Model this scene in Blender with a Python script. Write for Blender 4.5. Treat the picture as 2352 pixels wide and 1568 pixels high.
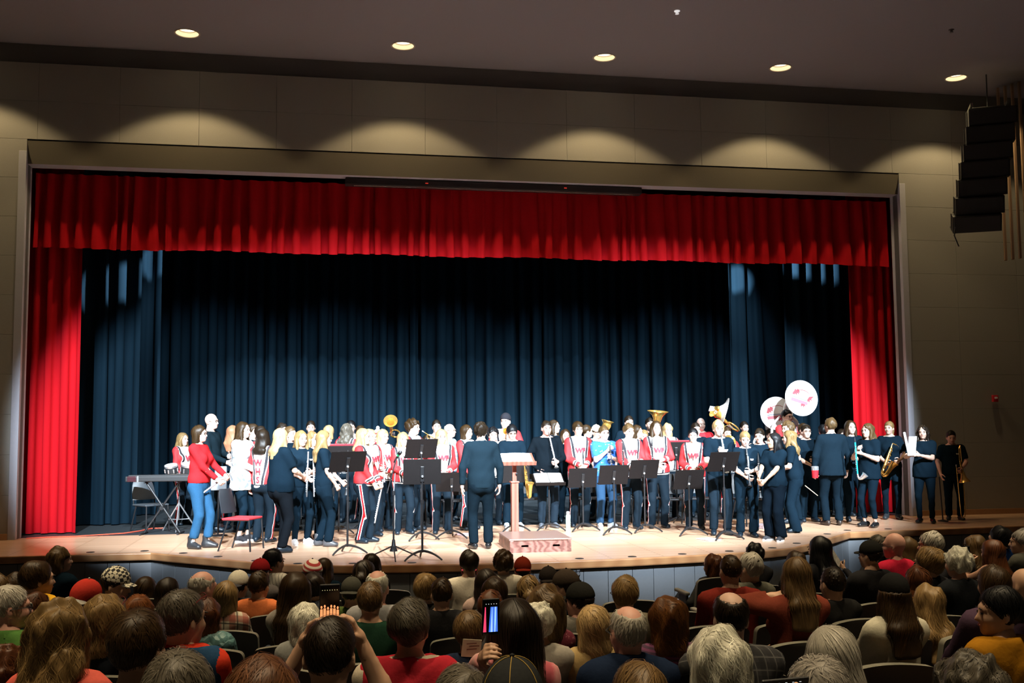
import bpy, bmesh, math, random
import numpy as np
from mathutils import Vector, Matrix
scene = bpy.context.scene
for o in list(bpy.data.objects): bpy.data.objects.remove(o)
COL = scene.collection
rng = random.Random(7)
f32 = np.float32

# ------------------------------------------------------------------ camera
FPX = 2367.35827; CAM = np.array([-3.0012454, -17.647443, 1.75]); YAW = 0.182287945; PITCH = 0.0805317559; ROLL = -0.00824922567
_fw = np.array([math.sin(YAW)*math.cos(PITCH), math.cos(YAW)*math.cos(PITCH), math.sin(PITCH)])
_r0 = np.array([math.cos(YAW), -math.sin(YAW), 0.0]); _u0 = np.cross(_r0, _fw)
_r = math.cos(ROLL)*_r0 + math.sin(ROLL)*_u0; _u = -math.sin(ROLL)*_r0 + math.cos(ROLL)*_u0
cam_d = bpy.data.cameras.new('camera'); cam_d.sensor_width = 36.0; cam_d.lens = 36.0*FPX/2352.0
cam_d.clip_start = 0.1; cam_d.clip_end = 200
cam_o = bpy.data.objects.new('camera', cam_d); COL.objects.link(cam_o)
cam_o.matrix_world = Matrix(((_r[0], _u[0], -_fw[0], CAM[0]), (_r[1], _u[1], -_fw[1], CAM[1]), (_r[2], _u[2], -_fw[2], CAM[2]), (0, 0, 0, 1)))
scene.camera = cam_o
def _ray(x, y): return _fw + _r*(x-1176)/FPX + _u*(784-y)/FPX
def atz(x, y, z=0.0):
    d = _ray(x, y); return CAM + d*((z-CAM[2])/d[2])
def aty(x, y, Y):
    d = _ray(x, y); return CAM + d*((Y-CAM[1])/d[1])
def atd(x, y, dep): return CAM + _ray(x, y)*dep
def depth_of(P): return float((np.asarray(P)-CAM) @ _fw)

# ------------------------------------------------------------------ world, exposure, lights
scene.view_settings.view_transform = 'Standard'; scene.view_settings.look = 'None'
scene.view_settings.gamma = 1.0; scene.view_settings.use_curve_mapping = False
scene.view_settings.exposure = 0.0
W = bpy.data.worlds.new('hall_air'); scene.world = W; W.use_nodes = True
W.node_tree.nodes['Background'].inputs[0].default_value = (0.68, 0.68, 0.72, 1)
W.node_tree.nodes['Background'].inputs[1].default_value = 0.003
COOL = (0.78, 0.90, 1.0); WARM = (1.0, 0.74, 0.38)
def spot(name, loc, target, power, half_deg, blend=0.15, color=COOL, size=0.08):
    l = bpy.data.lights.new(name, 'SPOT'); l.energy = power; l.color = color
    l.spot_size = math.radians(2*half_deg); l.spot_blend = blend; l.shadow_soft_size = size
    o = bpy.data.objects.new(name, l); COL.objects.link(o); o.location = loc
    d = Vector(target) - Vector(loc); o.rotation_euler = d.to_track_quat('-Z', 'Y').to_euler()
    return o
# front of house stage lights above the audience
for x, tx, ty, tz, hf, pw in ((-6.3, -4.7, 1.2, 1.2, 13.6, 24000), (-3.8, -2.8, 0.4, 1.1, 17.0, 18500), (-1.2, -0.8, 0.1, 1.1, 17.4, 18500), (1.2, 1.0, -0.6, 0.7, 17.4, 18500), (3.8, 2.9, 0.4, 1.1, 17.0, 18500), (6.3, 4.8, 1.0, 1.2, 13.2, 24000)):
    spot('stage_spotlight', (x, -12.2, 7.6), (tx, ty, tz), pw, hf, 0.6 if abs(x) < 5 else 0.4)
# overhead lights hung behind the valance, and unseen washes added to light the backdrop
for x in (-5.0, -2.5, 0.0, 2.5, 5.0):
    spot('overhead_stage_light', (x, 1.3, 6.3), (x, 2.9, 0.4), 420, 33, 0.6)
for x in (-5.4, -2.7, 0.0, 2.7, 5.4):
    spot('backdrop_wash', (x*0.9, 1.6, 6.6), (x*1.05, 6.9, 1.2), 1700, 27, 0.9)
# side beams that catch the upper edges of the dark side curtains
for (px, py, Y), o_, hf, pw in (((300, 645, 2.2), (2.4, -1.1, 0.7), 7.5, 2600), ((360, 600, 4.2), (2.6, -2.6, 1.0), 5.0, 4500), ((1828, 596, 2.2), (-3.2, -1.1, 0.6), 6.5, 6500), ((1690, 640, 4.2), (-2.2, -2.8, 0.9), 5.0, 6000)):
    q = aty(px, py, Y); spot('side_beam', (q[0]+o_[0], q[1]+o_[1], q[2]+o_[2]), q, pw, hf, 0.3)
# house downlights in the ceiling: the row at the wall, then rows over the seats
DLX = (-8.6, -5.18, -1.71, 1.77, 5.03, 8.5)
for x in DLX:
    o = spot('wall_downlight_beam', (x, -0.82, 8.15), (x, -0.82, 0), 400, 38, 0.25, WARM, 0.10)
    o.rotation_euler = (0, 0, 0); o.scale = (1.7, 1, 1)
for y in (-7.4, -10.4, -13.4, -16.2):
    for x in (-7.0, -4.0, -1.0, 2.0, 5.0, 8.0):
        spot('house_downlight_beam', (x, y, 8.0), (x, y, 0), 1000, 26, 0.6, (1.0, 0.78, 0.47), 0.12)
# ------------------------------------------------------------------ materials
MATS = {}
def nodes_of(name):
    m = bpy.data.materials.new(name); m.use_nodes = True
    nt = m.node_tree; b = nt.nodes['Principled BSDF']
    return m, nt, b
def sin_(b, key, val):
    if key in b.inputs: b.inputs[key].default_value = val
class NB:
    """tiny helper for math node graphs"""
    def __init__(s, nt): s.nt = nt
    def m(s, op, a, b=None, c=None):
        n = s.nt.nodes.new('ShaderNodeMath'); n.operation = op
        for i, v in enumerate((a, b, c)):
            if v is None: continue
            if isinstance(v, (int, float)): n.inputs[i].default_value = v
            else: s.nt.links.new(v, n.inputs[i])
        return n.outputs[0]
    def mix(s, f, a, b):
        n = s.nt.nodes.new('ShaderNodeMix'); n.data_type = 'RGBA'
        for sock, v in ((n.inputs[0], f), (n.inputs[6], a), (n.inputs[7], b)):
            if isinstance(v, (int, float)): sock.default_value = v
            elif isinstance(v, tuple): sock.default_value = v if len(v) == 4 else (*v, 1)
            else: s.nt.links.new(v, sock)
        return n.outputs[2]
    def attr(s, name, out='Fac'):
        n = s.nt.nodes.new('ShaderNodeAttribute'); n.attribute_name = name; return n.outputs[out]
    def tex(s, kind, scale, vec=None, **kw):
        n = s.nt.nodes.new('ShaderNodeTex'+kind); n.inputs['Scale'].default_value = scale
        for k, v in kw.items():
            if k in n.inputs: n.inputs[k].default_value = v
            else: setattr(n, k, v)
        if vec is not None: s.nt.links.new(vec, n.inputs['Vector'])
        return n
    def coord(s, which='Object'):
        n = s.nt.nodes.new('ShaderNodeTexCoord'); return n.outputs[which]
    def mapping(s, vec, scale=(1, 1, 1), rot=(0, 0, 0)):
        n = s.nt.nodes.new('ShaderNodeMapping'); n.inputs['Scale'].default_value = scale; n.inputs['Rotation'].default_value = rot
        s.nt.links.new(vec, n.inputs['Vector']); return n.outputs[0]
    def bump(s, b, h, strength, dist=0.01):
        n = s.nt.nodes.new('ShaderNodeBump'); n.inputs['Strength'].default_value = strength; n.inputs['Distance'].default_value = dist
        s.nt.links.new(h, n.inputs['Height']); s.nt.links.new(n.outputs[0], b.inputs['Normal'])
def mat(name, col, rough=0.8, metal=0.0, var=0.12, scale=30, bump=0.0, emit=0.0, sheen=0.0, coat=0.0):
    if name in MATS: return MATS[name]
    m, nt, b = nodes_of(name); n = NB(nt)
    t = n.tex('Noise', scale, n.coord())
    dk = tuple(c*(1-var) for c in col); lt = tuple(min(1, c*(1+var)) for c in col)
    nt.links.new(n.mix(t.outputs[0], dk, lt), b.inputs['Base Color'])
    b.inputs['Roughness'].default_value = rough; b.inputs['Metallic'].default_value = metal
    if sheen: sin_(b, 'Sheen Weight', sheen)
    if coat: sin_(b, 'Coat Weight', coat)
    if emit:
        b.inputs['Emission Color'].default_value = (*col, 1); b.inputs['Emission Strength'].default_value = emit
    if bump: n.bump(b, t.outputs[0], bump)
    MATS[name] = m; return m
def srgb(r, g, b):
    def c(v):
        v /= 255.0
        return v/12.92 if v <= 0.04045 else ((v+0.055)/1.055)**2.4
    return (c(r), c(g), c(b))
def cloth(col, rough=0.9):
    col = tuple(round(c, 4) for c in col)
    m = mat('cloth_%02x%02x%02x_%d' % (*(int(255*min(1, c)**0.4545) for c in col), int(rough*10)), col, rough, 0, 0.14, 60, 0.15, 0, 0.0)
    sin_(m.node_tree.nodes['Principled BSDF'], 'Specular IOR Level', 0.0 if rough > 0.6 else 0.4); return m
def skin(tone):
    cols = {'light': (0.62, 0.40, 0.31), 'pale': (0.70, 0.48, 0.39), 'tan': (0.50, 0.30, 0.20), 'pink': (0.62, 0.33, 0.26), 'brown': (0.26, 0.13, 0.08)}
    return mat('skin_'+tone, cols[tone], 0.55, 0, 0.06, 25)
def hairmat(col):
    key = 'hair_%02x%02x%02x' % tuple(int(255*min(1, c)**0.4545) for c in col)
    if key in MATS: return MATS[key]
    m, nt, b = nodes_of(key); n = NB(nt)
    a = n.attr('tint'); v = n.mapping(n.coord(), (1, 1, 0.15)); t = n.tex('Noise', 120, v)
    f = n.m('MULTIPLY_ADD', t.outputs[0], 0.4, n.m('MULTIPLY', a, 0.75))
    dk = tuple(c*0.34 for c in col); lt = tuple(min(1, c*1.9) for c in col)
    nt.links.new(n.mix(f, dk, lt), b.inputs['Base Color'])
    b.inputs['Roughness'].default_value = 0.45; sin_(b, 'Specular IOR Level', 0.22)
    MATS[key] = m; return m

# ------------------------------------------------------------------ mesh + object helpers
def mesh_np(name, V, F, mats=(), midx=None, smooth=True, attrs=None):
    """V (n,3), F list of arrays all quads (m,4) or tris (m,3)"""
    me = bpy.data.meshes.new(name); V = np.ascontiguousarray(V, f32)
    Fs = F if isinstance(F, list) else [F]
    Fs = [np.asarray(x, np.int32) for x in Fs if len(x)]
    n = sum(len(x) for x in Fs); nl = sum(x.size for x in Fs)
    me.vertices.add(len(V)); me.vertices.foreach_set('co', V.ravel())
    me.loops.add(nl); me.polygons.add(n)
    me.loops.foreach_set('vertex_index', np.concatenate([x.ravel() for x in Fs]))
    tot = np.concatenate([np.full(len(x), x.shape[1], np.int32) for x in Fs])
    st = np.concatenate(([0], np.cumsum(tot)[:-1])).astype(np.int32)
    me.polygons.foreach_set('loop_start', st); me.polygons.foreach_set('loop_total', tot)
    me.polygons.foreach_set('use_smooth', np.full(n, bool(smooth)))
    for m in mats: me.materials.append(m)
    if midx is not None: me.polygons.foreach_set('material_index', np.asarray(midx, np.int32))
    if attrs:
        for k, a in attrs.items():
            a = np.ascontiguousarray(a, f32)
            if a.ndim == 1: me.attributes.new(k, 'FLOAT', 'POINT').data.foreach_set('value', a)
            else: me.attributes.new(k, 'FLOAT_VECTOR', 'POINT').data.foreach_set('vector', a.ravel())
    me.update(calc_edges=True); return me
def link(name, data, parent=None):
    o = bpy.data.objects.new(name, data); COL.objects.link(o)
    if parent is not None: o.parent = parent
    return o
def tag(o, label=None, cat=None, group=None, kind=None):
    if label: o['label'] = label
    if cat: o['category'] = cat
    if group: o['group'] = group
    if kind: o['kind'] = kind
    return o
def thing(name, label, cat, loc=(0, 0, 0), rotz=0.0, group=None):
    o = link(name, None); o.empty_display_size = 0.1; o.location = tuple(float(v) for v in loc); o.rotation_euler = (0, 0, rotz)
    return tag(o, label, cat, group)
def copy_tree(o, parent=None):
    c = o.copy(); COL.objects.link(c); c.parent = parent
    for ch in list(o.children): copy_tree(ch, c)
    return c
class MB:
    """collects simple shapes; build() makes one mesh object"""
    def __init__(s): s.v = []; s.f = []; s.mi = []; s.n = 0
    def add(s, V, F, mi=0):
        s.v.extend([tuple(map(float, p)) for p in V]); s.f.extend([tuple(int(i)+s.n for i in f) for f in F]); s.mi.extend([mi]*len(F)); s.n = len(s.v); return s
    def box(s, c, size, R=None, mi=0, bev=0.0):
        x, y, z = (q/2 for q in size)
        if bev > 0:
            b = min(bev, x*0.9, y*0.9, z*0.9); bm = bmesh.new(); bmesh.ops.create_cube(bm, size=1.0)
            for v in bm.verts: v.co = Vector((v.co.x*2*x, v.co.y*2*y, v.co.z*2*z))
            bmesh.ops.bevel(bm, geom=list(bm.edges), offset=b, segments=2, profile=0.5, affect='EDGES')
            bm.verts.ensure_lookup_table(); P = [v.co.copy() for v in bm.verts]; F = [[v.index for v in f.verts] for f in bm.faces]; bm.free()
        else:
            P = [Vector((i*x, j*y, k*z)) for i in (-1, 1) for j in (-1, 1) for k in (-1, 1)]
            F = [(0, 1, 3, 2), (4, 6, 7, 5), (0, 4, 5, 1), (2, 3, 7, 6), (0, 2, 6, 4), (1, 5, 7, 3)]
        if R is not None: P = [R @ p for p in P]
        C = Vector(c); return s.add([p+C for p in P], F, mi)
    def tube(s, pts, rad, n=8, mi=0, caps=True, flat=1.0):
        P = [Vector(p) for p in pts]; rad = rad if hasattr(rad, '__len__') else [rad]*len(P)
        V = []; up = None
        for i, p in enumerate(P):
            d = (P[min(i+1, len(P)-1)]-P[max(i-1, 0)])
            d = d.normalized() if d.length > 1e-9 else Vector((0, 0, 1))
            if up is None: up = d.orthogonal().normalized()
            a = (up - d*up.dot(d)); a = a.normalized() if a.length > 1e-6 else d.orthogonal().normalized(); up = a; b = d.cross(a)
            for k in range(n):
                t = 2*math.pi*k/n; V.append(p + a*(math.cos(t)*rad[i]) + b*(math.sin(t)*rad[i]*flat))
        F = []
        for i in range(len(P)-1):
            for k in range(n):
                F.append((i*n+k, i*n+(k+1) % n, (i+1)*n+(k+1) % n, (i+1)*n+k))
        if caps: F.append(tuple(range(n-1, -1, -1))); F.append(tuple((len(P)-1)*n+k for k in range(n)))
        return s.add(V, F, mi)
    def lathe(s, prof, n=24, c=(0, 0, 0), R=None, mi=0):
        C = Vector(c); V = []
        for r, z in prof:
            for k in range(n):
                t = 2*math.pi*k/n; p = Vector((r*math.cos(t), r*math.sin(t), z)); V.append((R @ p if R is not None else p)+C)
        F = [(i*n+k, i*n+(k+1) % n, (i+1)*n+(k+1) % n, (i+1)*n+k) for i in range(len(prof)-1) for k in range(n)]
        return s.add(V, F, mi)
    def ball(s, c, r, n=8, R=None, mi=0):
        r = r if hasattr(r, '__len__') else (r, r, r); V = []; F = []
        for i in range(n//2+1):
            a = math.pi*i/(n//2)
            for k in range(n):
                t = 2*math.pi*k/n; p = Vector((r[0]*math.sin(a)*math.cos(t), r[1]*math.sin(a)*math.sin(t), r[2]*math.cos(a)))
                V.append((R @ p if R is not None else p)+Vector(c))
        F = [(i*n+k, (i+1)*n+k, (i+1)*n+(k+1) % n, i*n+(k+1) % n) for i in range(n//2) for k in range(n)]
        return s.add(V, F, mi)
    def prism(s, poly, y0, y1, R=None, c=(0, 0, 0), mi=0):
        """polygon in xz extruded along y"""
        n = len(poly); C = Vector(c)
        V = [Vector((x, y0, z)) for x, z in poly]+[Vector((x, y1, z)) for x, z in poly]
        if R is not None: V = [R @ v for v in V]
        F = [tuple(range(n)), tuple(range(2*n-1, n-1, -1))]+[(i, n+i, n+(i+1) % n, (i+1) % n) for i in range(n)]
        return s.add([v+C for v in V], F, mi)
    def mesh(s, name, mats, smooth=False):
        me = bpy.data.meshes.new(name); me.from_pydata(s.v, [], s.f)
        for m in (mats if isinstance(mats, (list, tuple)) else [mats]): me.materials.append(m)
        me.polygons.foreach_set('material_index', s.mi); me.polygons.foreach_set('use_smooth', [smooth]*len(s.f)); me.update()
        if smooth:
            try: me.set_sharp_from_angle(angle=math.radians(40))
            except Exception: pass
        return me
    def build(s, name, mats, parent=None, smooth=False): return link(name, s.mesh(name, mats, smooth), parent)
def rotz(a): return Matrix.Rotation(a, 3, 'Z')
def rotx(a): return Matrix.Rotation(a, 3, 'X')
def roty(a): return Matrix.Rotation(a, 3, 'Y')
def axis_rot(d, up=(0, 0, 1)):
    """matrix whose z column is d"""
    z = Vector(d).normalized(); x = Vector(up).cross(z)
    if x.length < 1e-4: x = Vector((1, 0, 0))
    x.normalize(); y = z.cross(x)
    return Matrix((x, y, z)).transposed()

# ------------------------------------------------------------------ signed distance bodies
class Grid:
    def __init__(s, lo, hi, h):
        s.lo = np.asarray(lo, float); s.h = float(h); s.n = np.maximum(4, np.ceil((np.asarray(hi)-s.lo)/h).astype(int)+1)
        s.ax = [(s.lo[i]+h*np.arange(s.n[i])).astype(f32) for i in range(3)]
        s.D = np.full(tuple(s.n), 0.25, f32)
    def _sub(s, lo, hi):
        sl = []
        for i in range(3):
            a = int(max(0, math.floor((lo[i]-s.lo[i])/s.h))); b = int(min(s.n[i], math.ceil((hi[i]-s.lo[i])/s.h)+1))
            if b <= a: return None
            sl.append(slice(a, b))
        X = s.ax[0][sl[0]][:, None, None]; Y = s.ax[1][sl[1]][None, :, None]; Z = s.ax[2][sl[2]][None, None, :]
        return tuple(sl), X, Y, Z
    def _put(s, sl, d, k, mode):
        A = s.D[sl]; d = d.astype(f32)
        if mode == 'sub': s.D[sl] = np.maximum(A, -d); return
        if k > 0:
            hh = np.maximum(k-np.abs(A-d), 0)/k; s.D[sl] = np.minimum(A, d)-hh*hh*k*0.25
        else: s.D[sl] = np.minimum(A, d)
    def cap(s, a, b, ra, rb, k=0.02, mode='add', cut=None):
        a = np.asarray(a, float); b = np.asarray(b, float); m = max(ra, rb)+k+2.5*s.h
        q = s._sub(np.minimum(a, b)-m, np.maximum(a, b)+m)
        if q is None: return
        sl, X, Y, Z = q; d = b-a; L2 = float(d@d)+1e-12
        px, py, pz = X-f32(a[0]), Y-f32(a[1]), Z-f32(a[2])
        t = np.clip((px*d[0]+py*d[1]+pz*d[2])/L2, 0, 1)
        dist = np.sqrt((px-t*d[0])**2+(py-t*d[1])**2+(pz-t*d[2])**2)-(ra+t*(rb-ra))
        if cut is not None:
            c = np.asarray(cut[0], float); nn = np.asarray(cut[1], float)
            dist = np.maximum(dist, (X-c[0])*nn[0]+(Y-c[1])*nn[1]+(Z-c[2])*nn[2])
        s._put(sl, dist, k, mode)
    def ecap(s, a, b, ra, rb, side=(1, 0, 0), k=0.03, mode='add'):
        a = np.asarray(a, float); b = np.asarray(b, float); m = max(*ra, *rb)+k+2.5*s.h
        q = s._sub(np.minimum(a, b)-m, np.maximum(a, b)+m)
        if q is None: return
        sl, X, Y, Z = q; d = b-a; L = math.sqrt(float(d@d))+1e-9; w = d/L
        u = np.asarray(side, float); u = u-w*(u@w); u /= np.linalg.norm(u); v = np.cross(w, u)
        px, py, pz = X-f32(a[0]), Y-f32(a[1]), Z-f32(a[2])
        tt = px*w[0]+py*w[1]+pz*w[2]; tc = np.clip(tt, 0, L); ex = tt-tc; t = tc/L
        ru = ra[0]+t*(rb[0]-ra[0]); rv = ra[1]+t*(rb[1]-ra[1]); rm = np.minimum(ru, rv)
        pu = px*u[0]+py*u[1]+pz*u[2]; pv = px*v[0]+py*v[1]+pz*v[2]
        dist = (np.sqrt((pu/ru)**2+(pv/rv)**2+(ex/rm)**2)-1)*rm
        s._put(sl, dist, k, mode)
    def ell(s, c, r, R=None, k=0.02, mode='add'):
        c = np.asarray(c, float); m = max(r)+k+2.5*s.h; q = s._sub(c-m, c+m)
        if q is None: return
        sl, X, Y, Z = q; px, py, pz = X-f32(c[0]), Y-f32(c[1]), Z-f32(c[2])
        if R is not None:
            R = np.asarray(R); px, py, pz = (px*R[0, 0]+py*R[1, 0]+pz*R[2, 0], px*R[0, 1]+py*R[1, 1]+pz*R[2, 1], px*R[0, 2]+py*R[1, 2]+pz*R[2, 2])
        s._put(sl, (np.sqrt((px/r[0])**2+(py/r[1])**2+(pz/r[2])**2)-1)*min(r), k, mode)
    def full(s): return s.ax[0][:, None, None], s.ax[1][None, :, None], s.ax[2][None, None, :]
    def plane(s, p, n):
        X, Y, Z = s.full(); s.D = np.maximum(s.D, ((X-p[0])*n[0]+(Y-p[1])*n[1]+(Z-p[2])*n[2]).astype(f32))
    def plane_if(s, p, n, keep, r):
        # cut by a plane except near the given points (forearms hanging below the hem)
        X, Y, Z = s.full(); d = ((X-p[0])*n[0]+(Y-p[1])*n[1]+(Z-p[2])*n[2]).astype(f32)
        for q in keep: d = np.where((X-q[0])**2+(Y-q[1])**2+(Z-q[2])**2 < f32(r*r), np.minimum(d, -0.02), d).astype(f32)
        s.D = np.maximum(s.D, d)
    def wrinkle(s, amp, fr, seed=0):
        X, Y, Z = s.full(); a = f32(seed*1.7)
        s.D += f32(amp)*(np.sin(fr*(0.9*X+0.35*Z)+a)*np.sin(fr*(0.8*Y-0.3*Z)+1.3*a)+0.6*np.sin(fr*1.9*(0.45*Z+0.7*X-0.4*Y)+2.1*a)).astype(f32)
    def sample(s, P):
        g = (P-s.lo)/s.h; g = np.clip(g, 0, s.n-1.001); i = g.astype(int); f = g-i; o = 0
        for dx in (0, 1):
            for dy in (0, 1):
                for dz in (0, 1):
                    w = (f[:, 0] if dx else 1-f[:, 0])*(f[:, 1] if dy else 1-f[:, 1])*(f[:, 2] if dz else 1-f[:, 2])
                    o = o+w*s.D[i[:, 0]+dx, i[:, 1]+dy, i[:, 2]+dz]
        return o
    def normal(s, P):
        e = s.h; G = np.stack([s.sample(P+np.eye(3)[i]*e)-s.sample(P-np.eye(3)[i]*e) for i in range(3)], -1)
        return G/(np.linalg.norm(G, axis=1, keepdims=True)+1e-9)
    def nets(s):
        D = s.D; S = D < 0
        c = S[:-1, :-1, :-1].astype(np.int8)
        tot = np.zeros(c.shape, np.int8); nx, ny, nz = c.shape
        offs = [(i, j, k) for i in (0, 1) for j in (0, 1) for k in (0, 1)]
        for i, j, k in offs: tot += S[i:nx+i, j:ny+j, k:nz+k]
        act = (tot > 0) & (tot < 8); I = np.argwhere(act)
        if len(I) == 0: return np.zeros((0, 3), f32), np.zeros((0, 4), np.int32)
        idx = np.full(act.shape, -1, np.int32); idx[act] = np.arange(len(I))
        val = {o: D[I[:, 0]+o[0], I[:, 1]+o[1], I[:, 2]+o[2]] for o in offs}
        acc = np.zeros((len(I), 3)); cnt = np.zeros(len(I))
        for o in offs:
            for a in range(3):
                if o[a]: continue
                p = list(o); p[a] = 1; p = tuple(p); v0, v1 = val[o], val[p]; m = (v0 < 0) != (v1 < 0)
                t = np.where(m, v0/(v0-v1+1e-12), 0); pt = np.tile(np.array(o, float), (len(I), 1)); pt[:, a] = t
                acc[m] += pt[m]; cnt[m] += 1
        V = (I+acc/cnt[:, None])*s.h+s.lo; Q = []
        for a in range(3):
            b, c2 = (a+1) % 3, (a+2) % 3
            s0 = [slice(None)]*3; s1 = [slice(None)]*3; s0[a] = slice(0, -1); s1[a] = slice(1, None)
            A, B = S[tuple(s0)], S[tuple(s1)]; E = np.argwhere(A != B); sg = A[tuple(E.T)]
            ok = (E[:, b] > 0) & (E[:, c2] > 0) & (E[:, b] < D.shape[b]-1) & (E[:, c2] < D.shape[c2]-1); E = E[ok]; sg = sg[ok]
            def cell(db, dc):
                q = E.copy(); q[:, b] += db; q[:, c2] += dc; return idx[q[:, 0], q[:, 1], q[:, 2]]
            q = np.stack([cell(-1, -1), cell(0, -1), cell(0, 0), cell(-1, 0)], -1)
            q[~sg] = q[~sg][:, ::-1]; Q.append(q)
        return V.astype(f32), np.concatenate(Q).astype(np.int32)
class Parts:
    """several vertex/face chunks joined into one mesh with material slots"""
    def __init__(s): s.V = []; s.F = []; s.M = []; s.T = []; s.n = 0
    def add(s, V, F, mi=0, tint=0.5):
        if len(V) == 0: return
        s.V.append(np.asarray(V, f32)); s.F.append(np.asarray(F, np.int32)+s.n); s.M.append(np.full(len(F), mi)); s.n += len(V)
        s.T.append(np.full(len(V), tint, f32) if np.isscalar(tint) else np.asarray(tint, f32))
    def build(s, name, mats, parent, tint=False):
        V = np.concatenate(s.V); quads = [f for f in s.F]
        me = mesh_np(name, V, quads, mats, np.concatenate(s.M), True, {'tint': np.concatenate(s.T)} if tint else None)
        return link(name, me, parent)
# ------------------------------------------------------------------ setting materials
def wood_floor_mat():
    m, nt, b = nodes_of('stage_maple_strips'); n = NB(nt); g = n.coord()
    br = n.tex('Brick', 1.0, n.mapping(g, (0.55, 9.0, 1)))
    br.inputs['Scale'].default_value = 1.0; br.inputs['Brick Width'].default_value = 0.8; br.inputs['Row Height'].default_value = 0.5; br.inputs['Mortar Size'].default_value = 0.008
    br.inputs['Color1'].default_value = (0.60, 0.355, 0.215, 1); br.inputs['Color2'].default_value = (0.74, 0.485, 0.325, 1); br.inputs['Mortar'].default_value = (0.36, 0.19, 0.10, 1)
    t = n.tex('Noise', 3.0, n.mapping(g, (0.35, 14, 1)), Detail=6)
    nt.links.new(n.mix(n.m('MULTIPLY', t.outputs[0], 0.55), br.outputs[0], (0.69, 0.44, 0.29)), b.inputs['Base Color'])
    b.inputs['Roughness'].default_value = 0.34; sin_(b, 'Specular IOR Level', 0.4); sin_(b, 'Coat Weight', 0.25); sin_(b, 'Coat Roughness', 0.12)
    return m
def wood_mat(name, c0, c1, scale=(1, 1, 8), dist=6.0, wscale=3.0, rough=0.4):
    m, nt, b = nodes_of(name); n = NB(nt)
    v = n.mapping(n.coord(), scale); w = n.tex('Wave', wscale, v, Distortion=dist, Detail=3.0); w.inputs['Detail Scale'].default_value = 1.2
    t = n.tex('Noise', 40, v); f = n.m('MULTIPLY_ADD', t.outputs[0], 0.3, n.m('MULTIPLY', w.outputs['Fac'], 0.7))
    nt.links.new(n.mix(f, c0, c1), b.inputs['Base Color']); b.inputs['Roughness'].default_value = rough
    MATS[name] = m; return m
def velvet(name, c, var=0.25):
    m, nt, b = nodes_of(name); n = NB(nt)
    t = n.tex('Noise', 5, n.mapping(n.coord(), (1, 1, 0.08)), Detail=3); t2 = n.tex('Noise', 220, n.coord())
    dk = tuple(q*(1-var) for q in c); lt = tuple(q*(1+var) for q in c)
    nt.links.new(n.mix(t.outputs[0], dk, lt), b.inputs['Base Color']); b.inputs['Roughness'].default_value = 0.85
    sin_(b, 'Specular IOR Level', 0.06); sin_(b, 'Sheen Weight', 0.04); sin_(b, 'Sheen Roughness', 0.4); sin_(b, 'Sheen Tint', (*c, 1)); n.bump(b, t2.outputs[0], 0.12)
    return m
M_WOOD = wood_floor_mat()
M_NOSE = wood_mat('oak_nosing', (0.42, 0.19, 0.08), (0.57, 0.29, 0.13), (0.6, 0.6, 6), 2.0, 2.0, 0.35)
M_OAK = wood_mat('oak_podium', (0.12, 0.045, 0.035), (0.36, 0.17, 0.135), (1.2, 1.2, 3.2), 9.0, 2.6, 0.38)
M_RED = velvet('red_velvet', (0.46, 0.007, 0.013))
M_DARK = velvet('dark_teal_velvet', (0.0034, 0.0118, 0.0205), 0.35)
M_WALL = mat('beige_wall_panel', (0.285, 0.275, 0.25), 0.9, 0, 0.05, 90, 0.12)
M_WALLB = mat('grey_wall', (0.17, 0.165, 0.16), 0.9, 0, 0.06, 40)
M_JAMB = mat('jamb_paint_spill_tint', (0.40, 0.40, 0.46), 0.85, 0, 0.05, 50)  # grey-blue tone holds the cool stage spill, put into the colour
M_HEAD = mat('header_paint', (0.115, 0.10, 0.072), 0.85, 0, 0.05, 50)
M_CEIL = mat('ceiling_plaster', (0.25, 0.235, 0.26), 0.95, 0, 0.04, 60, 0.05)
M_SFRONT = mat('stage_front_panel', (0.19, 0.205, 0.225), 0.7, 0, 0.06, 40)
M_BFLOOR = mat('black_stage_floor', (0.022, 0.028, 0.032), 0.55, 0, 0.3, 12)
M_AFLOOR = mat('dark_carpet', (0.05, 0.045, 0.045), 0.95, 0, 0.3, 200, 0.3)
M_BLACK = mat('black_metal', (0.018, 0.018, 0.02), 0.42, 0.3, 0.1, 50)
M_BLACKP = mat('black_plastic', (0.02, 0.021, 0.023), 0.5, 0, 0.15, 60)
M_CHROME = mat('chrome', (0.75, 0.75, 0.78), 0.18, 0.8, 0.05, 20)
M_SILVER = mat('silver_plate', (0.80, 0.80, 0.82), 0.25, 0.8, 0.05, 20)
M_BRASS = mat('brass_lacquer', (0.82, 0.50, 0.13), 0.2, 0.8, 0.1, 15)
M_WHITEG = mat('white_fibreglass', (0.86, 0.87, 0.88), 0.3, 0, 0.03, 20, coat=0.4)
M_PAPER = mat('white_paper', (0.82, 0.82, 0.80), 0.9, 0, 0.03, 20)
M_REDP = mat('red_paint', (0.62, 0.02, 0.03), 0.35, 0, 0.1, 20, coat=0.3)
M_TXTRED = mat('red_print', (0.60, 0.03, 0.05), 0.7)
M_STAND = mat('stand_desk_paint', (0.0098, 0.0078, 0.0078), 0.55, 0, 0.2, 30); sin_(M_STAND.node_tree.nodes['Principled BSDF'], 'Specular IOR Level', 0.12)

OW, H1, H2, HC = 7.7615, 6.063, 6.436, 8.079     # proscenium half width, soffit, header top, ceiling
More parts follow.
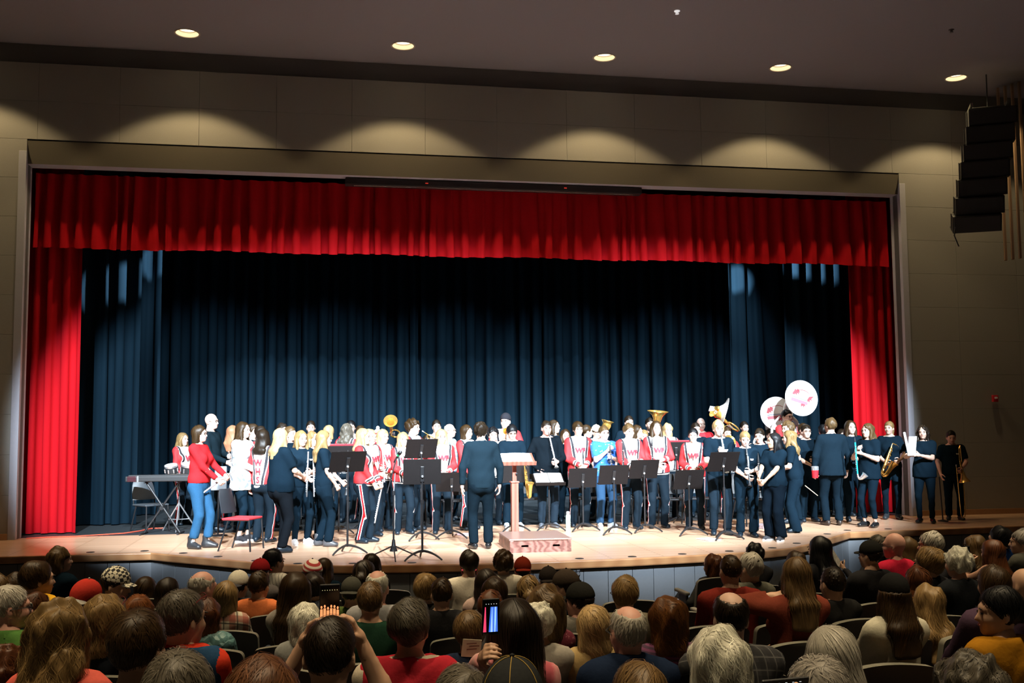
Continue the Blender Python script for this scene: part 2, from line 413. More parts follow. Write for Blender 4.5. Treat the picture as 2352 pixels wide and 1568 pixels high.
# ------------------------------------------------------------------ floors
EDGE = [(-5.35, -2.30), (-5.0, -2.64), (-4.35, -3.22), (-3.88, -3.66), (-3.53, -3.96), (-3.2, -4.13), (-2.6, -4.31), (-1.9, -4.43), (-1.0, -4.53), (0.0, -4.57), (1.0, -4.52), (1.9, -4.40), (2.6, -4.28), (3.1, -4.15), (3.42, -4.0), (3.93, -3.58), (5.28, -2.25)]
EDGE = [(-11.0, -2.05)] + EDGE + [(13.0, -1.85)]
def poly_floor(name, pts, z, m, th=0.0):
    me = bpy.data.meshes.new(name); me.from_pydata([(x, y, z) for x, y in pts], [], [tuple(range(len(pts)))]); me.materials.append(m); me.update()
    return tag(link(name, me), kind='structure')
stage_floor = poly_floor('floor_stage', EDGE + [(13.0, 0.25), (-11.0, 0.25)], 0.0, M_WOOD)
poly_floor('floor_backstage', [(-11, 0.25), (11.5, 0.25), (11.5, 8.2), (-11, 8.2)], 0.0, M_BFLOOR)
def floor_z(y): return -0.06-0.058*(max(-19.5, min(y, -5.2))+17.65)
me = bpy.data.meshes.new('floor_hall'); me.from_pydata([(-14, -20, floor_z(-20)), (16, -20, floor_z(-20)), (16, -5.2, floor_z(-5.2)), (-14, -5.2, floor_z(-5.2)), (16, 0, floor_z(-5.2)), (-14, 0, floor_z(-5.2))], [], [(0, 1, 2, 3), (3, 2, 4, 5)]); me.materials.append(M_AFLOOR); me.update()
tag(link('floor_hall', me), kind='structure')
# nosing: rounded oak lip along the apron edge
def offs(pts, d):
    out = []
    for i, p in enumerate(pts):
        a = Vector(pts[max(i-1, 0)]); b = Vector(pts[min(i+1, len(pts)-1)]); t = (b-a).normalized(); nrm = Vector((t.y, -t.x))
        out.append((p[0]+nrm.x*d, p[1]+nrm.y*d))
    return out
prof = [(0.0, 0.0015), (0.02, 0.001), (0.03, -0.004), (0.034, -0.014), (0.034, -0.085), (0.028, -0.098), (0.018, -0.102), (-0.05, -0.102)]
V = []; rings = [offs(EDGE, d) for d, _ in prof]
for r, (d, z) in zip(rings, prof): V += [(x, y, z) for x, y in r]
nE = len(EDGE); F = [(j*nE+i, (j+1)*nE+i, (j+1)*nE+i+1, j*nE+i+1) for j in range(len(prof)-1) for i in range(nE-1)]
me = bpy.data.meshes.new('trim_1'); me.from_pydata(V, [], F); me.materials.append(M_NOSE); me.update()
tag(link('trim_1', me), kind='structure')
# stage front: backing and one panel per joint
SB = offs(EDGE, -0.06); zf = floor_z(-5.2)-0.02
V = [(x, y, z) for x, y in SB for z in (zf, -0.10)]; F = [(2*i, 2*i+2, 2*i+3, 2*i+1) for i in range(nE-1)]
me = bpy.data.meshes.new('wall_stage_front'); me.from_pydata(V, [], F); me.materials.append(M_BLACKP); me.update()
sfront = tag(link('wall_stage_front', me), kind='structure')
SP = [Vector((x, y)) for x, y in offs(EDGE, -0.035)]
acc = 0.0; segs = [(SP[i], SP[i+1]) for i in range(nE-1)]
pmesh = {}
for a, b in segs:
    L = (b-a).length; k = max(1, round(L/0.30)); t = (b-a)/L
    for i in range(k):
        c = a+t*(L*(i+0.5)/k); w = round(L/k-0.006, 3); key = w
        if key not in pmesh: pmesh[key] = MB().box((0, 0, 0), (w, 0.02, -zf-0.13), bev=0.003).mesh('panel', M_SFRONT)
        if c.x < -9 or c.x > 10: continue
        o = link('panel', pmesh[key], sfront); o.location = (c.x, c.y, (zf-0.11)/2); o.rotation_euler = (0, 0, math.atan2(t.y, t.x))
# floor pocket covers along the apron
ORD = 'first second third fourth fifth sixth seventh eighth ninth tenth eleventh twelfth thirteenth fourteenth fifteenth sixteenth last'.split()
pk = MB().lathe([(0.0, 0.004), (0.055, 0.004), (0.06, 0.0)], 14).mesh('floor_pocket', M_BLACK, True)
for i, (px, py) in enumerate([(208, 1268), (332, 1265), (421, 1270), (501, 1278), (587, 1287), (684, 1294), (811, 1293.5), (946, 1292), (1331, 1282.5), (1452, 1278), (1567, 1272), (1675, 1265.5), (1774, 1258), (1830, 1247.5), (1900, 1226), (1946, 1217.5), (2040, 1214.5)]):
    p = atz(px, py); o = link('floor_pocket', pk); o.location = (p[0], p[1], 0.0005)
    tag(o, 'small dark oval floor pocket cover, %s from the left along the stage edge' % ORD[i], 'floor pocket', 'floor pockets along the apron')

# ------------------------------------------------------------------ front wall with its proscenium
RX = 13.0
wb = MB()
wb.box((-(OW+11)/2, 0.16, HC/2), (11-OW, 0.16, HC)); wb.box(((OW+RX)/2, 0.16, HC/2), (RX-OW, 0.16, HC)); wb.box((0, 0.16, (H2+HC)/2), (2*OW, 0.16, HC-H2))
wall = tag(wb.build('wall_front', M_WALLB), kind='structure')
pm = {}
for i in range(-3, 17):
    for j in range(-3, 14):
        x0, x1 = -7.61+1.27*i, -7.61+1.27*(i+1); z1 = 7.74-0.64*j; z0 = z1-0.64
        if j < 0: continue  # no panels up here; darker bare wall paints in the unlit strip
        z0 = max(z0, 0.0)
        if z1-z0 < 0.1: continue
        if z1 < H2+0.1:
            if x0 > -OW-0.02 and x1 < OW+0.02: continue
            if x0 < -OW < x1: x1 = -OW
            elif x0 < OW < x1: x0 = OW
            elif x0 > -OW and x1 < OW: continue
        elif z0 < H2 and x1 > -OW and x0 < OW: z0 = H2
        x0 = max(x0, -11); x1 = min(x1, RX)
        if x1-x0 < 0.05: continue
        w, h = round(x1-x0-0.0035, 3), round(z1-z0-0.0035, 3)
        if (w, h) not in pm: pm[(w, h)] = MB().box((0, 0, 0), (w, 0.08, h), bev=0.002).mesh('panel', M_WALL)
        o = link('panel', pm[(w, h)], wall); o.location = ((x0+x1)/2, 0.04, (z0+z1)/2)
# header face (slopes inwards), soffit and jambs
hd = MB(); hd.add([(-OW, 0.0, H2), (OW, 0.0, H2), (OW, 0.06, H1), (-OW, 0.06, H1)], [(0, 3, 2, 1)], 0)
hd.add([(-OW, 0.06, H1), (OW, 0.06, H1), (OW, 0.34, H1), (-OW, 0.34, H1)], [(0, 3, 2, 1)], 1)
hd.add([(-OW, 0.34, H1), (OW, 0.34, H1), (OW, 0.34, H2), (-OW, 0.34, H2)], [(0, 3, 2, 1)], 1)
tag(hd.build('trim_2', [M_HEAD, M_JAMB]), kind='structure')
jb = MB()
for s in (-1, 1): jb.box((s*(OW+0.06), 0.165, H1/2+0.1), (0.12, 0.35, H1+0.2), bev=0.006)
tag(jb.build('trim_3', M_JAMB), kind='structure')
bb = MB()
for a, b in ((-11, -OW-0.12), (OW+0.12, RX)): bb.box(((a+b)/2, -0.012, 0.05), (b-a, 0.02, 0.10), bev=0.004)
tag(bb.build('baseboard_front', mat('base_wood', (0.36, 0.20, 0.10), 0.5)), kind='structure')
# ceiling with round openings for the downlights
cb = MB(); xs = [-14] ; R0 = 0.185; Q = 0.26
for x in DLX: xs += [x-Q, x+Q]
xs.append(16); yl = (-0.82-Q, -0.82+Q)
cb.add([(-14, -20, HC), (16, -20, HC), (16, yl[0], HC), (-14, yl[0], HC)], [(0, 1, 2, 3)]); cb.add([(-14, yl[1], HC), (16, yl[1], HC), (16, 0.3, HC), (-14, 0.3, HC)], [(0, 1, 2, 3)])
for i in range(0, len(xs), 2): cb.add([(xs[i], yl[0], HC), (xs[i+1], yl[0], HC), (xs[i+1], yl[1], HC), (xs[i], yl[1], HC)], [(0, 1, 2, 3)])
for x in DLX:
    n = 40; V = []
    for k in range(n):
        a = 2*math.pi*k/n; c, s = math.cos(a), math.sin(a); q = Q/max(abs(c), abs(s)); V += [(x+c*q, -0.82+s*q, HC), (x+c*R0, -0.82+s*R0, HC)]
    cb.add(V, [(2*k, 2*((k+1) % n), 2*((k+1) % n)+1, 2*k+1) for k in range(n)])
tag(cb.build('ceiling', M_CEIL), kind='structure')
M_LENS = mat('lamp_lens', (1.0, 0.88, 0.62), 0.4, emit=3.0, var=0.0); M_REFL = mat('lamp_reflector', (0.95, 0.80, 0.52), 0.35, emit=0.62, var=0.0); M_TRIM = mat('lamp_trim', (0.5, 0.44, 0.36), 0.5)  # reflector glows by itself, in place of lamp light falling on it
names = ['out of frame', 'leftmost', 'second from left', 'middle', 'second from right', 'rightmost']
for i, x in enumerate(DLX):
    t = thing('recessed_downlight', 'glowing round recessed downlight in the dark ceiling, %s of the row' % names[i], 'ceiling light', (x, -0.82, HC), 0, 'row of ceiling downlights')
    MB().lathe([(0.205, 0.0), (0.205, -0.008), (0.18, -0.008), (0.178, 0.002)], 40).build('trim_ring', M_TRIM, t, True)
    MB().lathe([(0.18, 0.0), (0.168, 0.04), (0.152, 0.062)], 40).build('reflector', M_REFL, t, True)
    MB().lathe([(0.152, 0.062), (0.142, 0.063), (0.140, 0.078)], 40).build('baffle', M_TRIM, t, True)
    l = MB(); l.lathe([(0.0, 0.080), (0.139, 0.080), (0.140, 0.078)], 40); l.build('lens', M_LENS, t, True)
for px, py, lb, c in ((1555, 25, 'small bright ceiling sprinkler above the stage wall', (0.85, 0.85, 0.85)), (2185, 68, 'small dark ceiling sprinkler near the hanging loudspeakers', (0.06, 0.05, 0.05))):
    p = atz(px, py, HC); t = thing('sprinkler', lb, 'sprinkler', p)
    mm = mat('sprinkler_%d' % px, c, 0.4, emit=0.6 if px < 2000 else 0)  # bright sprinkler is no lamp; its glow stands in for caught light
    MB().lathe([(0.045, 0.0), (0.045, -0.01), (0.02, -0.014), (0.018, -0.04), (0.0, -0.04)], 14).build('escutcheon', mm, t, True)
    MB().lathe([(0.0, -0.045), (0.03, -0.045), (0.03, -0.05), (0.0, -0.052)], 12).build('deflector', mm, t, True)
# side walls and the slatted corner panel
rw = MB(); rw.add([(RX, 0.1, -1), (RX, -20, -1), (RX, -20, HC), (RX, 0.1, HC)], [(0, 3, 2, 1)]); tag(rw.build('wall_right', M_WALLB), kind='structure')
lw = MB(); lw.add([(-10.9, 0.1, -1), (-12.5, -20, -1), (-12.5, -20, HC), (-10.9, 0.1, HC)], [(0, 1, 2, 3)]); tag(lw.build('wall_left', M_WALLB), kind='structure')
bw = MB(); bw.add([(-14, -20, -1), (16, -20, -1), (16, -20, HC), (-14, -20, HC)], [(0, 3, 2, 1)]); tag(bw.build('wall_back', M_WALLB), kind='structure')
bs = MB(); bs.add([(-11, 8.2, 0), (11.5, 8.2, 0), (11.5, 8.2, 10), (-11, 8.2, 10)], [(0, 1, 2, 3)]); bs.add([(-11, 0.24, 0), (-11, 8.2, 0), (-11, 8.2, 10), (-11, 0.24, 10)], [(0, 1, 2, 3)]); bs.add([(11.5, 0.24, 0), (11.5, 8.2, 0), (11.5, 8.2, 10), (11.5, 0.24, 10)], [(0, 3, 2, 1)]); bs.add([(-11, 0.24, 10), (11.5, 0.24, 10), (11.5, 8.2, 10), (-11, 8.2, 10)], [(0, 1, 2, 3)]); bs.add([(-11, 0.24, HC), (11.5, 0.24, HC), (11.5, 0.24, 10), (-11, 0.24, 10)], [(0, 1, 2, 3)])
tag(bs.build('wall_backstage', mat('backstage_black', (0.012, 0.013, 0.015), 0.95)), kind='structure')
M_SLAT = wood_mat('slat_wood', (0.17, 0.10, 0.06), (0.27, 0.17, 0.10), (3, 3, 0.4), 2.0, 3.0, 0.6)
sl = thing('acoustic_slat_panel', 'tall brown wooden slat panel high on the right corner wall', 'wall panel', (9.55, -0.55, 4.78))
d = Vector((0.42, -1.0, 0)).normalized()
MB().box((d.x*1.2+0.12, d.y*1.2+0.05, 1.6), (0.03, 2.6, 3.3), R=rotz(math.atan2(-d.x, -d.y)+math.pi)).build('backing', M_BLACKP, sl)
sm = MB().box((0, 0, 1.6), (0.045, 0.075, 3.3), bev=0.006).mesh('slat', M_SLAT)
for i in range(18):
    o = link('slat', sm, sl); o.location = (d.x*0.14*i, d.y*0.14*i, 0); o.rotation_euler = (0, 0, math.atan2(-d.x, -d.y))
fp = thing('fabric_wall_panel', 'plain taupe fabric panel below the slats at the right edge', 'wall panel', (9.7, -0.55, 3.12))
MB().box((d.x*1.2, d.y*1.2, 0.80), (0.08, 2.5, 1.6), R=rotz(math.atan2(-d.x, -d.y)+math.pi), bev=0.02).build('face', mat('taupe_fabric', (0.34, 0.28, 0.24), 0.95), fp)
p = aty(2283, 915, -0.02)
fa = thing('fire_alarm', 'small red fire alarm on the right wall', 'fire alarm', p)
MB().box((0, -0.03, 0), (0.115, 0.06, 0.13), bev=0.012).build('housing', M_REDP, fa)
MB().box((0, -0.066, 0.012), (0.055, 0.02, 0.04), bev=0.006).build('strobe_lens', mat('strobe', (0.8, 0.8, 0.82), 0.2), fa)

# ------------------------------------------------------------------ curtains
def curtain(name, x0, x1, y, z0, z1, pitch, amp, m, label, seed=0, top_amp=0.4, nv=12, hem=0.0, fan=None, ydrift=0.0, bulge=0.0):
    r = random.Random(seed); L = x1-x0; n = max(2, int(L/pitch)); edges = [0.0]
    for i in range(n): edges.append(edges[-1]+r.uniform(0.6, 1.4))
    edges = [e/edges[-1]*L for e in edges]; U = []; Y = []; X = []
    for i in range(n):
        w = edges[i+1]-edges[i]; a = amp*r.uniform(0.65, 1.25); sk = r.uniform(0.25, 0.5)
        for k in range(12):
            t = k/12.0; U.append(edges[i]+w*t)
            tt = t/sk*0.5 if t < sk else 0.5+(t-sk)/(1-sk)*0.5
            c = math.cos(2*math.pi*tt); Y.append(-a*(abs(c)**0.7*(1 if c > 0 else -1)))
            X.append(0.22*a*math.sin(4*math.pi*tt))
    U.append(L); Y.append(Y[0]); X.append(0); nu = len(U); V = []
    ph = [r.uniform(0, 6.28) for _ in range(nu)]
    for j in range(nv+1):
        t = j/nv; z = z1+(z0-z1)*t; g = top_amp+(1-top_amp)*t**0.8
        for i in range(nu):
            xx = x0+U[i]+X[i]*g+0.012*math.sin(3.1*t+U[i]*5)
            if fan: xx += fan*(U[i]/L)*t*t
            yy = y+Y[i]*g+ydrift*t+bulge*math.sin(U[i]*1.7+t*2)*t
            V.append((xx, yy, z+(hem*math.sin(U[i]*2.3+1)+0.022*Y[i]/max(amp, 1e-3)*(1 if hem else 0))*t))
    F = [(j*nu+i, (j+1)*nu+i, (j+1)*nu+i+1, j*nu+i+1) for j in range(nv) for i in range(nu-1)]
    me = mesh_np(name, np.array(V), np.array(F), [m], None, True)
    return tag(link(name, me), label, 'curtain')
curtain('valance_curtain', -7.74, 7.75, 0.52, 4.76, 6.02, 0.27, 0.085, M_RED, 'long red pleated valance curtain across the top of the stage', 3, 0.35, 14, hem=0.012)
curtain('leg_curtain', -8.2, -7.03, 0.80, 0.02, 6.3, 0.2, 0.075, M_RED, 'red velvet curtain hanging at the left end of the stage', 5, 0.8)
curtain('leg_curtain', 7.05, 8.3, 0.80, 0.02, 6.3, 0.2, 0.075, M_RED, 'red velvet curtain hanging at the right end of the stage', 6, 0.8)
def XL(px, Y): return aty(px, 900, Y)[0]
curtain('masking_curtain', -9.2, XL(322, 2.2), 2.2, 0.02, 6.8, 0.30, 0.085, M_DARK, 'dark blue side curtain just inside the left red curtain', 8, 0.85)
curtain('masking_curtain', -9.4, XL(369, 4.2), 4.2, 0.02, 6.8, 0.30, 0.085, M_DARK, 'narrow dark side curtain showing beside the backdrop on the left', 9, 0.85)
curtain('masking_curtain', XL(1802, 2.2), 9.6, 2.2, 0.02, 6.8, 0.30, 0.085, M_DARK, 'dark side curtain just inside the right red curtain', 10, 0.85)
curtain('masking_curtain', XL(1676, 4.2), 9.8, 4.2, 0.02, 6.8, 0.34, 0.09, M_DARK, 'dark side curtain with slanting folds behind the sousaphones', 11, 0.85, fan=1.2)
curtain('backdrop_curtain', -9.5, 10.5, 6.9, 0.02, 7.2, 0.36, 0.15, M_DARK, 'wide dark teal backdrop curtain behind the whole band', 12, 0.9, nv=10)
# projection screen housing under the soffit
a = aty(793, 410, 0.30); b = aty(1470, 431, 0.30)
ps = thing('projection_screen_case', 'long black projection screen case above the red valance', 'screen case', ((a[0]+b[0])/2, 0.28, 5.995))
MB().box((0, 0, 0), (b[0]-a[0], 0.20, 0.12), bev=0.012).build('housing', mat('screen_case_black', (0.025, 0.018, 0.02), 0.5), ps)
MB().box((0, -0.02, -0.063), (b[0]-a[0]-0.3, 0.02, 0.012), bev=0.004).build('slot_bar', M_CHROME, ps)
for q in (980, 1298):
    c = aty(q, 414, 0.2); MB().box((c[0]-(a[0]+b[0])/2, -0.104, 0.0), (0.05, 0.008, 0.015)).build('indicator_light', mat('red_led', (0.8, 0.05, 0.03), 0.5, emit=0.6), ps)

# ------------------------------------------------------------------ hanging loudspeaker array
la = thing('line_array', 'tall black curved loudspeaker array hanging from the ceiling at right', 'loudspeaker', (8.85, -1.2, 5.16))
gx = rotz(math.radians(-28)); M_SPK = mat('speaker_black', (0.012, 0.012, 0.013), 0.6, 0, 0.2, 40); M_GRL = mat('speaker_grille', (0.018, 0.018, 0.019), 0.75, 0, 0.5, 400, 0.3)
zc = 2.04; yo = 0.0; ang = [0, 2, 4, 7, 11, 16, 22]
for i, a in enumerate(ang):
    R = gx @ rotx(math.radians(a)); hgt = 0.32
    c = gx @ Vector((0, yo*0.4, 0)); c.z = zc; c.x += 0.06-0.065*i; b = MB()
    b.prism([(-0.40, -0.15), (0.40, -0.15), (0.40, 0.15), (-0.40, 0.15)], -0.26, 0.0, R, c)
    b.prism([(-0.40, -0.15), (0.40, -0.15), (0.28, 0.12), (-0.28, 0.12)], 0.0, 0.30, R, c)
    cb_ = b.build('cabinet', M_SPK, la)
    MB().box(c+R @ Vector((0, -0.268, 0)), (0.76, 0.012, 0.27), R, bev=0.004).build('grille', M_GRL, cb_)
    for s in (-1, 1): MB().box(c+R @ Vector((s*0.407, 0.0, 0.02)), (0.016, 0.06, 0.30), R, bev=0.003).build('rigging_link', mat('rig_steel', (0.16, 0.16, 0.15), 0.4, 0.8), cb_)
    zc -= 0.315*math.cos(math.radians(a+3)); yo += 0.315*math.sin(math.radians(a+3))
fr = MB(); 
for s in (-1, 1): fr.box(gx @ Vector((s*0.3, -0.02, 0))+Vector((0, 0, 2.25)), (0.05, 0.62, 0.06), gx, bev=0.008)
fr.box((0, 0, 2.25), (0.64, 0.05, 0.05), gx, bev=0.008); fr.build('fly_bar', mat('rig_frame', (0.10, 0.10, 0.085), 0.5, 0.5), la)
MB().tube([(0, 0, 2.26), (0, 0, 2.872)], 0.012, 6).build('suspension_cable', M_BLACK, la)
MB().tube([gx @ Vector((-0.3, -0.1, 0.0))+Vector((-0.4, 0, 0.05)), gx @ Vector((-0.33, -0.12, 0))+Vector((-0.4, 0, -0.10)), gx @ Vector((-0.26, -0.1, 0))+Vector((-0.4, 0, -0.30))], 0.012, 6).build('dangling_cable', M_BLACK, la)
# ------------------------------------------------------------------ people
def nrm(v):
    v = np.asarray(v, float); return v/(np.linalg.norm(v)+1e-9)
def eul(yaw, pitch=0.0, roll=0.0):
    """head frame, forward is -y; yaw>0 turns towards +x, pitch>0 looks down"""
    return np.array(Matrix.Rotation(yaw, 3, 'Z') @ Matrix.Rotation(pitch, 3, 'X') @ Matrix.Rotation(roll, 3, 'Y'))
def ik(S, T, l1, l2, pole):
    S = np.asarray(S, float); T = np.asarray(T, float); d = T-S; L = np.linalg.norm(d); Lm = (l1+l2)*0.985
    if L > Lm: T = S+d/L*Lm; d = T-S; L = Lm
    a = (l1*l1-l2*l2+L*L)/(2*L); h = math.sqrt(max(0, l1*l1-a*a)); w = d/L
    p = np.asarray(pole, float); p = nrm(p-w*(p@w)); return S+w*a+p*h, T
_headcache = {}
def head_shape(fem=False, fat=0.0, h=0.0112):
    key = (fem, round(fat, 2), h)
    if key in _headcache: return _headcache[key]
    g = Grid((-0.12, -0.16, -0.19), (0.12, 0.15, 0.16), h)
    g.ell((0, 0.012, 0.03), (0.076, 0.097, 0.094), k=0.01)
    g.ell((0, -0.034, -0.042), (0.058+fat*0.01, 0.060, 0.076), k=0.035)
    g.ell((0, -0.066, -0.09), (0.026 if not fem else 0.021, 0.024, 0.021), k=0.03)
    g.ell((0, -0.076, 0.024), (0.05, 0.02, 0.014), k=0.02)
    for s in (-1, 1):
        g.ell((s*0.036, -0.07, -0.03), (0.024, 0.02, 0.022), k=0.02)
        g.ell((s*0.031, -0.103, 0.003), (0.017, 0.014, 0.011), k=0.0, mode='sub')
        g.ell((s*0.079, 0.014, -0.012), (0.009, 0.021, 0.033), np.array(rotz(-s*0.35)), k=0.008)
    g.cap((0, -0.090, 0.004), (0, -0.110, -0.03), 0.008, 0.013, 0.012); g.ell((0, -0.098, -0.033), (0.019, 0.013, 0.009), k=0.008)
    g.ell((0, -0.090, -0.061), (0.023, 0.010, 0.010), k=0.01)
    r = 0.046 if fem else 0.054
    g.cap((0, 0.012, -0.05), (0, 0.03, -0.2), r, r*1.05, 0.03)
    V, F = g.nets(); f = MB()
    for s in (-1, 1):
        f.ball((s*0.0315, -0.0935, 0.001), (0.0125, 0.006, 0.0065), 8, mi=1)
        f.box((s*0.033, -0.099, 0.0235), (0.032, 0.006, 0.005), R=roty(s*0.10), mi=3)
    f.ball((0, -0.0995, -0.0605), (0.0235, 0.0045, 0.0065), 8, mi=2)
    _headcache[key] = (V, F, f); return _headcache[key]
_handcache = {}
def hand_shape(mode, h=0.007):
    """fingers run along +z from the wrist at the origin, palm faces -y, thumb on -x side"""
    if (mode, h) in _handcache: return _handcache[(mode, h)]
    g = Grid((-0.075, -0.10, -0.05), (0.065, 0.04, 0.215), h)
    g.cap((0, 0, -0.05), (0, 0, 0.02), 0.026, 0.025, 0.02); g.ecap((0, 0, 0.02), (0, 0, 0.085), (0.030, 0.016), (0.040, 0.014), k=0.02)
    curl = {'relaxed': (0.25, 0.35, 0.3), 'grip': (0.9, 1.15, 0.7), 'flat': (0.05, 0.1, 0.05), 'hold': (0.6, 0.7, 0.4)}[mode]
    for i, (x, L) in enumerate(((-0.030, 0.070), (-0.010, 0.078), (0.011, 0.073), (0.030, 0.058))):
        p = np.array([x, 0, 0.09]); a = 0; sp = (x-0.0)*1.1
        for j, q in enumerate((0.44, 0.32, 0.26)):
            a += curl[j]*(1+0.08*i); e = p+np.array([sp*0.12, -math.sin(a), math.cos(a)])*L*q; r = (0.0098, 0.0088, 0.0080, 0.0070)
            g.cap(p, e, r[j], r[j+1], 0.006); p = e
    p = np.array([-0.028, -0.006, 0.025])
    for v, r0, r1 in (((-0.030, -0.020, 0.032), 0.0125, 0.0105), ((-0.006 if mode != 'flat' else -0.02, -0.018, 0.030), 0.0105, 0.009), ((0.004, -0.012, 0.022), 0.009, 0.0075)):
        e = p+np.array(v); g.cap(p, e, r0, r1, 0.008); p = e
    _handcache[(mode, h)] = g.nets(); return _handcache[(mode, h)]
def hand_place(wr, el, palm, mode, mirror, s, h=0.007):
    V, F = hand_shape(mode, h); z = nrm(np.asarray(wr)-np.asarray(el)); y = -np.asarray(palm, float); y = nrm(y-z*(y@z)); x = np.cross(y, z)
    V = V.astype(float).copy()
    if mirror: V[:, 0] *= -1; F = F[:, ::-1]
    return (V*s) @ np.stack([x, y, z])+np.asarray(wr), F

HAIR = {'black': (0.005, 0.005, 0.006), 'dark': (0.013, 0.008, 0.0045), 'brown': (0.030, 0.016, 0.006), 'auburn': (0.070, 0.023, 0.008), 'red': (0.15, 0.05, 0.015), 'lbrown': (0.085, 0.050, 0.020), 'dblond': (0.20, 0.125, 0.05), 'blond': (0.38, 0.26, 0.12), 'grey': (0.19, 0.175, 0.155), 'dgrey': (0.075, 0.065, 0.050), 'white': (0.60, 0.55, 0.45), 'silver': (0.34, 0.32, 0.275)}
def make_hair(parent, C, Rm, s, style, col, n=160, seed=0, h=0.011, L=0.32, vol=0.0, nm='hair', hat=False):
    """hair volume in the head frame with strands lying on it"""
    r = np.random.default_rng(seed); lo = [-0.17, -0.15, -0.15]; hi = [0.17, 0.20, 0.19]
    lng = style in ('long', 'wavy', 'curlylong')
    if lng: lo = [-0.20, -0.16, -L-0.07]; hi = [0.20, 0.26, 0.19]
    if style in ('bob', 'wavybob'): lo[2] = -0.22
    if style in ('pony', 'bunlow'): lo[2] = -0.34; hi[1] = 0.25
    g = Grid(lo, hi, h); o = vol-(0.005 if style in ('buzz', 'balding', 'ring') else 0.0)
    fringe = style in ('bowl', 'bob')
    g.ell((0, 0.016, 0.036), (0.084+o, 0.106+o, 0.100+o*0.9), k=0.01)
    if style in ('full', 'curly', 'bob', 'wavybob', 'bowl') or lng: g.ell((0, 0.025, 0.030), (0.094+o, 0.105+o, 0.100+o), k=0.02)
    # hairline plane
    fz = 0.030 if fringe else 0.062
    a = np.array([0, -0.088, fz]); b = np.array([0, 0.075, -0.10 if style not in ('buzz', 'short', 'balding', 'ring') else -0.075])
    d = nrm(b-a); g.plane(a, (0, d[2], -d[1]))
    if style in ('balding', 'ring'):
        rr = 0.075 if style == 'ring' else 0.058; g.ell((0, 0.035 if style == 'balding' else 0.0, 0.125), (rr, rr*1.35, 0.06 if style == 'balding' else 0.085), k=0, mode='sub')
    if style in ('bob', 'wavybob') or lng:
        g.ecap((0, 0.03, 0.02), (0, 0.045, -0.12), (0.096+o, 0.088+o), (0.100+o, 0.07+o), k=0.03)
        if lng:
            g.ecap((0, 0.055, -0.08), (0, 0.128, -0.20), (0.098+o, 0.066+o), (0.105+o, 0.044), k=0.04); g.ecap((0, 0.128, -0.20), (0, 0.140, -L), (0.105+o, 0.044), (0.100+o, 0.030), k=0.03)
            for sg in (-1, 1): g.cap((sg*0.078, -0.005, -0.02), (sg*0.092, -0.045, -L*0.82), 0.03, 0.018, 0.03)
        # open the face
        g.ecap((0, -0.13, 0.015 if fringe else 0.035), (0, -0.13, -0.30), (0.062, 0.105), (0.066, 0.11), k=0, mode='sub')
    if style == 'pony':
        g.ell((0, 0.118, 0.05), (0.03, 0.028, 0.03), k=0.02); g.cap((0, 0.14, 0.045), (0, 0.175, -0.04), 0.030, 0.036, 0.03); g.cap((0, 0.175, -0.04), (0, 0.16, -0.26), 0.036, 0.014, 0.03)
    if style == 'bun': g.ell((0, 0.10, 0.09), (0.046, 0.042, 0.042), k=0.012)
    if style == 'bunlow': g.ell((0, 0.12, 0.0), (0.05, 0.042, 0.045), k=0.012)
    am, fr = {'buzz': (0.0, 1), 'balding': (0.0015, 60), 'curly': (0.011, 95), 'curlylong': (0.013, 80), 'wavy': (0.009, 55), 'wavybob': (0.009, 60), 'full': (0.006, 50)}.get(style, (0.003, 60))
    X, Y, Z = g.full(); ph = float(r.uniform(0, 6))
    g.D += f32(am)*(np.sin(fr*X+ph)*np.sin(fr*Y*0.8+1.1*ph)*np.sin(fr*0.55*Z+0.7*ph)+0.7*np.sin(fr*0.6*(X-Y)+2*ph+fr*0.25*Z)).astype(f32)
    if hat: g.plane((0, 0, 0.035), (0, 0, 1.0))
    V, F = g.nets()
    if len(V) < 20: return None
    P = Parts(); Vw = (V*s) @ Rm.T+C; P.add(Vw, F, 0, 0.25)
    if n:
        st = V[r.integers(0, len(V), n)].astype(float); up = st[:, 2]
        st = st[up > (-0.10 if not lng else -0.16)]; m = len(st); steps = (9 if n > 500 else 7) if (lng or 'wavy' in style) and n > 90 else 5
        ln = {'buzz': 0.02, 'short': 0.05, 'balding': 0.05, 'ring': 0.05, 'curly': 0.06, 'full': 0.09, 'bowl': 0.10}.get(style, 0.16 if not lng else L*0.75)
        ln = ln*r.uniform(0.6, 1.1, m); w = s*r.uniform(0.0018, 0.0042, m)*(1.7 if n < 140 else max(0.38, 1.0-n/1500.0))
        bias = np.array([r.uniform(-0.6, 0.6), -0.35 if style in ('short', 'buzz', 'balding', 'full') else 0.15, -1.0]); pts = []; nn = []
        p = st.copy(); jit = r.normal(0, 0.30 if not lng else 0.22, (m, 3)); wv = r.uniform(0, 6.28, m)
        for i in range(steps):
            N = g.normal(p); dd = g.sample(p); p = p-N*(dd-0.0022-0.0028*math.sin(math.pi*i/(steps-1)))[:, None]*0.9
            pts.append(p.copy()); nn.append(N)
            v = bias+jit*(1 if not lng else 0.5); v = v-N*np.sum(v*N, 1)[:, None]
            if style in ('curly', 'curlylong', 'wavy', 'wavybob'):
                sd = np.cross(N, v); v = v+sd*(np.sin(3.0*np.sin(st[:, 0]*40)+wv*0.35+i*1.15)*(0.85 if 'curly' in style else 0.5))[:, None]
            v /= np.linalg.norm(v, axis=1, keepdims=True)+1e-6; p = p+v*(ln/(steps-1))[:, None]
        pts = np.stack(pts, 1); nn = np.stack(nn, 1); tg = np.gradient(pts, axis=1); sd = np.cross(nn, tg); sd /= np.linalg.norm(sd, axis=2, keepdims=True)+1e-6
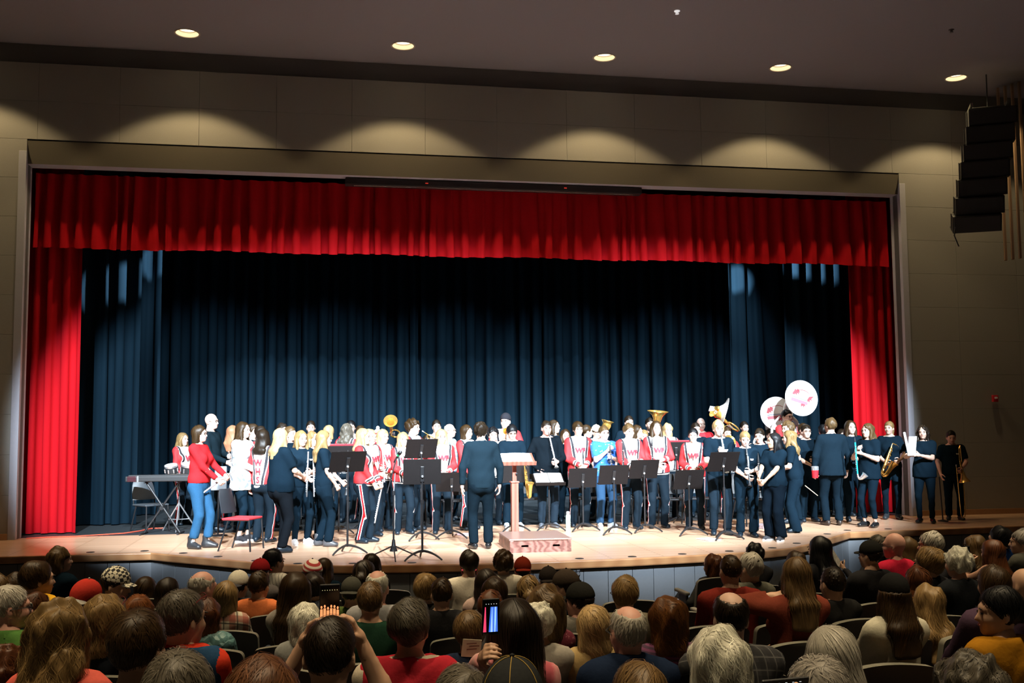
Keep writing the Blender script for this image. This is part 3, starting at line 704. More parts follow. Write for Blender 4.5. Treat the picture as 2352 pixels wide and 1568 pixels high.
        tw = np.sin(np.pi*np.clip(np.linspace(0.12, 1.0, steps), 0, 0.97))[None, :, None]*w[:, None, None]/s
        A = pts-sd*tw; B = pts+sd*tw; VV = np.stack([A, B], 2).reshape(-1, 3); k = np.arange(m)[:, None]*steps*2+np.arange(steps-1)[None, :]*2
        FF = np.stack([k, k+1, k+3, k+2], -1).reshape(-1, 4); tint = np.repeat(r.beta(0.9, 1.1, m), steps*2)
        P.add((VV*s) @ Rm.T+C, FF, 0, tint)
    return P.build(nm, [hairmat(HAIR[col] if isinstance(col, str) else col)], parent, True)
def make_cap(parent, C, Rm, s, col, back=False, brim=None, kind='cap', m=None):
    mm = m or cloth(col); sg = -1 if not back else 1
    g = Grid((-0.13, -0.16, -0.05), (0.13, 0.17, 0.20), 0.011)
    if kind == 'cap':
        g.ell((0, 0.012, 0.042), (0.092, 0.113, 0.105), k=0); g.plane((0, 0, 0.028), (0, sg*-0.10, -0.99)); 
        if back: g.ell((0, -0.135, 0.03), (0.05, 0.05, 0.04), k=0, mode='sub')
    else:
        g.ell((0, 0.014, 0.05), (0.093, 0.113, 0.105), k=0); g.plane((0, 0, 0.018), (0, -0.25, -0.97)); g.ecap((-0.0, -0.0, 0.035), (0, 0.0, 0.05), (0.097, 0.117), (0.097, 0.117), k=0.006) if False else None
    V, F = g.nets(); me = mesh_np('hat', (V*s) @ Rm.T+C, F, [mm], None, True); o = link('cap' if kind == 'cap' else 'knit_hat', me, parent)
    if kind == 'cap':
        b = MB(); n = 12; V = []; 
        for i in range(n+1):
            a = math.pi*(i/n); x = 0.078*math.cos(a); f = math.sin(a)
            for rr in (0.0, 1.0):
                for zz in (0.003, -0.003):
                    y = sg*(0.075+0.035*f*0.4+rr*(0.078*f**0.7)); V.append((x, y+0.012, 0.038+zz-0.018*rr*f-0.02*(x/0.078)**2))
        F = []
        for i in range(n):
            q = i*4; w = q+4; F += [(q, w, w+2, q+2), (q+1, q+3, w+3, w+1), (q+2, w+2, w+3, q+3), (q, q+1, w+1, w)]
        b.add([tuple(Rm @ (np.array(v)*s)+C) for v in V], F); b.build('brim', brim or mm, o, True)
        bt = MB(); bt.ball(Rm @ (np.array((0, 0.012, 0.148))*s)+C, 0.009*s, 6); bt.build('button', brim or mm, o, True)
    return o
def glasses(parent, C, Rm, s, m=None, up=False):
    b = MB(); z0, y0 = (0.004, -0.104) if not up else (0.095, -0.085)
    def T(p): return tuple(Rm @ (np.array(p)*s)+C)
    for sg in (-1, 1):
        b.tube([T((sg*0.033+0.022*math.cos(t), y0, z0+0.017*math.sin(t))) for t in np.linspace(0, 2*math.pi, 11)], 0.0022*s, 5)
        b.tube([T((sg*0.056, y0+0.002, z0+0.004)), T((sg*0.083, -0.06 if not up else -0.03, z0+0.004)), T((sg*0.086, 0.02, z0-(0.0 if not up else 0.02)))], 0.0024*s, 5)
    b.tube([T((-0.012, y0-0.002, z0+0.004)), T((0.012, y0-0.002, z0+0.004))], 0.0022*s, 5)
    return b.build('glasses', m or M_BLACKP, parent, True)

# uniform materials -------------------------------------------------
def uniform_jacket():
    m, nt, b = nodes_of('band_jacket_cloth'); n = NB(nt)
    sp = nt.nodes.new('ShaderNodeSeparateXYZ'); nt.links.new(n.attr('rest', 'Vector'), sp.inputs[0])
    ax = n.m('ABSOLUTE', sp.outputs[0]); z = sp.outputs[2]; sl = n.attr('sleeve'); al = n.attr('along')
    c = n.m('MULTIPLY_ADD', n.m('SUBTRACT', z, 0.62), 0.14, 0.050)
    dlt = n.m('SUBTRACT', ax, c); ad = n.m('ABSOLUTE', dlt)
    white = (0.80, 0.79, 0.77); red = (0.44, 0.014, 0.018); blk = (0.010, 0.010, 0.016)
    col = n.mix(n.m('GREATER_THAN', dlt, 0.016), white, red); col = n.mix(n.m('LESS_THAN', ad, 0.0095), col, blk)
    hem = n.m('LESS_THAN', n.m('SUBTRACT', z, n.m('MULTIPLY', ax, 0.10)), 0.512); col = n.mix(hem, col, blk)
    col = n.mix(n.m('LESS_THAN', n.m('SUBTRACT', z, n.m('MULTIPLY', ax, 0.10)), 0.503), col, white)
    sc = n.mix(n.m('GREATER_THAN', al, 0.80), red, white); sc = n.mix(n.m('GREATER_THAN', al, 0.835), sc, blk); sc = n.mix(n.m('GREATER_THAN', al, 0.87), sc, white); sc = n.mix(n.m('GREATER_THAN', al, 0.90), sc, red)
    nt.links.new(n.mix(n.m('GREATER_THAN', sl, 0.5), col, sc), b.inputs['Base Color']); b.inputs['Roughness'].default_value = 0.75
    return m
def uniform_pants():
    m, nt, b = nodes_of('band_trouser_cloth'); n = NB(nt); st = n.m('ABSOLUTE', n.attr('ly')); ou = n.m('GREATER_THAN', n.attr('out'), 0.25)
    col = n.mix(n.m('MULTIPLY', n.m('LESS_THAN', st, 0.024), ou), (0.0058, 0.0122, 0.0195), (0.80, 0.78, 0.76)); col = n.mix(n.m('MULTIPLY', n.m('LESS_THAN', st, 0.014), ou), col, (0.44, 0.014, 0.018))
    nt.links.new(col, b.inputs['Base Color']); b.inputs['Roughness'].default_value = 0.8; sin_(b, 'Specular IOR Level', 0.08)
    return m
def plaid(name, base, c1, c2, sc=14.0):
    m, nt, b = nodes_of(name); n = NB(nt); v = n.coord(); sp = nt.nodes.new('ShaderNodeSeparateXYZ'); nt.links.new(v, sp.inputs[0])
    def band(o, f, w, ph=0.0): return n.m('LESS_THAN', n.m('FRACT', n.m('MULTIPLY_ADD', o, f, ph)), w)
    x = n.m('ADD', sp.outputs[0], n.m('MULTIPLY', sp.outputs[1], 0.6)); z = n.m('SUBTRACT', sp.outputs[2], n.m('MULTIPLY', sp.outputs[1], 0.4))
    col = n.mix(n.m('MULTIPLY', band(x, sc, 0.45), 0.7), base, c1); col = n.mix(n.m('MULTIPLY', band(z, sc, 0.45), 0.7), col, c1)
    col = n.mix(n.m('MULTIPLY', band(x, sc, 0.1, 0.2), 0.8), col, c2); col = n.mix(n.m('MULTIPLY', band(z, sc, 0.1, 0.2), 0.8), col, c2)
    nt.links.new(col, b.inputs['Base Color']); b.inputs['Roughness'].default_value = 0.9
    return m
def blotch(name, c0, c1, sc=9.0, lo=0.42, hi=0.58):
    m, nt, b = nodes_of(name); n = NB(nt); t = n.tex('Noise', sc, n.coord(), Detail=4); r = nt.nodes.new('ShaderNodeMapRange'); nt.links.new(t.outputs[0], r.inputs[0]); r.inputs[1].default_value = lo; r.inputs[2].default_value = hi
    nt.links.new(n.mix(r.outputs[0], c0, c1), b.inputs['Base Color']); b.inputs['Roughness'].default_value = 0.9
    n.bump(b, t.outputs[0], 0.3)
    return m
M_UJ = uniform_jacket(); M_UP = uniform_pants()
M_EYE = mat('eye_dark', (0.015, 0.012, 0.010), 0.2); M_LIP = mat('lip', (0.42, 0.14, 0.12), 0.5); M_SOLE = mat('white_sole', (0.75, 0.75, 0.73), 0.6)
BLK = (0.0055, 0.0128, 0.0210); NAVY = (0.012, 0.018, 0.04); DENIM = (0.022, 0.075, 0.15); DDEN = (0.022, 0.035, 0.055)

def text_mesh(txt, size, m, ext=0.002, off=0.0):
    cu = bpy.data.curves.new('lettering', 'FONT'); cu.body = txt; cu.size = size; cu.extrude = ext; cu.offset = off; cu.align_x = 'CENTER'; cu.align_y = 'CENTER'; cu.resolution_u = 2
    o = bpy.data.objects.new('lettering_source', cu); COL.objects.link(o); dg = bpy.context.evaluated_depsgraph_get(); dg.update()
    me = bpy.data.meshes.new_from_object(o.evaluated_get(dg)); bpy.data.objects.remove(o); bpy.data.curves.remove(cu)
    me.materials.clear(); me.materials.append(m); return me
def bend(me, R):
    for v in me.vertices: v.co.z -= v.co.x*v.co.x/(2*R)
    return me
EMB = bend(text_mesh('WF', 0.115, M_TXTRED, 0.003, 0.006), 0.15)
BACKL = text_mesh('W\nH\nS', 0.13, M_TXTRED, 0.003, 0.004)
PATCH = text_mesh('WF', 0.035, mat('patch_white', (0.8, 0.75, 0.75), 0.8), 0.001, 0.002)

class Fig:
    """joints of a figure in its own frame: feet (or seat floor) at z=0, facing -y"""
    pass
def stand_joints(H, fem, b, lean, twist, pose, stance, hy, hp, hr=0.0):
    j = Fig(); j.H = H; j.fem = fem; j.b = b; j.s = H/1.72
    Rt = np.array(Matrix.Rotation(twist, 3, 'Z') @ Matrix.Rotation(lean, 3, 'X')); j.Rt = Rt; j.P = np.array([0, 0.005*H, 0.53*H])
    def T(x, y, z): return j.P+Rt @ (np.array([x, y, z])*H)
    j.T = T; j.N = T(0, 0.012, 0.300); j.sh = [T(sg*(0.091 if fem else 0.102)*(0.5+0.5*b), 0.008, 0.278) for sg in (-1, 1)]
    j.hc = j.N+Rt @ np.array([0, -0.014*H, 0])+np.array([0, -0.01*H*abs(math.sin(lean)), 0.098*H]); j.hs = 1.0*(H/1.72)**0.45*(0.96 if fem else 1.0)
    j.hc[2] += 0.0; j.HR = eul(hy, hp, hr)
    j.hip = [np.array([sg*0.050*H*(0.6+0.4*b), 0.005*H, 0.51*H]) for sg in (-1, 1)]
    j.ank = [np.array([stance[0]*H*-1, stance[2]*H, 0.045*H]), np.array([stance[1]*H, stance[3]*H, 0.045*H])]
    j.knee = []
    for i in (0, 1):
        k, a = ik(j.hip[i], j.ank[i], 0.245*H, 0.232*H, (0.15*(i*2-1), -1, 0)); j.knee.append(k); j.ank[i] = np.array([a[0], a[1], 0.045*H])
    arms(j, pose); return j
POSES = {
 'sides': ((-0.155, -0.02, -0.055, 'relaxed'), (0.155, -0.02, -0.055, 'relaxed')),
 'clar': ((-0.015, -0.15, 0.115, 'hold'), (0.02, -0.14, 0.20, 'hold')),
 'low': ((-0.02, -0.155, 0.06, 'hold'), (0.03, -0.15, 0.11, 'hold')),
 'clasp': ((-0.025, -0.13, 0.06, 'hold'), (0.03, -0.13, 0.05, 'hold')),
 'high': ((-0.04, -0.14, 0.21, 'hold'), (0.03, -0.15, 0.16, 'hold')),
 'one': ((-0.15, -0.04, -0.05, 'relaxed'), (0.04, -0.16, 0.10, 'hold')),
 'onel': ((-0.04, -0.16, 0.10, 'hold'), (0.15, -0.04, -0.05, 'relaxed')),
 'horn': ((-0.06, -0.16, 0.20, 'hold'), (0.07, -0.15, 0.14, 'hold')),
 'back': ((-0.08, 0.09, -0.01, 'relaxed'), (0.08, 0.09, -0.01, 'relaxed')),
}
def arms(j, pose):
    H = j.H; ps = POSES[pose] if isinstance(pose, str) else pose; j.el = []; j.wr = []; j.hm = []
    for i, sg in ((0, -1), (1, 1)):
        t = ps[i]; tgt = j.T(t[0], t[1], t[2]) if not isinstance(t[0], str) else np.asarray(t[1], float); pole = j.Rt @ np.array([sg*0.75, 0.35, -0.75]) if len(t) < 5 or isinstance(t[0], str) and t[4] is None else np.array(t[4], float)
        e, w = ik(j.sh[i], tgt, 0.168*H, 0.150*H, pole); j.el.append(e); j.wr.append(w); j.hm.append(t[3])
def bounds(pts, m):
    P = np.array(pts); return P.min(0)-m, P.max(0)+m
def torso(g, j, o, k=0.05, low=0.0):
    H, b, T = j.H, j.b, j.T; sx = j.Rt @ np.array([1, 0, 0]); fem = j.fem
    hip = (0.100 if fem else 0.093)*b*H+o; wa = (0.078 if fem else 0.086)*b*H+o; ch = (0.088 if fem else 0.100)*b*H+o
    g.ecap(T(0, 0, -0.02-low), T(0, 0, 0.03), (hip, 0.072*b*H+o), (hip*0.95, 0.068*b*H+o), sx, k)
    g.ecap(T(0, 0, 0.03), T(0, -0.002, 0.13), (hip*0.95, 0.068*b*H+o), (wa, 0.060*b*H+o), sx, k)
    g.ecap(T(0, -0.002, 0.13), T(0, 0, 0.235), (wa, 0.061*b*H+o), (ch, 0.066*b*H+o), sx, k)
    g.ecap(j.sh[0]*0.86+j.sh[1]*0.14, j.sh[1]*0.86+j.sh[0]*0.14, (0.036*H+o, 0.036*H+o), (0.036*H+o, 0.036*H+o), (0, 0, 1), k)
    for i in (0, 1): g.cap(j.N+np.array([0, 0, 0.016*H]), j.sh[i]*0.8+j.N*0.2, 0.030*H+o*0.7, 0.026*H+o*0.7, k)
    if fem:
        for sg in (-1, 1): g.ell(T(sg*0.045*b, -0.052*b, 0.20), (0.040*H+o, 0.036*H+o, 0.038*H+o), k=0.04)
    elif b > 1.15: g.ell(T(0, -0.035*b, 0.07), (0.08*b*H+o, 0.055*b*H+o, 0.09*H), k=0.06)
def make_body(t, j, sk, browc, legs=False, h=0.02, hand=(True, True), hh=0.007, fat=0.0, armskin=True, cutz=0.03, hd=0.012):
    H = j.H; s = j.s; pts = [j.P-np.array([0, 0, 0.05]), *j.sh, *j.el, *j.wr, j.hc]
    lo, hi = bounds(pts, 0.14*s); g = Grid(lo, hi, h); torso(g, j, -0.012); g.plane(j.T(0, 0, cutz), -(j.Rt @ np.array([0, 0, 1.0])))
    nk = j.hc+j.HR @ np.array([0, 0.02, -0.06])
    g.cap(j.N+np.array([0, 0, 0.012*H]), nk, 0.047*s*(0.9 if j.fem else 1.0), 0.050*s*(0.9 if j.fem else 1.0), 0.04)
    for i in (0, 1):
        g.cap(j.sh[i], j.el[i], 0.026*H*(0.6+0.4*j.b), 0.0215*H, 0.03); m = j.el[i]*0.7+j.wr[i]*0.3
        g.cap(j.el[i], m, 0.0215*H, 0.0225*H, 0.02); g.cap(m, j.wr[i], 0.0225*H, 0.0155*H, 0.02)
    P = Parts(); V, F = g.nets(); P.add(V, F)
    V, F, face = head_shape(j.fem, fat, hd); P.add((V*j.hs) @ j.HR.T+j.hc, F)
    fv = (np.array(face.v)*j.hs) @ j.HR.T+j.hc; fq = np.array([f for f in face.f if len(f) == 4]); fm = np.array([m for f, m in zip(face.f, face.mi) if len(f) == 4])
    P.V.append(fv.astype(f32)); P.F.append(fq+P.n); P.M.append(fm); P.T.append(np.zeros(len(fv), f32)); P.n += len(fv)
    for i, sg in ((0, -1), (1, 1)):
        if not hand[i]: continue
        palm = j.Rt @ np.array([-sg*0.8, 0.25, 0.1]) if j.hm[i] in ('hold', 'grip') else j.Rt @ np.array([-sg, -0.1, 0])
        if hasattr(j, 'palm') and j.palm[i] is not None: palm = np.asarray(j.palm[i], float)
        V, F = hand_place(j.wr[i], j.el[i], palm, j.hm[i], i == 0, 0.95*s, hh); P.add(V, F)
    if legs:
        g = Grid(*bounds([*j.hip, *j.knee, *j.ank], 0.12*s), h)
        for i in (0, 1): g.cap(j.hip[i], j.knee[i], 0.036*H, 0.022*H); g.cap(j.knee[i], j.ank[i]-np.array([0, 0, 0.02*H]), 0.022*H, 0.0185*H)
        P.add(*g.nets())
    return P.build('body', [skin(sk), M_EYE, M_LIP, browc], t)
def make_top(t, j, m, sleeve='short', hem=-0.03, o=0.012, h=0.02, name='shirt', uniform=False, collar=False, seed=0, wr_=0.0035, flare=0.0, neck=0.0, sh=1.0):
    H = j.H; s = j.s; pts = [j.T(0, 0, hem-0.03), *j.sh, *j.el, j.N]+([*j.wr] if sleeve == 'long' else [])
    g = Grid(*bounds(pts, 0.15*s*max(1, j.b)), h); torso(g, j, o, low=max(0, -hem-0.02))
    if flare: g.ecap(j.T(0, 0, 0.08), j.T(0, 0, hem-0.02), (0.09*H*j.b+o, 0.07*H*j.b+o), (0.10*H*j.b+o+flare, 0.078*H*j.b+o+flare), j.Rt @ np.array([1, 0, 0]), 0.05)
    up = j.Rt @ np.array([0, 0, 1.0]); g.plane(j.N+up*(0.020+neck)*H, up+j.Rt @ np.array([0, -0.22, 0]))
    sl = []
    for i in (0, 1):
        A, E, Wp = j.sh[i], j.el[i], j.wr[i]; ra = (0.0325 if sleeve != 'long' else 0.030)*H*(0.55+0.45*j.b)+o*0.5
        if sleeve == 'none': continue
        if sleeve == 'short': c = A+(E-A)*0.80*sh; g.cap(A, E, ra, ra*0.98, 0.035, cut=(c, nrm(E-A))); sl.append((A, E, None))
        else:
            g.cap(A, E, ra, 0.0255*H+o*0.4, 0.035); c = E+(Wp-E)*0.97; g.cap(E, Wp+(Wp-E)*0.2, 0.0255*H+o*0.4, 0.0195*H+o*0.3, 0.02, cut=(c, nrm(Wp-E))); sl.append((A, E, Wp))
    if wr_: g.wrinkle(wr_, 42/s, seed+1)
    g.plane_if(j.T(0, 0, hem), -up, j.wr if sleeve == 'long' else j.el, 0.075*s)
    V, F = g.nets(); at = None
    if uniform:
        Vd = V.astype(float); dt = np.full(len(V), 9.0); al = np.zeros(len(V))
        for A, E, Wp in sl:
            l1, l2 = np.linalg.norm(E-A), np.linalg.norm(Wp-E)
            for a, b, o0, l in ((A, E, 0.0, l1), (E, Wp, l1, l2)):
                d = b-a; q = np.clip((Vd-a) @ d/(d@d), 0, 1.3); dd = np.linalg.norm(Vd-a-q[:, None]*d, axis=1); u = dd < dt; dt[u] = dd[u]; al[u] = ((o0+q*l)/(l1+l2))[u]
        R0 = (Vd-j.P) @ j.Rt/H; R0[:, 2] += 0.53; slm = ((dt < 0.055*H) & ~((np.abs(R0[:, 0]) < 0.09) & (dt > 0.043*H))).astype(f32)
        inn = (np.abs(R0[:, 0]) < 0.085); slm[inn & (al < 0.25)] = 0; slm[(np.abs(R0[:, 0]) > 0.105) & (dt < 0.08*H)] = 1
        at = {'rest': R0, 'sleeve': slm, 'along': al}
    o_ = link(name, mesh_np(name, V, F, [m], None, True, at), t)
    if collar:
        c = MB(); y = 0.03; n = 14
        for sg in (0,):
            pts = []
            for k in range(n+1):
                a = math.pi*(0.5+0.12)+2*math.pi*0.88*k/n-math.pi*0.0; pts.append(j.N+j.Rt @ (np.array([0.046*math.cos(a), 0.044*math.sin(a)-0.004, 0.012+0.010*math.sin(a)])*H))
            c.tube(pts, 0.012*s, 6, flat=1.6)
        c.build('collar', m, o_, True)
    return o_
def make_pants(t, j, m, style='straight', h=0.021, top=0.05, uniform=False, seed=0, name='trousers', ank=0.06, wr_=0.004):
    H = j.H; s = j.s; b = 0.6+0.4*j.b; kr, ar = {'straight': (0.040, 0.037), 'skinny': (0.034, 0.0255), 'wide': (0.046, 0.056), 'boot': (0.038, 0.044)}[style]
    g = Grid(*bounds([j.T(0, 0, top), *j.hip, *j.knee, *j.ank], 0.13*s*max(1, j.b)), h); torso(g, j, 0.001, low=0.0); up = j.Rt @ np.array([0, 0, 1.0])
    for sg in (-1, 1): g.ell(j.P+np.array([sg*0.042*H*b, 0.034*H*b, -0.045*H]), (0.046*H*b, 0.040*H*b, 0.048*H*b), k=0.05)
    g.plane(j.T(0, 0, top), up)
    for i in (0, 1):
        g.cap(j.hip[i], j.knee[i], 0.060*H*b, kr*H*(0.7+0.3*b), 0.02)
        d = nrm(j.ank[i]-j.knee[i]); e = j.ank[i]+d*0.03*H; g.cap(j.knee[i], e, kr*H*(0.7+0.3*b), ar*H, 0.02, cut=((0, 0, ank*H-0.015*H), (0, 0, -1)))
    if wr_: g.wrinkle(wr_, 38/s, seed+5)
    g.plane((0, 0, ank*H-0.02*H), (0, 0, -1))
    V, F = g.nets(); at = None
    if uniform:
        Vd = V.astype(float); ly = np.full(len(V), 9.0); out = np.zeros(len(V)); best = np.full(len(V), 9.0)
        for i, sg in ((0, -1), (1, 1)):
            for a, b_ in ((j.hip[i]+np.array([0, 0, 0.06*H]), j.knee[i]), (j.knee[i], j.ank[i])):
                d = b_-a; q = np.clip((Vd-a) @ d/(d@d), 0, 1.1); r = Vd-a-q[:, None]*d; dd = np.linalg.norm(r, axis=1); u = dd < best; best[u] = dd[u]; ly[u] = r[u, 1]; out[u] = (sg*r[:, 0]/(dd+1e-6))[u]
        at = {'ly': ly, 'out': out}
    return link(name, mesh_np(name, V, F, [m], None, True, at), t)
def make_shoes(t, j, m, yaw=(0.25, 0.25), boot=False, sole=None, h=0.014):
    s = j.s
    for i, sg in ((0, -1), (1, 1)):
        A = j.ank[i]; a = sg*yaw[i]; R = rotz(a); g = Grid((-0.09, -0.22, -0.002), (0.09, 0.12, 0.22 if boot else 0.13), h)
        g.ecap((0, 0.045, 0.045), (0, -0.125, 0.033), (0.038, 0.042), (0.043, 0.034), k=0.03); g.ell((0, -0.02, 0.06), (0.037, 0.07, 0.045), k=0.03)
        if boot: g.cap((0, 0.02, 0.05), (0, 0.022, 0.19), 0.045, 0.048, 0.03)
        g.plane((0, 0, 0.004), (0, 0, -1)); g.plane((0, 0, 0.185 if boot else 0.098), (0, 0, 1)); V, F = g.nets(); Rn = np.array(R)
        V = (V*s) @ Rn.T+np.array([A[0], A[1], 0.0]); o = link('shoe', mesh_np('shoe', V, F, [m], None, True), t)
        if sole:
            b = MB(); n = 16; pr = [(0.045*math.cos(q)*(1 if math.sin(q) > 0 else 0.9), -0.04-0.132*math.sin(q)) for q in np.linspace(0, 2*math.pi, n, endpoint=False)]
            V = [tuple(Rn @ (np.array([x, y, z])*s)+np.array([A[0], A[1], 0])) for z in (0.0, 0.026) for x, y in pr]
            b.add(V, [tuple(range(n-1, -1, -1)), tuple(range(n, 2*n))]+[(k, (k+1) % n, n+(k+1) % n, n+k) for k in range(n)]); b.build('sole', sole, o)
PSEED = [0]; PLACED = []
def stage_person(label, head, Y=None, feet=None, yaw=0, hy=0, hp=0, pose='sides', fem=False, b=1.0, lean=0, top='uniform', tcol=BLK, pants='uniform', pcol=BLK, pstyle='straight', hair='short', hcol='brown', hL=0.3, sk='light', shoes=BLK, boot=False, sole=None, hat=None, gl=False, hem=-0.03, stance=(0.06, 0.06, 0.0, 0.0), front=True, group='band members on the stage', fat=0.0, vol=0.0, ank=0.06, H=None, patch=False, o=0.012, flare=0.0, low=False):
    """head = pixel of the top of the head; place from the feet pixel or from a stage depth Y"""
    PSEED[0] += 1; sd = PSEED[0]
    if feet is not None: p = atz(*feet); Y = p[1]
    else:
        # step up or down stage until the spot is free
        obs = [atz(*q) for q in FEETS]+PLACED; best = None
        for dy in (0, 0.25, -0.25, 0.5, -0.5, 0.75, 1.0, -0.75, 1.3):
            q = aty(head[0], 1100, Y+dy); dm = min(math.hypot(q[0]-r_[0], q[1]-r_[1]) for r_ in obs)
            if best is None or dm > best[0]+0.03: best = (dm, dy)
            if dm > 0.47: break
        Y = Y+best[1]; p = aty(head[0], 1100, Y)
    top_z = aty(head[0], head[1], Y)[2]
    if H is None:
        L = abs(math.radians(lean)); H = top_z/(0.53+0.47*math.cos(L)) / 1.005
        if hair in ('curly', 'full', 'curlylong') and not hat: H -= 0.015
        if hat == 'beanie': H -= 0.03
    H = max(1.35, min(2.0, H))
    tw = 0.0
    # shift so that the head lands on its pixel column
    j = stand_joints(H, fem, b, math.radians(lean), tw, pose, stance, math.radians(hy), math.radians(hp))
    if feet is None:
        c, s_ = math.cos(math.radians(yaw)), math.sin(math.radians(yaw)); p = np.array([p[0]-(j.hc[0]*c-j.hc[1]*s_), p[1]-(j.hc[0]*s_+j.hc[1]*c), 0])
    PLACED.append(p); t = thing('person', label, 'person', (p[0], p[1], 0), math.radians(yaw), group)
    h = 0.0235 if front else 0.031; lo_ = not front
    bm = hairmat(HAIR[hcol] if isinstance(hcol, str) else hcol)
    make_body(t, j, sk, bm, cutz=0.19, legs=ank >= 0.09, h=0.023 if front else 0.03, fat=fat, hd=0.0118 if front else 0.0145, hh=0.0085 if front else 0.012)
    if top == 'uniform':
        jk = make_top(t, j, M_UJ, 'long', -0.035, 0.016, h*0.9, 'jacket', True, seed=sd, neck=0.008)
        e = link('emblem', EMB, jk); e.location = tuple(j.T(0, -0.070*b-(0.030 if fem else 0.0)-0.0175, 0.195)); e.rotation_euler = (math.radians(90)+math.radians(lean), 0, 0); e['label'] = 'red letter emblem'
        if hy > 900: pass
    elif top == 'uniback':
        jk = make_top(t, j, M_UJ, 'long', -0.05, 0.016, h*0.9, 'jacket', True, seed=sd, neck=0.008)
        e = link('lettering', BACKL, jk); e.location = tuple(j.T(0, 0.088*b, 0.10)); e.rotation_euler = (math.radians(90), 0, math.radians(180)); e['label'] = 'red block letters down the back'
    elif top in ('tee', 'polo'):
        jk = make_top(t, j, tcol if not isinstance(tcol, tuple) else cloth(tcol), 'short', hem, o, h, 'shirt', seed=sd, collar=(top == 'polo'), flare=flare)
        if patch: e = link('emblem', PATCH, jk); e.location = tuple(j.T(0.045, -0.076*b-(0.03 if fem else 0.006), 0.215)); e.rotation_euler = (math.radians(90), 0, 0.25)
    elif top in ('long', 'suit'):
        jk = make_top(t, j, tcol if not isinstance(tcol, tuple) else cloth(tcol), 'long', hem, o if top == 'long' else 0.02, h, 'jacket' if top == 'suit' else 'shirt', seed=sd, collar=True, flare=flare, wr_=0.0035)
    if pants == 'uniform': make_pants(t, j, M_UP, 'straight', h*1.1, -0.0, True, sd, ank=0.045)
    else: make_pants(t, j, pcol if not isinstance(pcol, tuple) else cloth(pcol), pstyle, h*1.1, 0.05, False, sd, ank=ank)
    make_shoes(t, j, cloth(shoes, 0.4) if isinstance(shoes, tuple) else shoes, boot=boot, sole=sole, h=0.017 if front else 0.022)
    if hair != 'none' and not (hat == 'beanie' and hair == 'short'):
        make_hair(t, j.hc, j.HR, j.hs, hair, hcol, 110 if front else 60, sd, 0.0125 if front else 0.016, hL, vol, hat=bool(hat))
    if hat: hat(t, j) if callable(hat) else make_cap(t, j.hc, j.HR, j.hs, (0.02, 0.02, 0.025), kind='beanie')
    if gl: glasses(t, j.hc, j.HR, j.hs)
    t['_j'] = 0; del t['_j']
    J = Matrix.Translation((p[0], p[1], 0)) @ Matrix.Rotation(math.radians(yaw), 4, 'Z')
    j.world = lambda q: J @ Vector(tuple(float(v) for v in q)); j.obj = t; j.M = J
    return j
# ------------------------------------------------------------------ stage furniture
def bezier(p0, p1, p2, n=8):
    p0, p1, p2 = Vector(p0), Vector(p1), Vector(p2); return [p0*(1-t)**2+p1*2*t*(1-t)+p2*t*t for t in [i/n for i in range(n+1)]]
def stand_at(base, label, desk_px=None, tilt=28, yaw=0, wid=0.50, hgt=0.33, folder=None, music=False, zdesk=None):
    p = atz(*base); Y = p[1]
    z = aty(desk_px[0], desk_px[1], Y)[2] if desk_px else zdesk; dx = (aty(desk_px[0], desk_px[1], Y)[0]-p[0]) if desk_px else 0
    t = thing('music_stand', label, 'music stand', (p[0], p[1], 0), math.radians(yaw), 'black music stands on the stage')
    l = MB(); l.tube([(0, 0, 0.10), (0, 0, 0.75)], 0.015, 8); l.tube([(0, 0, 0.75), (0, 0, z-0.02)], 0.011, 8); l.build('shaft', M_BLACK, t, True)
    MB().tube([(0, 0, 0.73), (0, 0, 0.78)], 0.021, 8).build('collar', M_BLACK, t, True)
    for k in range(3):
        a = math.radians(90+120*k); c, s = math.cos(a), math.sin(a)
        MB().tube(bezier((c*0.012, s*0.012, 0.12), (c*0.16, s*0.16, 0.11), (c*0.28, s*0.28, 0.012)), [0.018, 0.018, 0.017, 0.016, 0.015, 0.014, 0.014, 0.013, 0.012], 6).build('leg', M_BLACK, t, True)
    # the desk leans back away from the player, who stands behind it
    sg_ = -1 if tilt < 0 else 1; R = rotx(math.radians(tilt)); C = Vector((0, 0, z)); d = MB(); d.box(C, (wid, 0.008, hgt), R, bev=0.003)
    d.box(C+R @ Vector((0, 0.03*sg_, -hgt/2+0.004)), (wid, 0.06, 0.008), R, bev=0.002); dk = d.build('desk', M_STAND, t)
    MB().box(C+R @ Vector((0, -0.012*sg_, -0.03)), (0.05, 0.02, hgt*0.62), R, bev=0.006).build('bracket', M_BLACK, dk)
    MB().ball(C+R @ Vector((0, -0.032*sg_, -0.06)), 0.019, 8).build('knob', M_CHROME, dk, True)
    if folder:
        f = MB(); f.box(C+R @ Vector((0, 0.010, 0.022)), (wid*0.94, 0.008, hgt*1.04), R, bev=0.002); f.build('folder', folder, dk); 
    if music:
        f = MB()
        for sg in (-1, 1): f.box(C+R @ Vector((sg*0.118, 0.014*sg_, 0.02)), (0.225, 0.004, 0.30), R @ rotz(sg*0.05), bev=0.001)
        f.build('sheet_music', M_PAPER, dk)
    return t
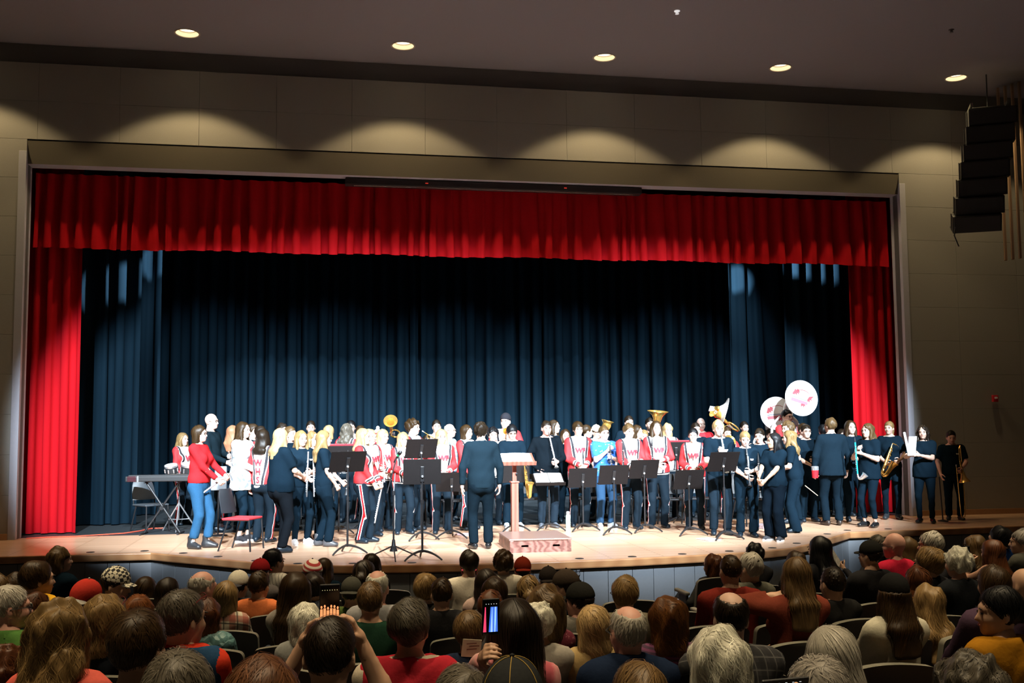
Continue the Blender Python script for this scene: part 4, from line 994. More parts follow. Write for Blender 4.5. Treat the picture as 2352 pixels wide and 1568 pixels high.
ST = [((798, 1272), (801, 1060), 30, 14, 'black music stand with tilted desk in front of the blond girls', None, 0),
 ((970, 1286), (975, 1083), 4, 0, 'black music stand nearest the audience left of the conductor', None, 0),
 ((968, 1240), (966, 1030), 26, 12, 'tall black music stand just behind the frontmost stand', None, 0),
 ((1038, 1236), (1026, 1107), 24, -10, 'low black music stand beside the conductor\'s left arm', None, 0),
 ((1183, 1222), (1187, 1085), 6, 0, 'black music stand behind the wooden conductor lectern', None, 0),
 ((1262, 1219), (1273, 1101), -58, 0, 'black music stand holding open white sheet music', None, 1),
 ((1340, 1219), (1342, 1097), 14, 6, 'black music stand before the clarinetist with the bowl haircut', None, 0),
 ((1412, 1227), (1411, 1090), 20, 4, 'black music stand before the player in the blue shirt', None, 0),
 ((1482, 1222), (1483, 1077), 22, 6, 'black music stand between the short-haired and long-haired uniformed players', None, 0),
 ((1585, 1229), (1583, 1101), 22, 6, 'black music stand before the uniformed girl with tied dark hair', None, 0),
 ((1666, 1239), (1664, 1060), 26, 8, 'tall black music stand before the blond boy in black', None, 0),
 ((778, 1225), (778, 1046), 10, 0, 'black music stand with red folder behind the blond girls', M_REDP, 0),
 ((846, 1210), (847, 1040), 10, 0, 'black music stand with red folder behind the left uniformed girl', M_REDP, 0),
 ((1556, 1205), (1556, 1036), 10, -6, 'black music stand with red folder behind the long-haired uniformed girl', M_REDP, 0),
 ((492, 1226), (485, 1040), 8, 20, 'dark music stand behind the woman in the red sweatshirt', None, 0)]
for b, d, tl, yw, lb, fo, mu in ST[:-1]: stand_at(b, lb, d, tl, yw, folder=fo, music=bool(mu))
# band chairs -------------------------------------------------------
M_SEATG = mat('chair_shell', (0.05, 0.06, 0.07), 0.5, 0, 0.1, 30); M_SEATB = mat('chair_shell_dark', (0.014, 0.016, 0.020), 0.5)
def chair_proto(m, mseat):
    t = thing('band_chair', 'chair', 'chair', (0, 0, 0))
    s = MB(); s.box((0, 0, 0.45), (0.44, 0.42, 0.03), bev=0.012); s.build('seat', mseat, t)
    b = MB(); n = 10; V = []
    for j_ in range(8):
        v = j_/7; z = 0.53+0.34*v; hw = 0.215-0.035*v**2-0.04*(v**6)
        for i in range(n+1):
            u = -1+2*i/n; y = 0.20+0.08*v-0.035*(1-u*u)+0.0
            V += [(u*hw, y-0.035+0.07*u*u*0.5, z)]
    F = [(j_*(n+1)+i, j_*(n+1)+i+1, (j_+1)*(n+1)+i+1, (j_+1)*(n+1)+i) for j_ in range(7) for i in range(n)]
    V2 = [(x, y+0.014, z) for x, y, z in V]; b.add(V, F); b.add(V2, [f[::-1] for f in F])
    k = n+1; N0 = len(V); rim = [(i, i+1) for i in range(n)]+[((7)*k+i+1, 7*k+i) for i in range(n)]+[((j_+1)*k, j_*k) for j_ in range(7)]+[(j_*k+n, (j_+1)*k+n) for j_ in range(7)]
    b.add(V+V2, [(a, c, c+N0, a+N0) for a, c in rim]); b.build('backrest', m, t, True)
    for sx in (-1, 1):
        MB().tube([(sx*0.20, -0.20, 0.44), (sx*0.215, -0.23, 0.0)], 0.0125, 8).build('leg', M_BLACK, t, True)
        MB().tube([(sx*0.20, 0.12, 0.43), (sx*0.215, 0.26, 0.0)], 0.0125, 8).build('leg', M_BLACK, t, True)
        MB().tube([(sx*0.20, -0.20, 0.437), (sx*0.20, 0.19, 0.437), (sx*0.195, 0.215, 0.53), (sx*0.19, 0.25, 0.70)], 0.0125, 8).build('frame_rail', M_BLACK, t, True)
    return t
CH = chair_proto(M_SEATB, M_SEATB); CHG = chair_proto(M_SEATG, M_SEATG); CHR = chair_proto(M_SEATB, mat('red_cushion', (0.55, 0.02, 0.03), 0.8))
def put_chair(proto, x, y, yaw, label, first=False):
    o = proto if first else copy_tree(proto); o.location = (x, y, 0); o.rotation_euler = (0, 0, math.radians(yaw)); tag(o, label, 'chair', 'band chairs on the stage'); return o
p = atz(345, 1220); put_chair(CHG, p[0], p[1], 40, 'empty grey band chair behind the keyboard on the far left', True)
p = atz(556, 1262); put_chair(CHR, p[0]+0.0, p[1]-0.02, 68, 'empty black band chair with red seat cushion near the left stage edge', True)
# keyboard on its stand
p = atz(372, 1226); kb = thing('keyboard', 'black electronic keyboard at the far left of the stage', 'keyboard', (p[0], p[1], 0.86), math.radians(-6))
MB().box((0, 0, 0.05), (1.15, 0.28, 0.09), bev=0.015).build('case', M_BLACKP, kb); MB().box((-0.47, 0, 0.05), (0.16, 0.284, 0.094), bev=0.015).build('end_block', mat('dark_plum_plastic', (0.05, 0.015, 0.02), 0.3), kb); MB().box((-0.372, -0.002, 0.05), (0.03, 0.286, 0.096), bev=0.004).build('silver_band', M_SILVER, kb)
wk = MB(); 
for i in range(36): wk.box((-0.33+i*0.0235, 0.07, 0.090), (0.0215, 0.13, 0.012), bev=0.002)
wk.build('white_keys', M_PAPER, kb); MB().box((0.02, -0.06, 0.10), (1.1, 0.12, 0.03), bev=0.008).build('control_panel', M_BLACKP, kb)
ks = thing('keyboard_stand', 'black crossed keyboard stand at the far left of the stage', 'stand', (p[0], p[1], 0), math.radians(-6))
for y in (-0.10, 0.10):
    for a in (-1, 1): MB().tube([(a*0.30, y*a*0.3, 0.02), (-a*0.26, y*a*0.3, 0.85)], 0.018, 8).build('strut', M_BLACK, ks, True)
    break
for a in (-1, 1):
    MB().tube([(a*0.30, -0.22, 0.016), (a*0.30, 0.22, 0.016)], 0.016, 8).build('foot_bar', M_BLACK, ks, True); MB().tube([(a*0.26, -0.15, 0.85), (a*0.26, 0.15, 0.85)], 0.012, 8).build('support_arm', M_BLACK, ks, True)
MB().tube([(0, -0.06, 0.43), (0, 0.06, 0.43)], 0.035, 10).build('lock_hub', M_BLACK, ks, True)
# drum kit behind
def drum(name, c, r, h, m, axis, label, grp='drums at the left'):
    t = thing(name, label, 'drum', c, 0, grp); R = axis_rot(axis)
    MB().lathe([(r, -h/2), (r, h/2)], 32, R=R).build('shell', m, t, True)
    for s in (-1, 1):
        MB().lathe([(r*1.03, s*h/2-0.015), (r*1.04, s*h/2), (r*1.03, s*h/2+0.015), (r*0.98, s*h/2+0.015)], 32, R=R).build('hoop', M_CHROME, t, True)
        MB().lathe([(0, s*(h/2+0.002)), (r, s*(h/2+0.002))], 32, R=R).build('drumhead', mat('drumhead', (0.7, 0.7, 0.7), 0.5), t, True)
    lg = MB()
    for k in range(8):
        a = 2*math.pi*k/8; lg.box(R @ Vector((math.cos(a)*r*1.02, math.sin(a)*r*1.02, 0)), (0.02, 0.02, h*0.5), R, bev=0.004)
    lg.build('lugs', M_CHROME, t)
    return t
q = atz(503, 1203); drum('bass_drum', (q[0]+0.02, q[1]+0.3, 0.30), 0.28, 0.34, M_REDP, (1, -0.25, 0), 'red bass drum behind the woman in the red sweatshirt')
q = aty(425, 1075, 1.2); drum('tom_drum', (q[0]+0.05, 1.25, q[2]-0.02), 0.13, 0.16, M_BLACKP, (0.1, -0.3, 1), 'small black tom drum below the leftmost uniformed girl'); drum('tom_drum', (q[0]-0.22, 1.15, q[2]-0.02), 0.11, 0.14, M_BLACKP, (-0.1, -0.3, 1), 'smaller black tom drum left of the other tom')
q = aty(412, 1092, 0.7); cy = thing('cymbal', 'dark bronze cymbal above the keyboard', 'cymbal', (q[0], 0.7, q[2])); MB().lathe([(0.0, 0.03), (0.04, 0.022), (0.06, 0.008), (0.235, -0.012), (0.235, -0.016), (0.05, 0.002), (0.0, 0.02)], 36, R=rotx(0.16) @ roty(0.05)).build('plate', mat('bronze', (0.20, 0.15, 0.10), 0.3, 0.9), cy, True)
MB().ball((0, 0, 0.035), 0.014, 8).build('wing_nut', M_CHROME, cy, True)
cs = thing('cymbal_stand', 'chrome tripod cymbal stand behind the keyboard', 'stand', (q[0], 0.7, 0)); MB().tube([(0, 0, 0.2), (0, 0, q[2]-0.02)], 0.012, 8).build('shaft', M_CHROME, cs, True)
for k in range(3):
    a = math.radians(30+120*k); MB().tube([(0, 0, 0.48), (math.cos(a)*0.32, math.sin(a)*0.32, 0.012)], 0.012, 6).build('leg', M_CHROME, cs, True); MB().tube([(0, 0, 0.2), (math.cos(a)*0.19, math.sin(a)*0.19, 0.20)], 0.008, 6).build('brace', M_CHROME, cs, True)
q = aty(497, 1097, -0.6); am = thing('amplifier', 'grey two-part amplifier behind the woman in the red sweatshirt', 'amplifier', (q[0], -0.2, 0.0))
zt = aty(497, 1070, -0.2)[2]; zb = aty(497, 1124, -0.2)[2]; M_GRY = mat('amp_grey', (0.20, 0.23, 0.26), 0.5)
MB().box((0.03, 0, zt-0.10), (0.19, 0.12, 0.19), rotz(0.1), bev=0.015).build('upper_box', M_GRY, am); MB().box((0, 0, zb+0.09), (0.25, 0.14, 0.20), rotz(0.1), bev=0.015).build('lower_box', M_GRY, am); MB().tube([(0, 0, 0.02), (0, 0, zb+0.02)], 0.014, 8).build('pole', M_BLACK, am, True); MB().lathe([(0.0, 0.0), (0.15, 0.0), (0.15, 0.012), (0.02, 0.02), (0.0, 0.02)], 24).build('base_plate', M_BLACK, am, True)
# orange cable on the floor
pts = [atz(x, y, 0.012) for x, y in ((60, 1236), (110, 1233), (175, 1231), (240, 1227), (285, 1224), (320, 1219), (348, 1213), (375, 1212))]
tag(MB().tube(pts, 0.009, 6).build('extension_cable', mat('orange_cable', (0.75, 0.10, 0.05), 0.5), None, True), 'orange cable lying along the front of the left curtain', 'cable')
# microphone stand
p = atz(904, 1283); ms = thing('microphone_stand', 'black tripod microphone stand with boom near the front stands', 'microphone stand', (p[0], p[1], 0), math.radians(10))
tz = aty(912, 1040, p[1])[2]; MB().tube([(0, 0, 0.14), (0, 0, 0.85)], 0.013, 8).build('shaft', M_BLACK, ms, True); MB().tube([(0, 0, 0.85), (0.02, 0, 1.12)], 0.009, 8).build('upper_tube', M_CHROME, ms, True)
MB().tube([(0, 0, 0.83), (0, 0, 0.89)], 0.02, 8).build('clutch', M_BLACK, ms, True); MB().tube([(-0.09, 0, 0.86), (0.04, 0, tz-0.06)], 0.009, 8).build('boom', M_BLACK, ms, True)
MB().lathe([(0, 0.26), (0.02, 0.25), (0.03, 0.17), (0.055, 0.10), (0.0, 0.09)], 12).build('hub', M_BLACK, ms, True)
for k in range(3):
    a = math.radians(20+120*k); MB().tube([(math.cos(a)*0.03, math.sin(a)*0.03, 0.16), (math.cos(a)*0.36, math.sin(a)*0.36, 0.012)], 0.010, 6).build('leg', M_BLACK, ms, True)
mc = thing('microphone', 'black and green microphone on the boom stand', 'microphone', (*ms.location.xy, tz-0.05)); R = axis_rot((0.4, -0.5, 0.7)); MB().lathe([(0.0, -0.10), (0.011, -0.10), (0.017, 0.04), (0.026, 0.05), (0.027, 0.09), (0.0, 0.115)], 14, R=R, c=(0.05, 0, 0)).build('body', M_BLACK, mc, True); MB().lathe([(0.0175, 0.015), (0.0185, 0.02), (0.0185, 0.035), (0.0175, 0.04)], 14, R=R, c=(0.05, 0, 0)).build('band', mat('green_band', (0.02, 0.35, 0.12), 0.5), mc, True)
# podium and lectern
bl = atz(1176, 1270); br = atz(1303, 1266.5); W_, D_ = 0.86, 1.02; zt = aty(1304, 1232, br[1])[2]
pd = thing('podium', 'low oak conductor podium with two hand slots', 'podium', ((bl[0]+br[0])/2+0.03, bl[1]+D_/2, 0), math.radians(-1.5)); hgt = 0.185
a = MB(); a.box((0, 0, hgt-0.011), (W_+0.02, D_+0.02, 0.022), bev=0.004); a.build('top_board', wood_mat('podium_top', (0.24, 0.14, 0.11), (0.34, 0.21, 0.17), (6, 0.5, 1), 1.0, 2.0, 0.3), pd)
def slot_panel(L, slots, name, parent, R, c):
    """board in xz with rounded hand slots cut through"""
    h2 = hgt-0.022; m = MB(); xs = sorted([-L/2]+[q for s in slots for q in (s-0.052, s+0.052)]+[L/2]); th = 0.02
    def seg(x0, x1, z0, z1): m.box(Vector(c)+R @ Vector(((x0+x1)/2, 0, (z0+z1)/2)), (x1-x0, th, z1-z0), R)
    zz0, zz1 = h2*0.46, h2*0.46+0.028
    for i in range(0, len(xs)-1):
        ins = any(abs((xs[i]+xs[i+1])/2-s) < 0.01 for s in slots)
        if ins: seg(xs[i], xs[i+1], 0, zz0); seg(xs[i], xs[i+1], zz1, h2)
        else: seg(xs[i], xs[i+1], 0, h2)
    for s in slots:
        for sg in (-1, 1):
            for k, (w, hh) in enumerate(((0.004, 0.009), (0.010, 0.004))): 
                for zc_, dz in ((zz0, 1), (zz1, -1)): m.box(Vector(c)+R @ Vector((s+sg*(0.052-w/2), 0, zc_+dz*hh/2)), (w, th, hh), R)
    return m.build(name, M_OAK, parent)
I3 = Matrix.Identity(3)
slot_panel(W_-0.10, (-0.22, 0.22), 'front_board', pd, I3, (0, -D_/2+0.012, 0)); MB().box((0, D_/2-0.012, (hgt-0.022)/2), (W_-0.02, 0.02, hgt-0.022)).build('back_board', M_OAK, pd)
for s in (-1, 1):
    MB().box((s*(W_/2-0.010), 0, (hgt-0.022)/2), (0.02, D_-0.03, hgt-0.022)).build('side_board', M_OAK, pd); MB().box((s*(W_/2-0.026), -D_/2+0.008, (hgt-0.022)/2), (0.05, 0.03, hgt-0.022), bev=0.004).build('corner_post', M_OAK, pd)
pb = atz(1181, 1216); M_LECT = wood_mat('lectern_oak', (0.26, 0.075, 0.05), (0.40, 0.15, 0.105), (2.2, 2.2, 0.35), 3.0, 2.0, 0.4)
lx, ly = pb[0], pd.location.y+D_/2+0.16
lc = thing('lectern', 'tall reddish wooden conductor lectern standing behind the podium', 'lectern', (aty(1182, 1150, ly)[0], ly, 0))
z1 = aty(1182, 1108, ly)[2]; z2 = aty(1182, 1062, ly)[2]
MB().box((0, 0, 0.02), (0.42, 0.42, 0.04), bev=0.01).build('foot', M_LECT, lc); MB().box((0, 0, z1/2), (0.105, 0.105, z1), bev=0.006).build('column', M_LECT, lc); MB().box((0, 0, z1+0.01), (0.13, 0.13, 0.024), bev=0.006).build('collar', M_LECT, lc)
MB().box((0, 0, (z1+z2)/2), (0.06, 0.04, z2-z1+0.06), bev=0.006).build('slide_post', M_LECT, lc); MB().ball((0.03, -0.035, z1+0.13), 0.022, 8).build('knob', M_BLACK, lc, True)
R = rotx(math.radians(-66)); dk = MB(); dk.box((0.04, 0, z2+0.05), (0.52, 0.02, 0.38), R, bev=0.005); dk.box(Vector((0.04, 0, z2+0.05))+R @ Vector((0, -0.022, -0.19)), (0.52, 0.06, 0.02), R, bev=0.004); dk = dk.build('desk', M_LECT, lc)
sc = thing('sheet_music', 'open white score lying on the wooden lectern', 'sheet music', (lc.location.x, lc.location.y, z2+0.055)); f = MB()
for s in (-1, 1): f.box(Vector((0.02+s*0.118, 0.0, -0.005))+R @ Vector((0, -0.022, 0)), (0.23, 0.012, 0.31), R @ rotz(s*0.04), bev=0.002)
f.build('pages', M_PAPER, sc)
# water bottle and papers on the floor
p = atz(1305, 1213); wbt = thing('water_bottle', 'mint green water bottle with grey lid on the stage floor', 'bottle', (p[0], p[1], 0)); MB().lathe([(0, 0), (0.038, 0.0), (0.04, 0.01), (0.04, 0.20), (0.034, 0.225), (0.024, 0.235), (0.0, 0.235)], 20).build('flask', mat('mint_metal', (0.45, 0.72, 0.62), 0.35), wbt, True); MB().lathe([(0.028, 0.232), (0.03, 0.24), (0.03, 0.275), (0.02, 0.285), (0, 0.285)], 16).build('lid', mat('bottle_lid', (0.55, 0.55, 0.58), 0.4), wbt, True)
for i, (px, py, c, lb) in enumerate(((1068, 1228, (0.55, 0.40, 0.45), 'patterned paper lying on the floor behind the conductor'), (1628, 1239, (0.5, 0.5, 0.55), 'booklet lying on the floor beside the tall right stand'), (1752, 1212, (0.55, 0.45, 0.5), 'stack of booklets on the floor behind the girl with black hair'))):
    p = atz(px, py); o = MB().box((0, 0, 0.008 if i < 2 else 0.03), (0.24, 0.30, 0.012 if i < 2 else 0.06), rotz(0.3), bev=0.003).build('booklet', mat('booklet_%d' % i, c, 0.7, 0, 0.6, 40)); o.location = (p[0], p[1], 0); tag(o, lb, 'paper')
# power outlet box on stage front
p = aty(1322, 1312, -4.53); ob = thing('outlet_box', 'black outlet box with round sockets under the stage lip', 'outlet', (p[0], -4.545, p[2])); MB().box((0, 0, 0), (0.11, 0.03, 0.11), bev=0.006).build('plate', M_BLACKP, ob)
for sx in (-1, 1):
    for sz in (-1, 1): MB().lathe([(0.021, 0.0), (0.023, 0.003), (0.018, 0.004), (0, 0.0035)], 14, c=(sx*0.026, -0.016, sz*0.026), R=rotx(math.radians(90))).build('socket', mat('socket_grey', (0.16, 0.16, 0.17), 0.5), ob, True)

# ------------------------------------------------------------------ instruments
def V3(p): return Vector(tuple(float(v) for v in p))
def clarinet(p0, p1, label, body=None, L=0.66, curved=False, silver=False):
    """p0 mouthpiece end, towards p1"""
    p0, p1 = V3(p0), V3(p1); d = (p1-p0).normalized(); t = thing('clarinet', label, 'clarinet', p0, 0, 'clarinets held on the stage'); R = axis_rot(d); m = body or M_BLACKP
    MB().lathe([(0.0, 0), (0.004, 0.0), (0.011, 0.07), (0.012, 0.09)], 10, R=R).build('mouthpiece', M_BLACKP, t, True)
    MB().lathe([(0.0135, 0.09), (0.014, 0.15), (0.0125, 0.16), (0.0125, L*0.84), (0.014, L*0.86)], 12, R=R).build('tube', m, t, True)
    if curved:
        e = d*L*0.86; pts = bezier(e, e+d*0.14, e+d*0.10+Vector((0.09, -0.08, 0.10))); MB().tube(pts, [0.014, 0.016, 0.018, 0.021, 0.025, 0.030, 0.036, 0.045, 0.056], 12).build('bell', M_SILVER, t, True)
    else: MB().lathe([(0.014, L*0.86), (0.016, L*0.90), (0.022, L*0.96), (0.036, L), (0.034, L), (0.02, L*0.955), (0.0, L*0.93)], 14, R=R).build('bell', m if not silver else M_SILVER, t, True)
    k = MB(); r_ = random.Random(int(abs(p0.x)*999))
    for i in range(12):
        z = 0.19+i*(L*0.84-0.21)/12; a = r_.uniform(-0.9, 0.9)-math.pi/2; k.ball(R @ Vector((math.cos(a)*0.016, math.sin(a)*0.016, z)), (0.008, 0.008, 0.008), 6)
        if i % 3 == 0: k.tube([R @ Vector((math.cos(a+0.7)*0.0155, math.sin(a+0.7)*0.0155, z+q)) for q in (0, 0.08)], 0.003, 5)
    for z in (0.155, L*0.5, L*0.85): k.lathe([(0.0145, z), (0.016, z+0.003), (0.0145, z+0.008)], 12, R=R)
    k.build('keys', M_SILVER, t, True); return t
def flute(p0, p1, label):
    p0, p1 = V3(p0), V3(p1); d = (p1-p0).normalized(); L = 0.66; t = thing('flute', label, 'flute', p0, 0, 'flutes held on the stage'); R = axis_rot(d)
    MB().lathe([(0, 0), (0.0115, 0.0), (0.0115, L), (0, L)], 10, R=R).build('tube', M_SILVER, t, True); MB().box(R @ Vector((0, 0.010, 0.15)), (0.014, 0.012, 0.026), R, bev=0.003).build('lip_plate', M_SILVER, t)
    k = MB()
    for i in range(12): k.lathe([(0.0, 0.017), (0.009, 0.017), (0.009, 0.010)], 10, c=R @ Vector((0, 0, 0.24+i*0.031)), R=R @ rotx(math.radians(-90)))
    for q in (0.2, 0.42): k.tube([R @ Vector((0.009, 0.011, q)), R @ Vector((0.009, 0.011, q+0.18))], 0.0025, 5)
    k.build('keys', M_SILVER, t, True); return t
def sax(p, d, face, label, s=1.0, m=None):
    """p = neck top, d = direction of the body tube, face = bell direction"""
    m = m or M_BRASS; p = V3(p); d = V3(d).normalized(); f = V3(face); f = (f-d*f.dot(d)).normalized(); t = thing('saxophone', label, 'saxophone', p, 0, 'saxophones held on the stage'); L = 0.50*s
    MB().tube([-f*-0.10*s+d*-0.01, f*-0.0+d*-0.035*s, d*0.02*s], 0.010*s, 10).build('neck', m, t, True); MB().tube([f*0.16*s+d*0.02, f*0.10*s-d*0.01], [0.007*s, 0.011*s], 8).build('mouthpiece', M_BLACKP, t, True)
    pts = [d*(0.02*s+L*i/6) for i in range(7)]; rad = [0.012*s+0.017*s*i/6 for i in range(7)]; c = d*(L+0.02*s)+f*0.055*s
    for k in range(1, 7):
        a = math.pi*k/6; pts.append(c-f*(0.055*s*math.cos(a))+d*(0.055*s*math.sin(a))); rad.append(0.029*s+0.006*s*k/6)
    MB().tube(pts, rad, 14).build('body_tube', m, t, True); e = pts[-1]; b = (-d*0.93+f*0.32).normalized()
    MB().tube([e, e+b*0.06*s, e+b*0.12*s, e+b*0.17*s, e+b*0.205*s, e+b*0.222*s, e+b*0.20*s, e+b*0.12*s], [0.035*s, 0.038*s, 0.044*s, 0.053*s, 0.068*s, 0.078*s, 0.062*s, 0.03*s], 18).build('bell', m, t, True)
    k = MB(); sd = d.cross(f)
    for i in range(9):
        q = d*(0.06*s+i*0.045*s); k.lathe([(0, 0.012), (0.011*s, 0.012), (0.013*s, 0.0)], 10, c=q+f*(0.022*s+0.012*s*i/8)+sd*0.01*(-1)**i, R=axis_rot(f))
    for sg in (-1, 1): k.tube([d*0.05*s+sd*sg*0.022*s+f*0.012, d*0.45*s+sd*sg*0.034*s+f*0.012], 0.0035*s, 5)
    k.build('keys', m, t, True); return t
def bell_prof(r, L): return [(0.03, 0), (0.035, L*0.25), (0.05, L*0.5), (0.085, L*0.72), (r*0.62, L*0.88), (r*0.86, L*0.96), (r, L), (r*1.005, L-0.004), (r*0.84, L*0.935), (r*0.5, L*0.80), (0.05, L*0.45)]
def tuba(c, d, label, r=0.19, L=0.5, name='tuba', m=None, body=True):
    """c = centre of the bell rim, d = direction the bell opens"""
    c = V3(c); d = V3(d).normalized(); m = m or M_BRASS; t = thing(name, label, name, c, 0, 'low brass above the heads of the band'); R = axis_rot(d)
    MB().lathe([(q, z-L) for q, z in bell_prof(r, L)], 32, R=R).build('bell', m, t, True)
    if body:
        x = R @ Vector((1, 0, 0)); e = -d*L; s = r/0.19
        lp = [e]
        for k in range(0, 13):
            a = math.pi*2*k/12; lp.append(e-d*0.22*s+x*(0.09*s-0.13*s*math.cos(a))+d*(0.20*s*math.sin(-a)) if k else e-d*0.05*s)
        MB().tube(lp, [0.03*s]+[0.032*s-0.0012*s*k for k in range(13)], 12).build('main_bow', m, t, True)
        v = MB(); y = R @ Vector((0, -1, 0))
        for k in range(3): v.tube([e+y*0.05*s+x*(0.04*k*s)-d*0.10*s, e+y*0.05*s+x*(0.04*k*s)-d*0.24*s], 0.014*s, 10)
        v.build('valves', M_SILVER, t, True); MB().tube([e+x*0.02-d*0.1*s, e+y*0.16*s-d*0.02*s, e+y*0.20*s+d*0.01*s], 0.007*s, 8).build('leadpipe', m, t, True)
    return t
def trumpet(p, d, label):
    p = V3(p); d = V3(d).normalized(); t = thing('trumpet', label, 'trumpet', p, 0, 'trumpets held on the stage'); R = axis_rot(d)
    MB().lathe([(0.006, 0.10), (0.007, 0.30), (0.014, 0.38), (0.03, 0.44), (0.06, 0.48), (0.055, 0.478), (0.01, 0.36)], 20, R=R).build('bell', M_BRASS, t, True)
    MB().tube([R @ Vector(q) for q in ((0, 0.0, 0.0), (0, 0.0, 0.34), (0, -0.025, 0.37), (0, -0.05, 0.34), (0, -0.05, 0.10), (0, -0.03, 0.07), (0, 0, 0.10))], 0.006, 8).build('tubing', M_BRASS, t, True); v = MB()
    for k in range(3): v.tube([R @ Vector((0.012, 0.03, 0.16+k*0.025)), R @ Vector((0.012, -0.07, 0.16+k*0.025))], 0.009, 8)
    v.build('valves', M_SILVER, t, True); MB().lathe([(0.004, -0.05), (0.011, -0.06), (0.012, -0.065), (0.004, 0)], 10, R=R).build('mouthpiece', M_SILVER, t, True); return t
def trombone(p, label):
    """p = bell rim centre; the horn hangs bell down in front of the player"""
    p = V3(p); t = thing('trombone', label, 'trombone', p); R = axis_rot((0.12, -0.1, -1))
    MB().lathe([(q*0.5, z*0.9-0.40) for q, z in bell_prof(0.21, 0.42)], 24, R=R).build('bell', M_BRASS, t, True)
    MB().tube([(-0.02, 0.03, 0.36), (-0.03, 0.04, 0.60), (-0.045, 0.03, 0.66), (-0.07, 0.02, 0.62), (-0.07, 0.02, 0.40)], 0.009, 8).build('tuning_slide', M_BRASS, t, True)
    MB().tube([(-0.15, 0.0, 0.30), (-0.105, -0.01, -0.52), (-0.095, -0.01, -0.57), (-0.06, -0.01, -0.59), (-0.03, -0.01, -0.57), (-0.02, -0.01, -0.52), (-0.03, 0.0, 0.20)], 0.008, 8).build('slide', M_BRASS, t, True)
    MB().tube([(-0.14, 0, 0.18), (-0.04, 0, 0.18)], 0.006, 8).build('brace', M_BRASS, t, True); MB().lathe([(0.006, 0.30), (0.012, 0.33), (0.0, 0.335)], 10, c=(-0.15, 0, 0)).build('mouthpiece', M_SILVER, t, True); return t
def sousa(c, d, up, r, label, logo=True, low=True):
    c = V3(c); d = V3(d).normalized(); t = thing('sousaphone', label, 'sousaphone', c, 0, 'white sousaphones'); z = d; x = V3(up).cross(z).normalized(); y = z.cross(x); R = Matrix((x, y, z)).transposed(); L = 0.42 if low else 0.30
    MB().lathe([(q, h-L) for q, h in ((0.055, 0), (0.065, L*0.3), (0.09, L*0.55), (0.15, L*0.78), (r*0.7, L*0.90), (r*0.93, L*0.96), (r, L*0.985), (r, L), (r*0.96, L))], 48, R=R).build('bell', M_WHITEG, t, True)
    cv = MB(); cv.lathe([(r*0.97, -0.002), (r*0.6, 0.004), (0.0, 0.006)], 48, R=R); cv = cv.build('bell_cover', M_WHITEG, t, True)
    if logo:
        def poly(pts, z0): return [tuple(R @ Vector((a*r, b*r, z0))) for a, b in pts]
        w = MB()
        wing = [(-0.62, 0.10), (-0.48, 0.42), (-0.40, 0.36), (-0.36, 0.46), (-0.22, 0.40), (-0.16, 0.24), (-0.24, 0.26), (-0.20, 0.14), (-0.34, 0.20), (-0.32, 0.08), (-0.46, 0.14), (-0.46, 0.06)]
        w.add(poly(wing, 0.010), [tuple(range(len(wing)))[::-1]])
        tail = [(0.34, 0.02), (0.42, 0.20), (0.70, 0.30), (0.58, 0.12), (0.62, 0.02), (0.50, 0.04), (0.52, -0.14), (0.42, -0.06), (0.36, -0.12)]; w.add(poly(tail, 0.010), [tuple(range(len(tail)))[::-1]])
        ft = [(0.0, -0.34), (0.06, -0.50), (0.14, -0.40), (0.24, -0.54), (0.22, -0.38), (0.32, -0.44), (0.26, -0.30), (0.06, -0.28)]; w.add(poly(ft, 0.010), [tuple(range(len(ft)))[::-1]])
        arc = []
        for k in range(13):
            a = math.radians(150-110*k/12); arc.append((0.05+0.5*math.cos(a), 0.12+0.36*math.sin(a)))
        for k in range(12):
            a, b = arc[k], arc[k+1]; w.add(poly([a, b, (b[0], b[1]-0.035), (a[0], a[1]-0.035)], 0.010), [(0, 1, 2, 3)])
        w.build('emblem', mat('emblem_red', (0.42, 0.05, 0.07), 0.5), cv)
        bn = MB(); bp = [(-0.62, -0.12), (0.40, -0.14), (0.42, -0.30), (-0.60, -0.30)]; bn.add(poly(bp, 0.011), [(0, 1, 2, 3)]); bn.build('banner', mat('emblem_pink', (0.50, 0.14, 0.18), 0.5), cv)
        e = MB(); bp = [(-0.60, -0.02), (0.36, -0.05), (0.36, -0.09), (-0.60, -0.06)]; e.add(poly(bp, 0.011), [(0, 1, 2, 3)]); e.build('banner_edge', mat('emblem_blue', (0.16, 0.22, 0.34), 0.5), cv)
    if low:
        e = R @ Vector((0, 0, -L)); pts = bezier(e, e-d*0.20, e-d*0.22+Vector((0, 0, -0.25)), 6)
        for k in range(1, 15):
            a = 2*math.pi*k/15; pts.append(e-d*0.22+Vector((0.38*math.sin(a), 0.0+0.18*math.sin(a), -0.63+0.38*math.cos(a))))
        MB().tube(pts, [0.056-0.0018*k for k in range(len(pts))], 14).build('body_coil', M_WHITEG, t, True)
    return t
FEETS = [(456, 1259), (557, 1243), (603, 1245), (645, 1268), (691, 1250), (744, 1254), (836, 1246), (926, 1226), (1015, 1225), (1074, 1216), (1106, 1260), (1178, 1211), (1258, 1212), (1331, 1209), (1391, 1211), (1449, 1215), (1512, 1212), (1597, 1215), (1655, 1228), (1716, 1233), (1750, 1222), (1783, 1241), (1828, 1222), (1858, 1198), (1914, 1206), (1962, 1197), (2000, 1210), (2050, 1192), (2128, 1201), (2193, 1194)]
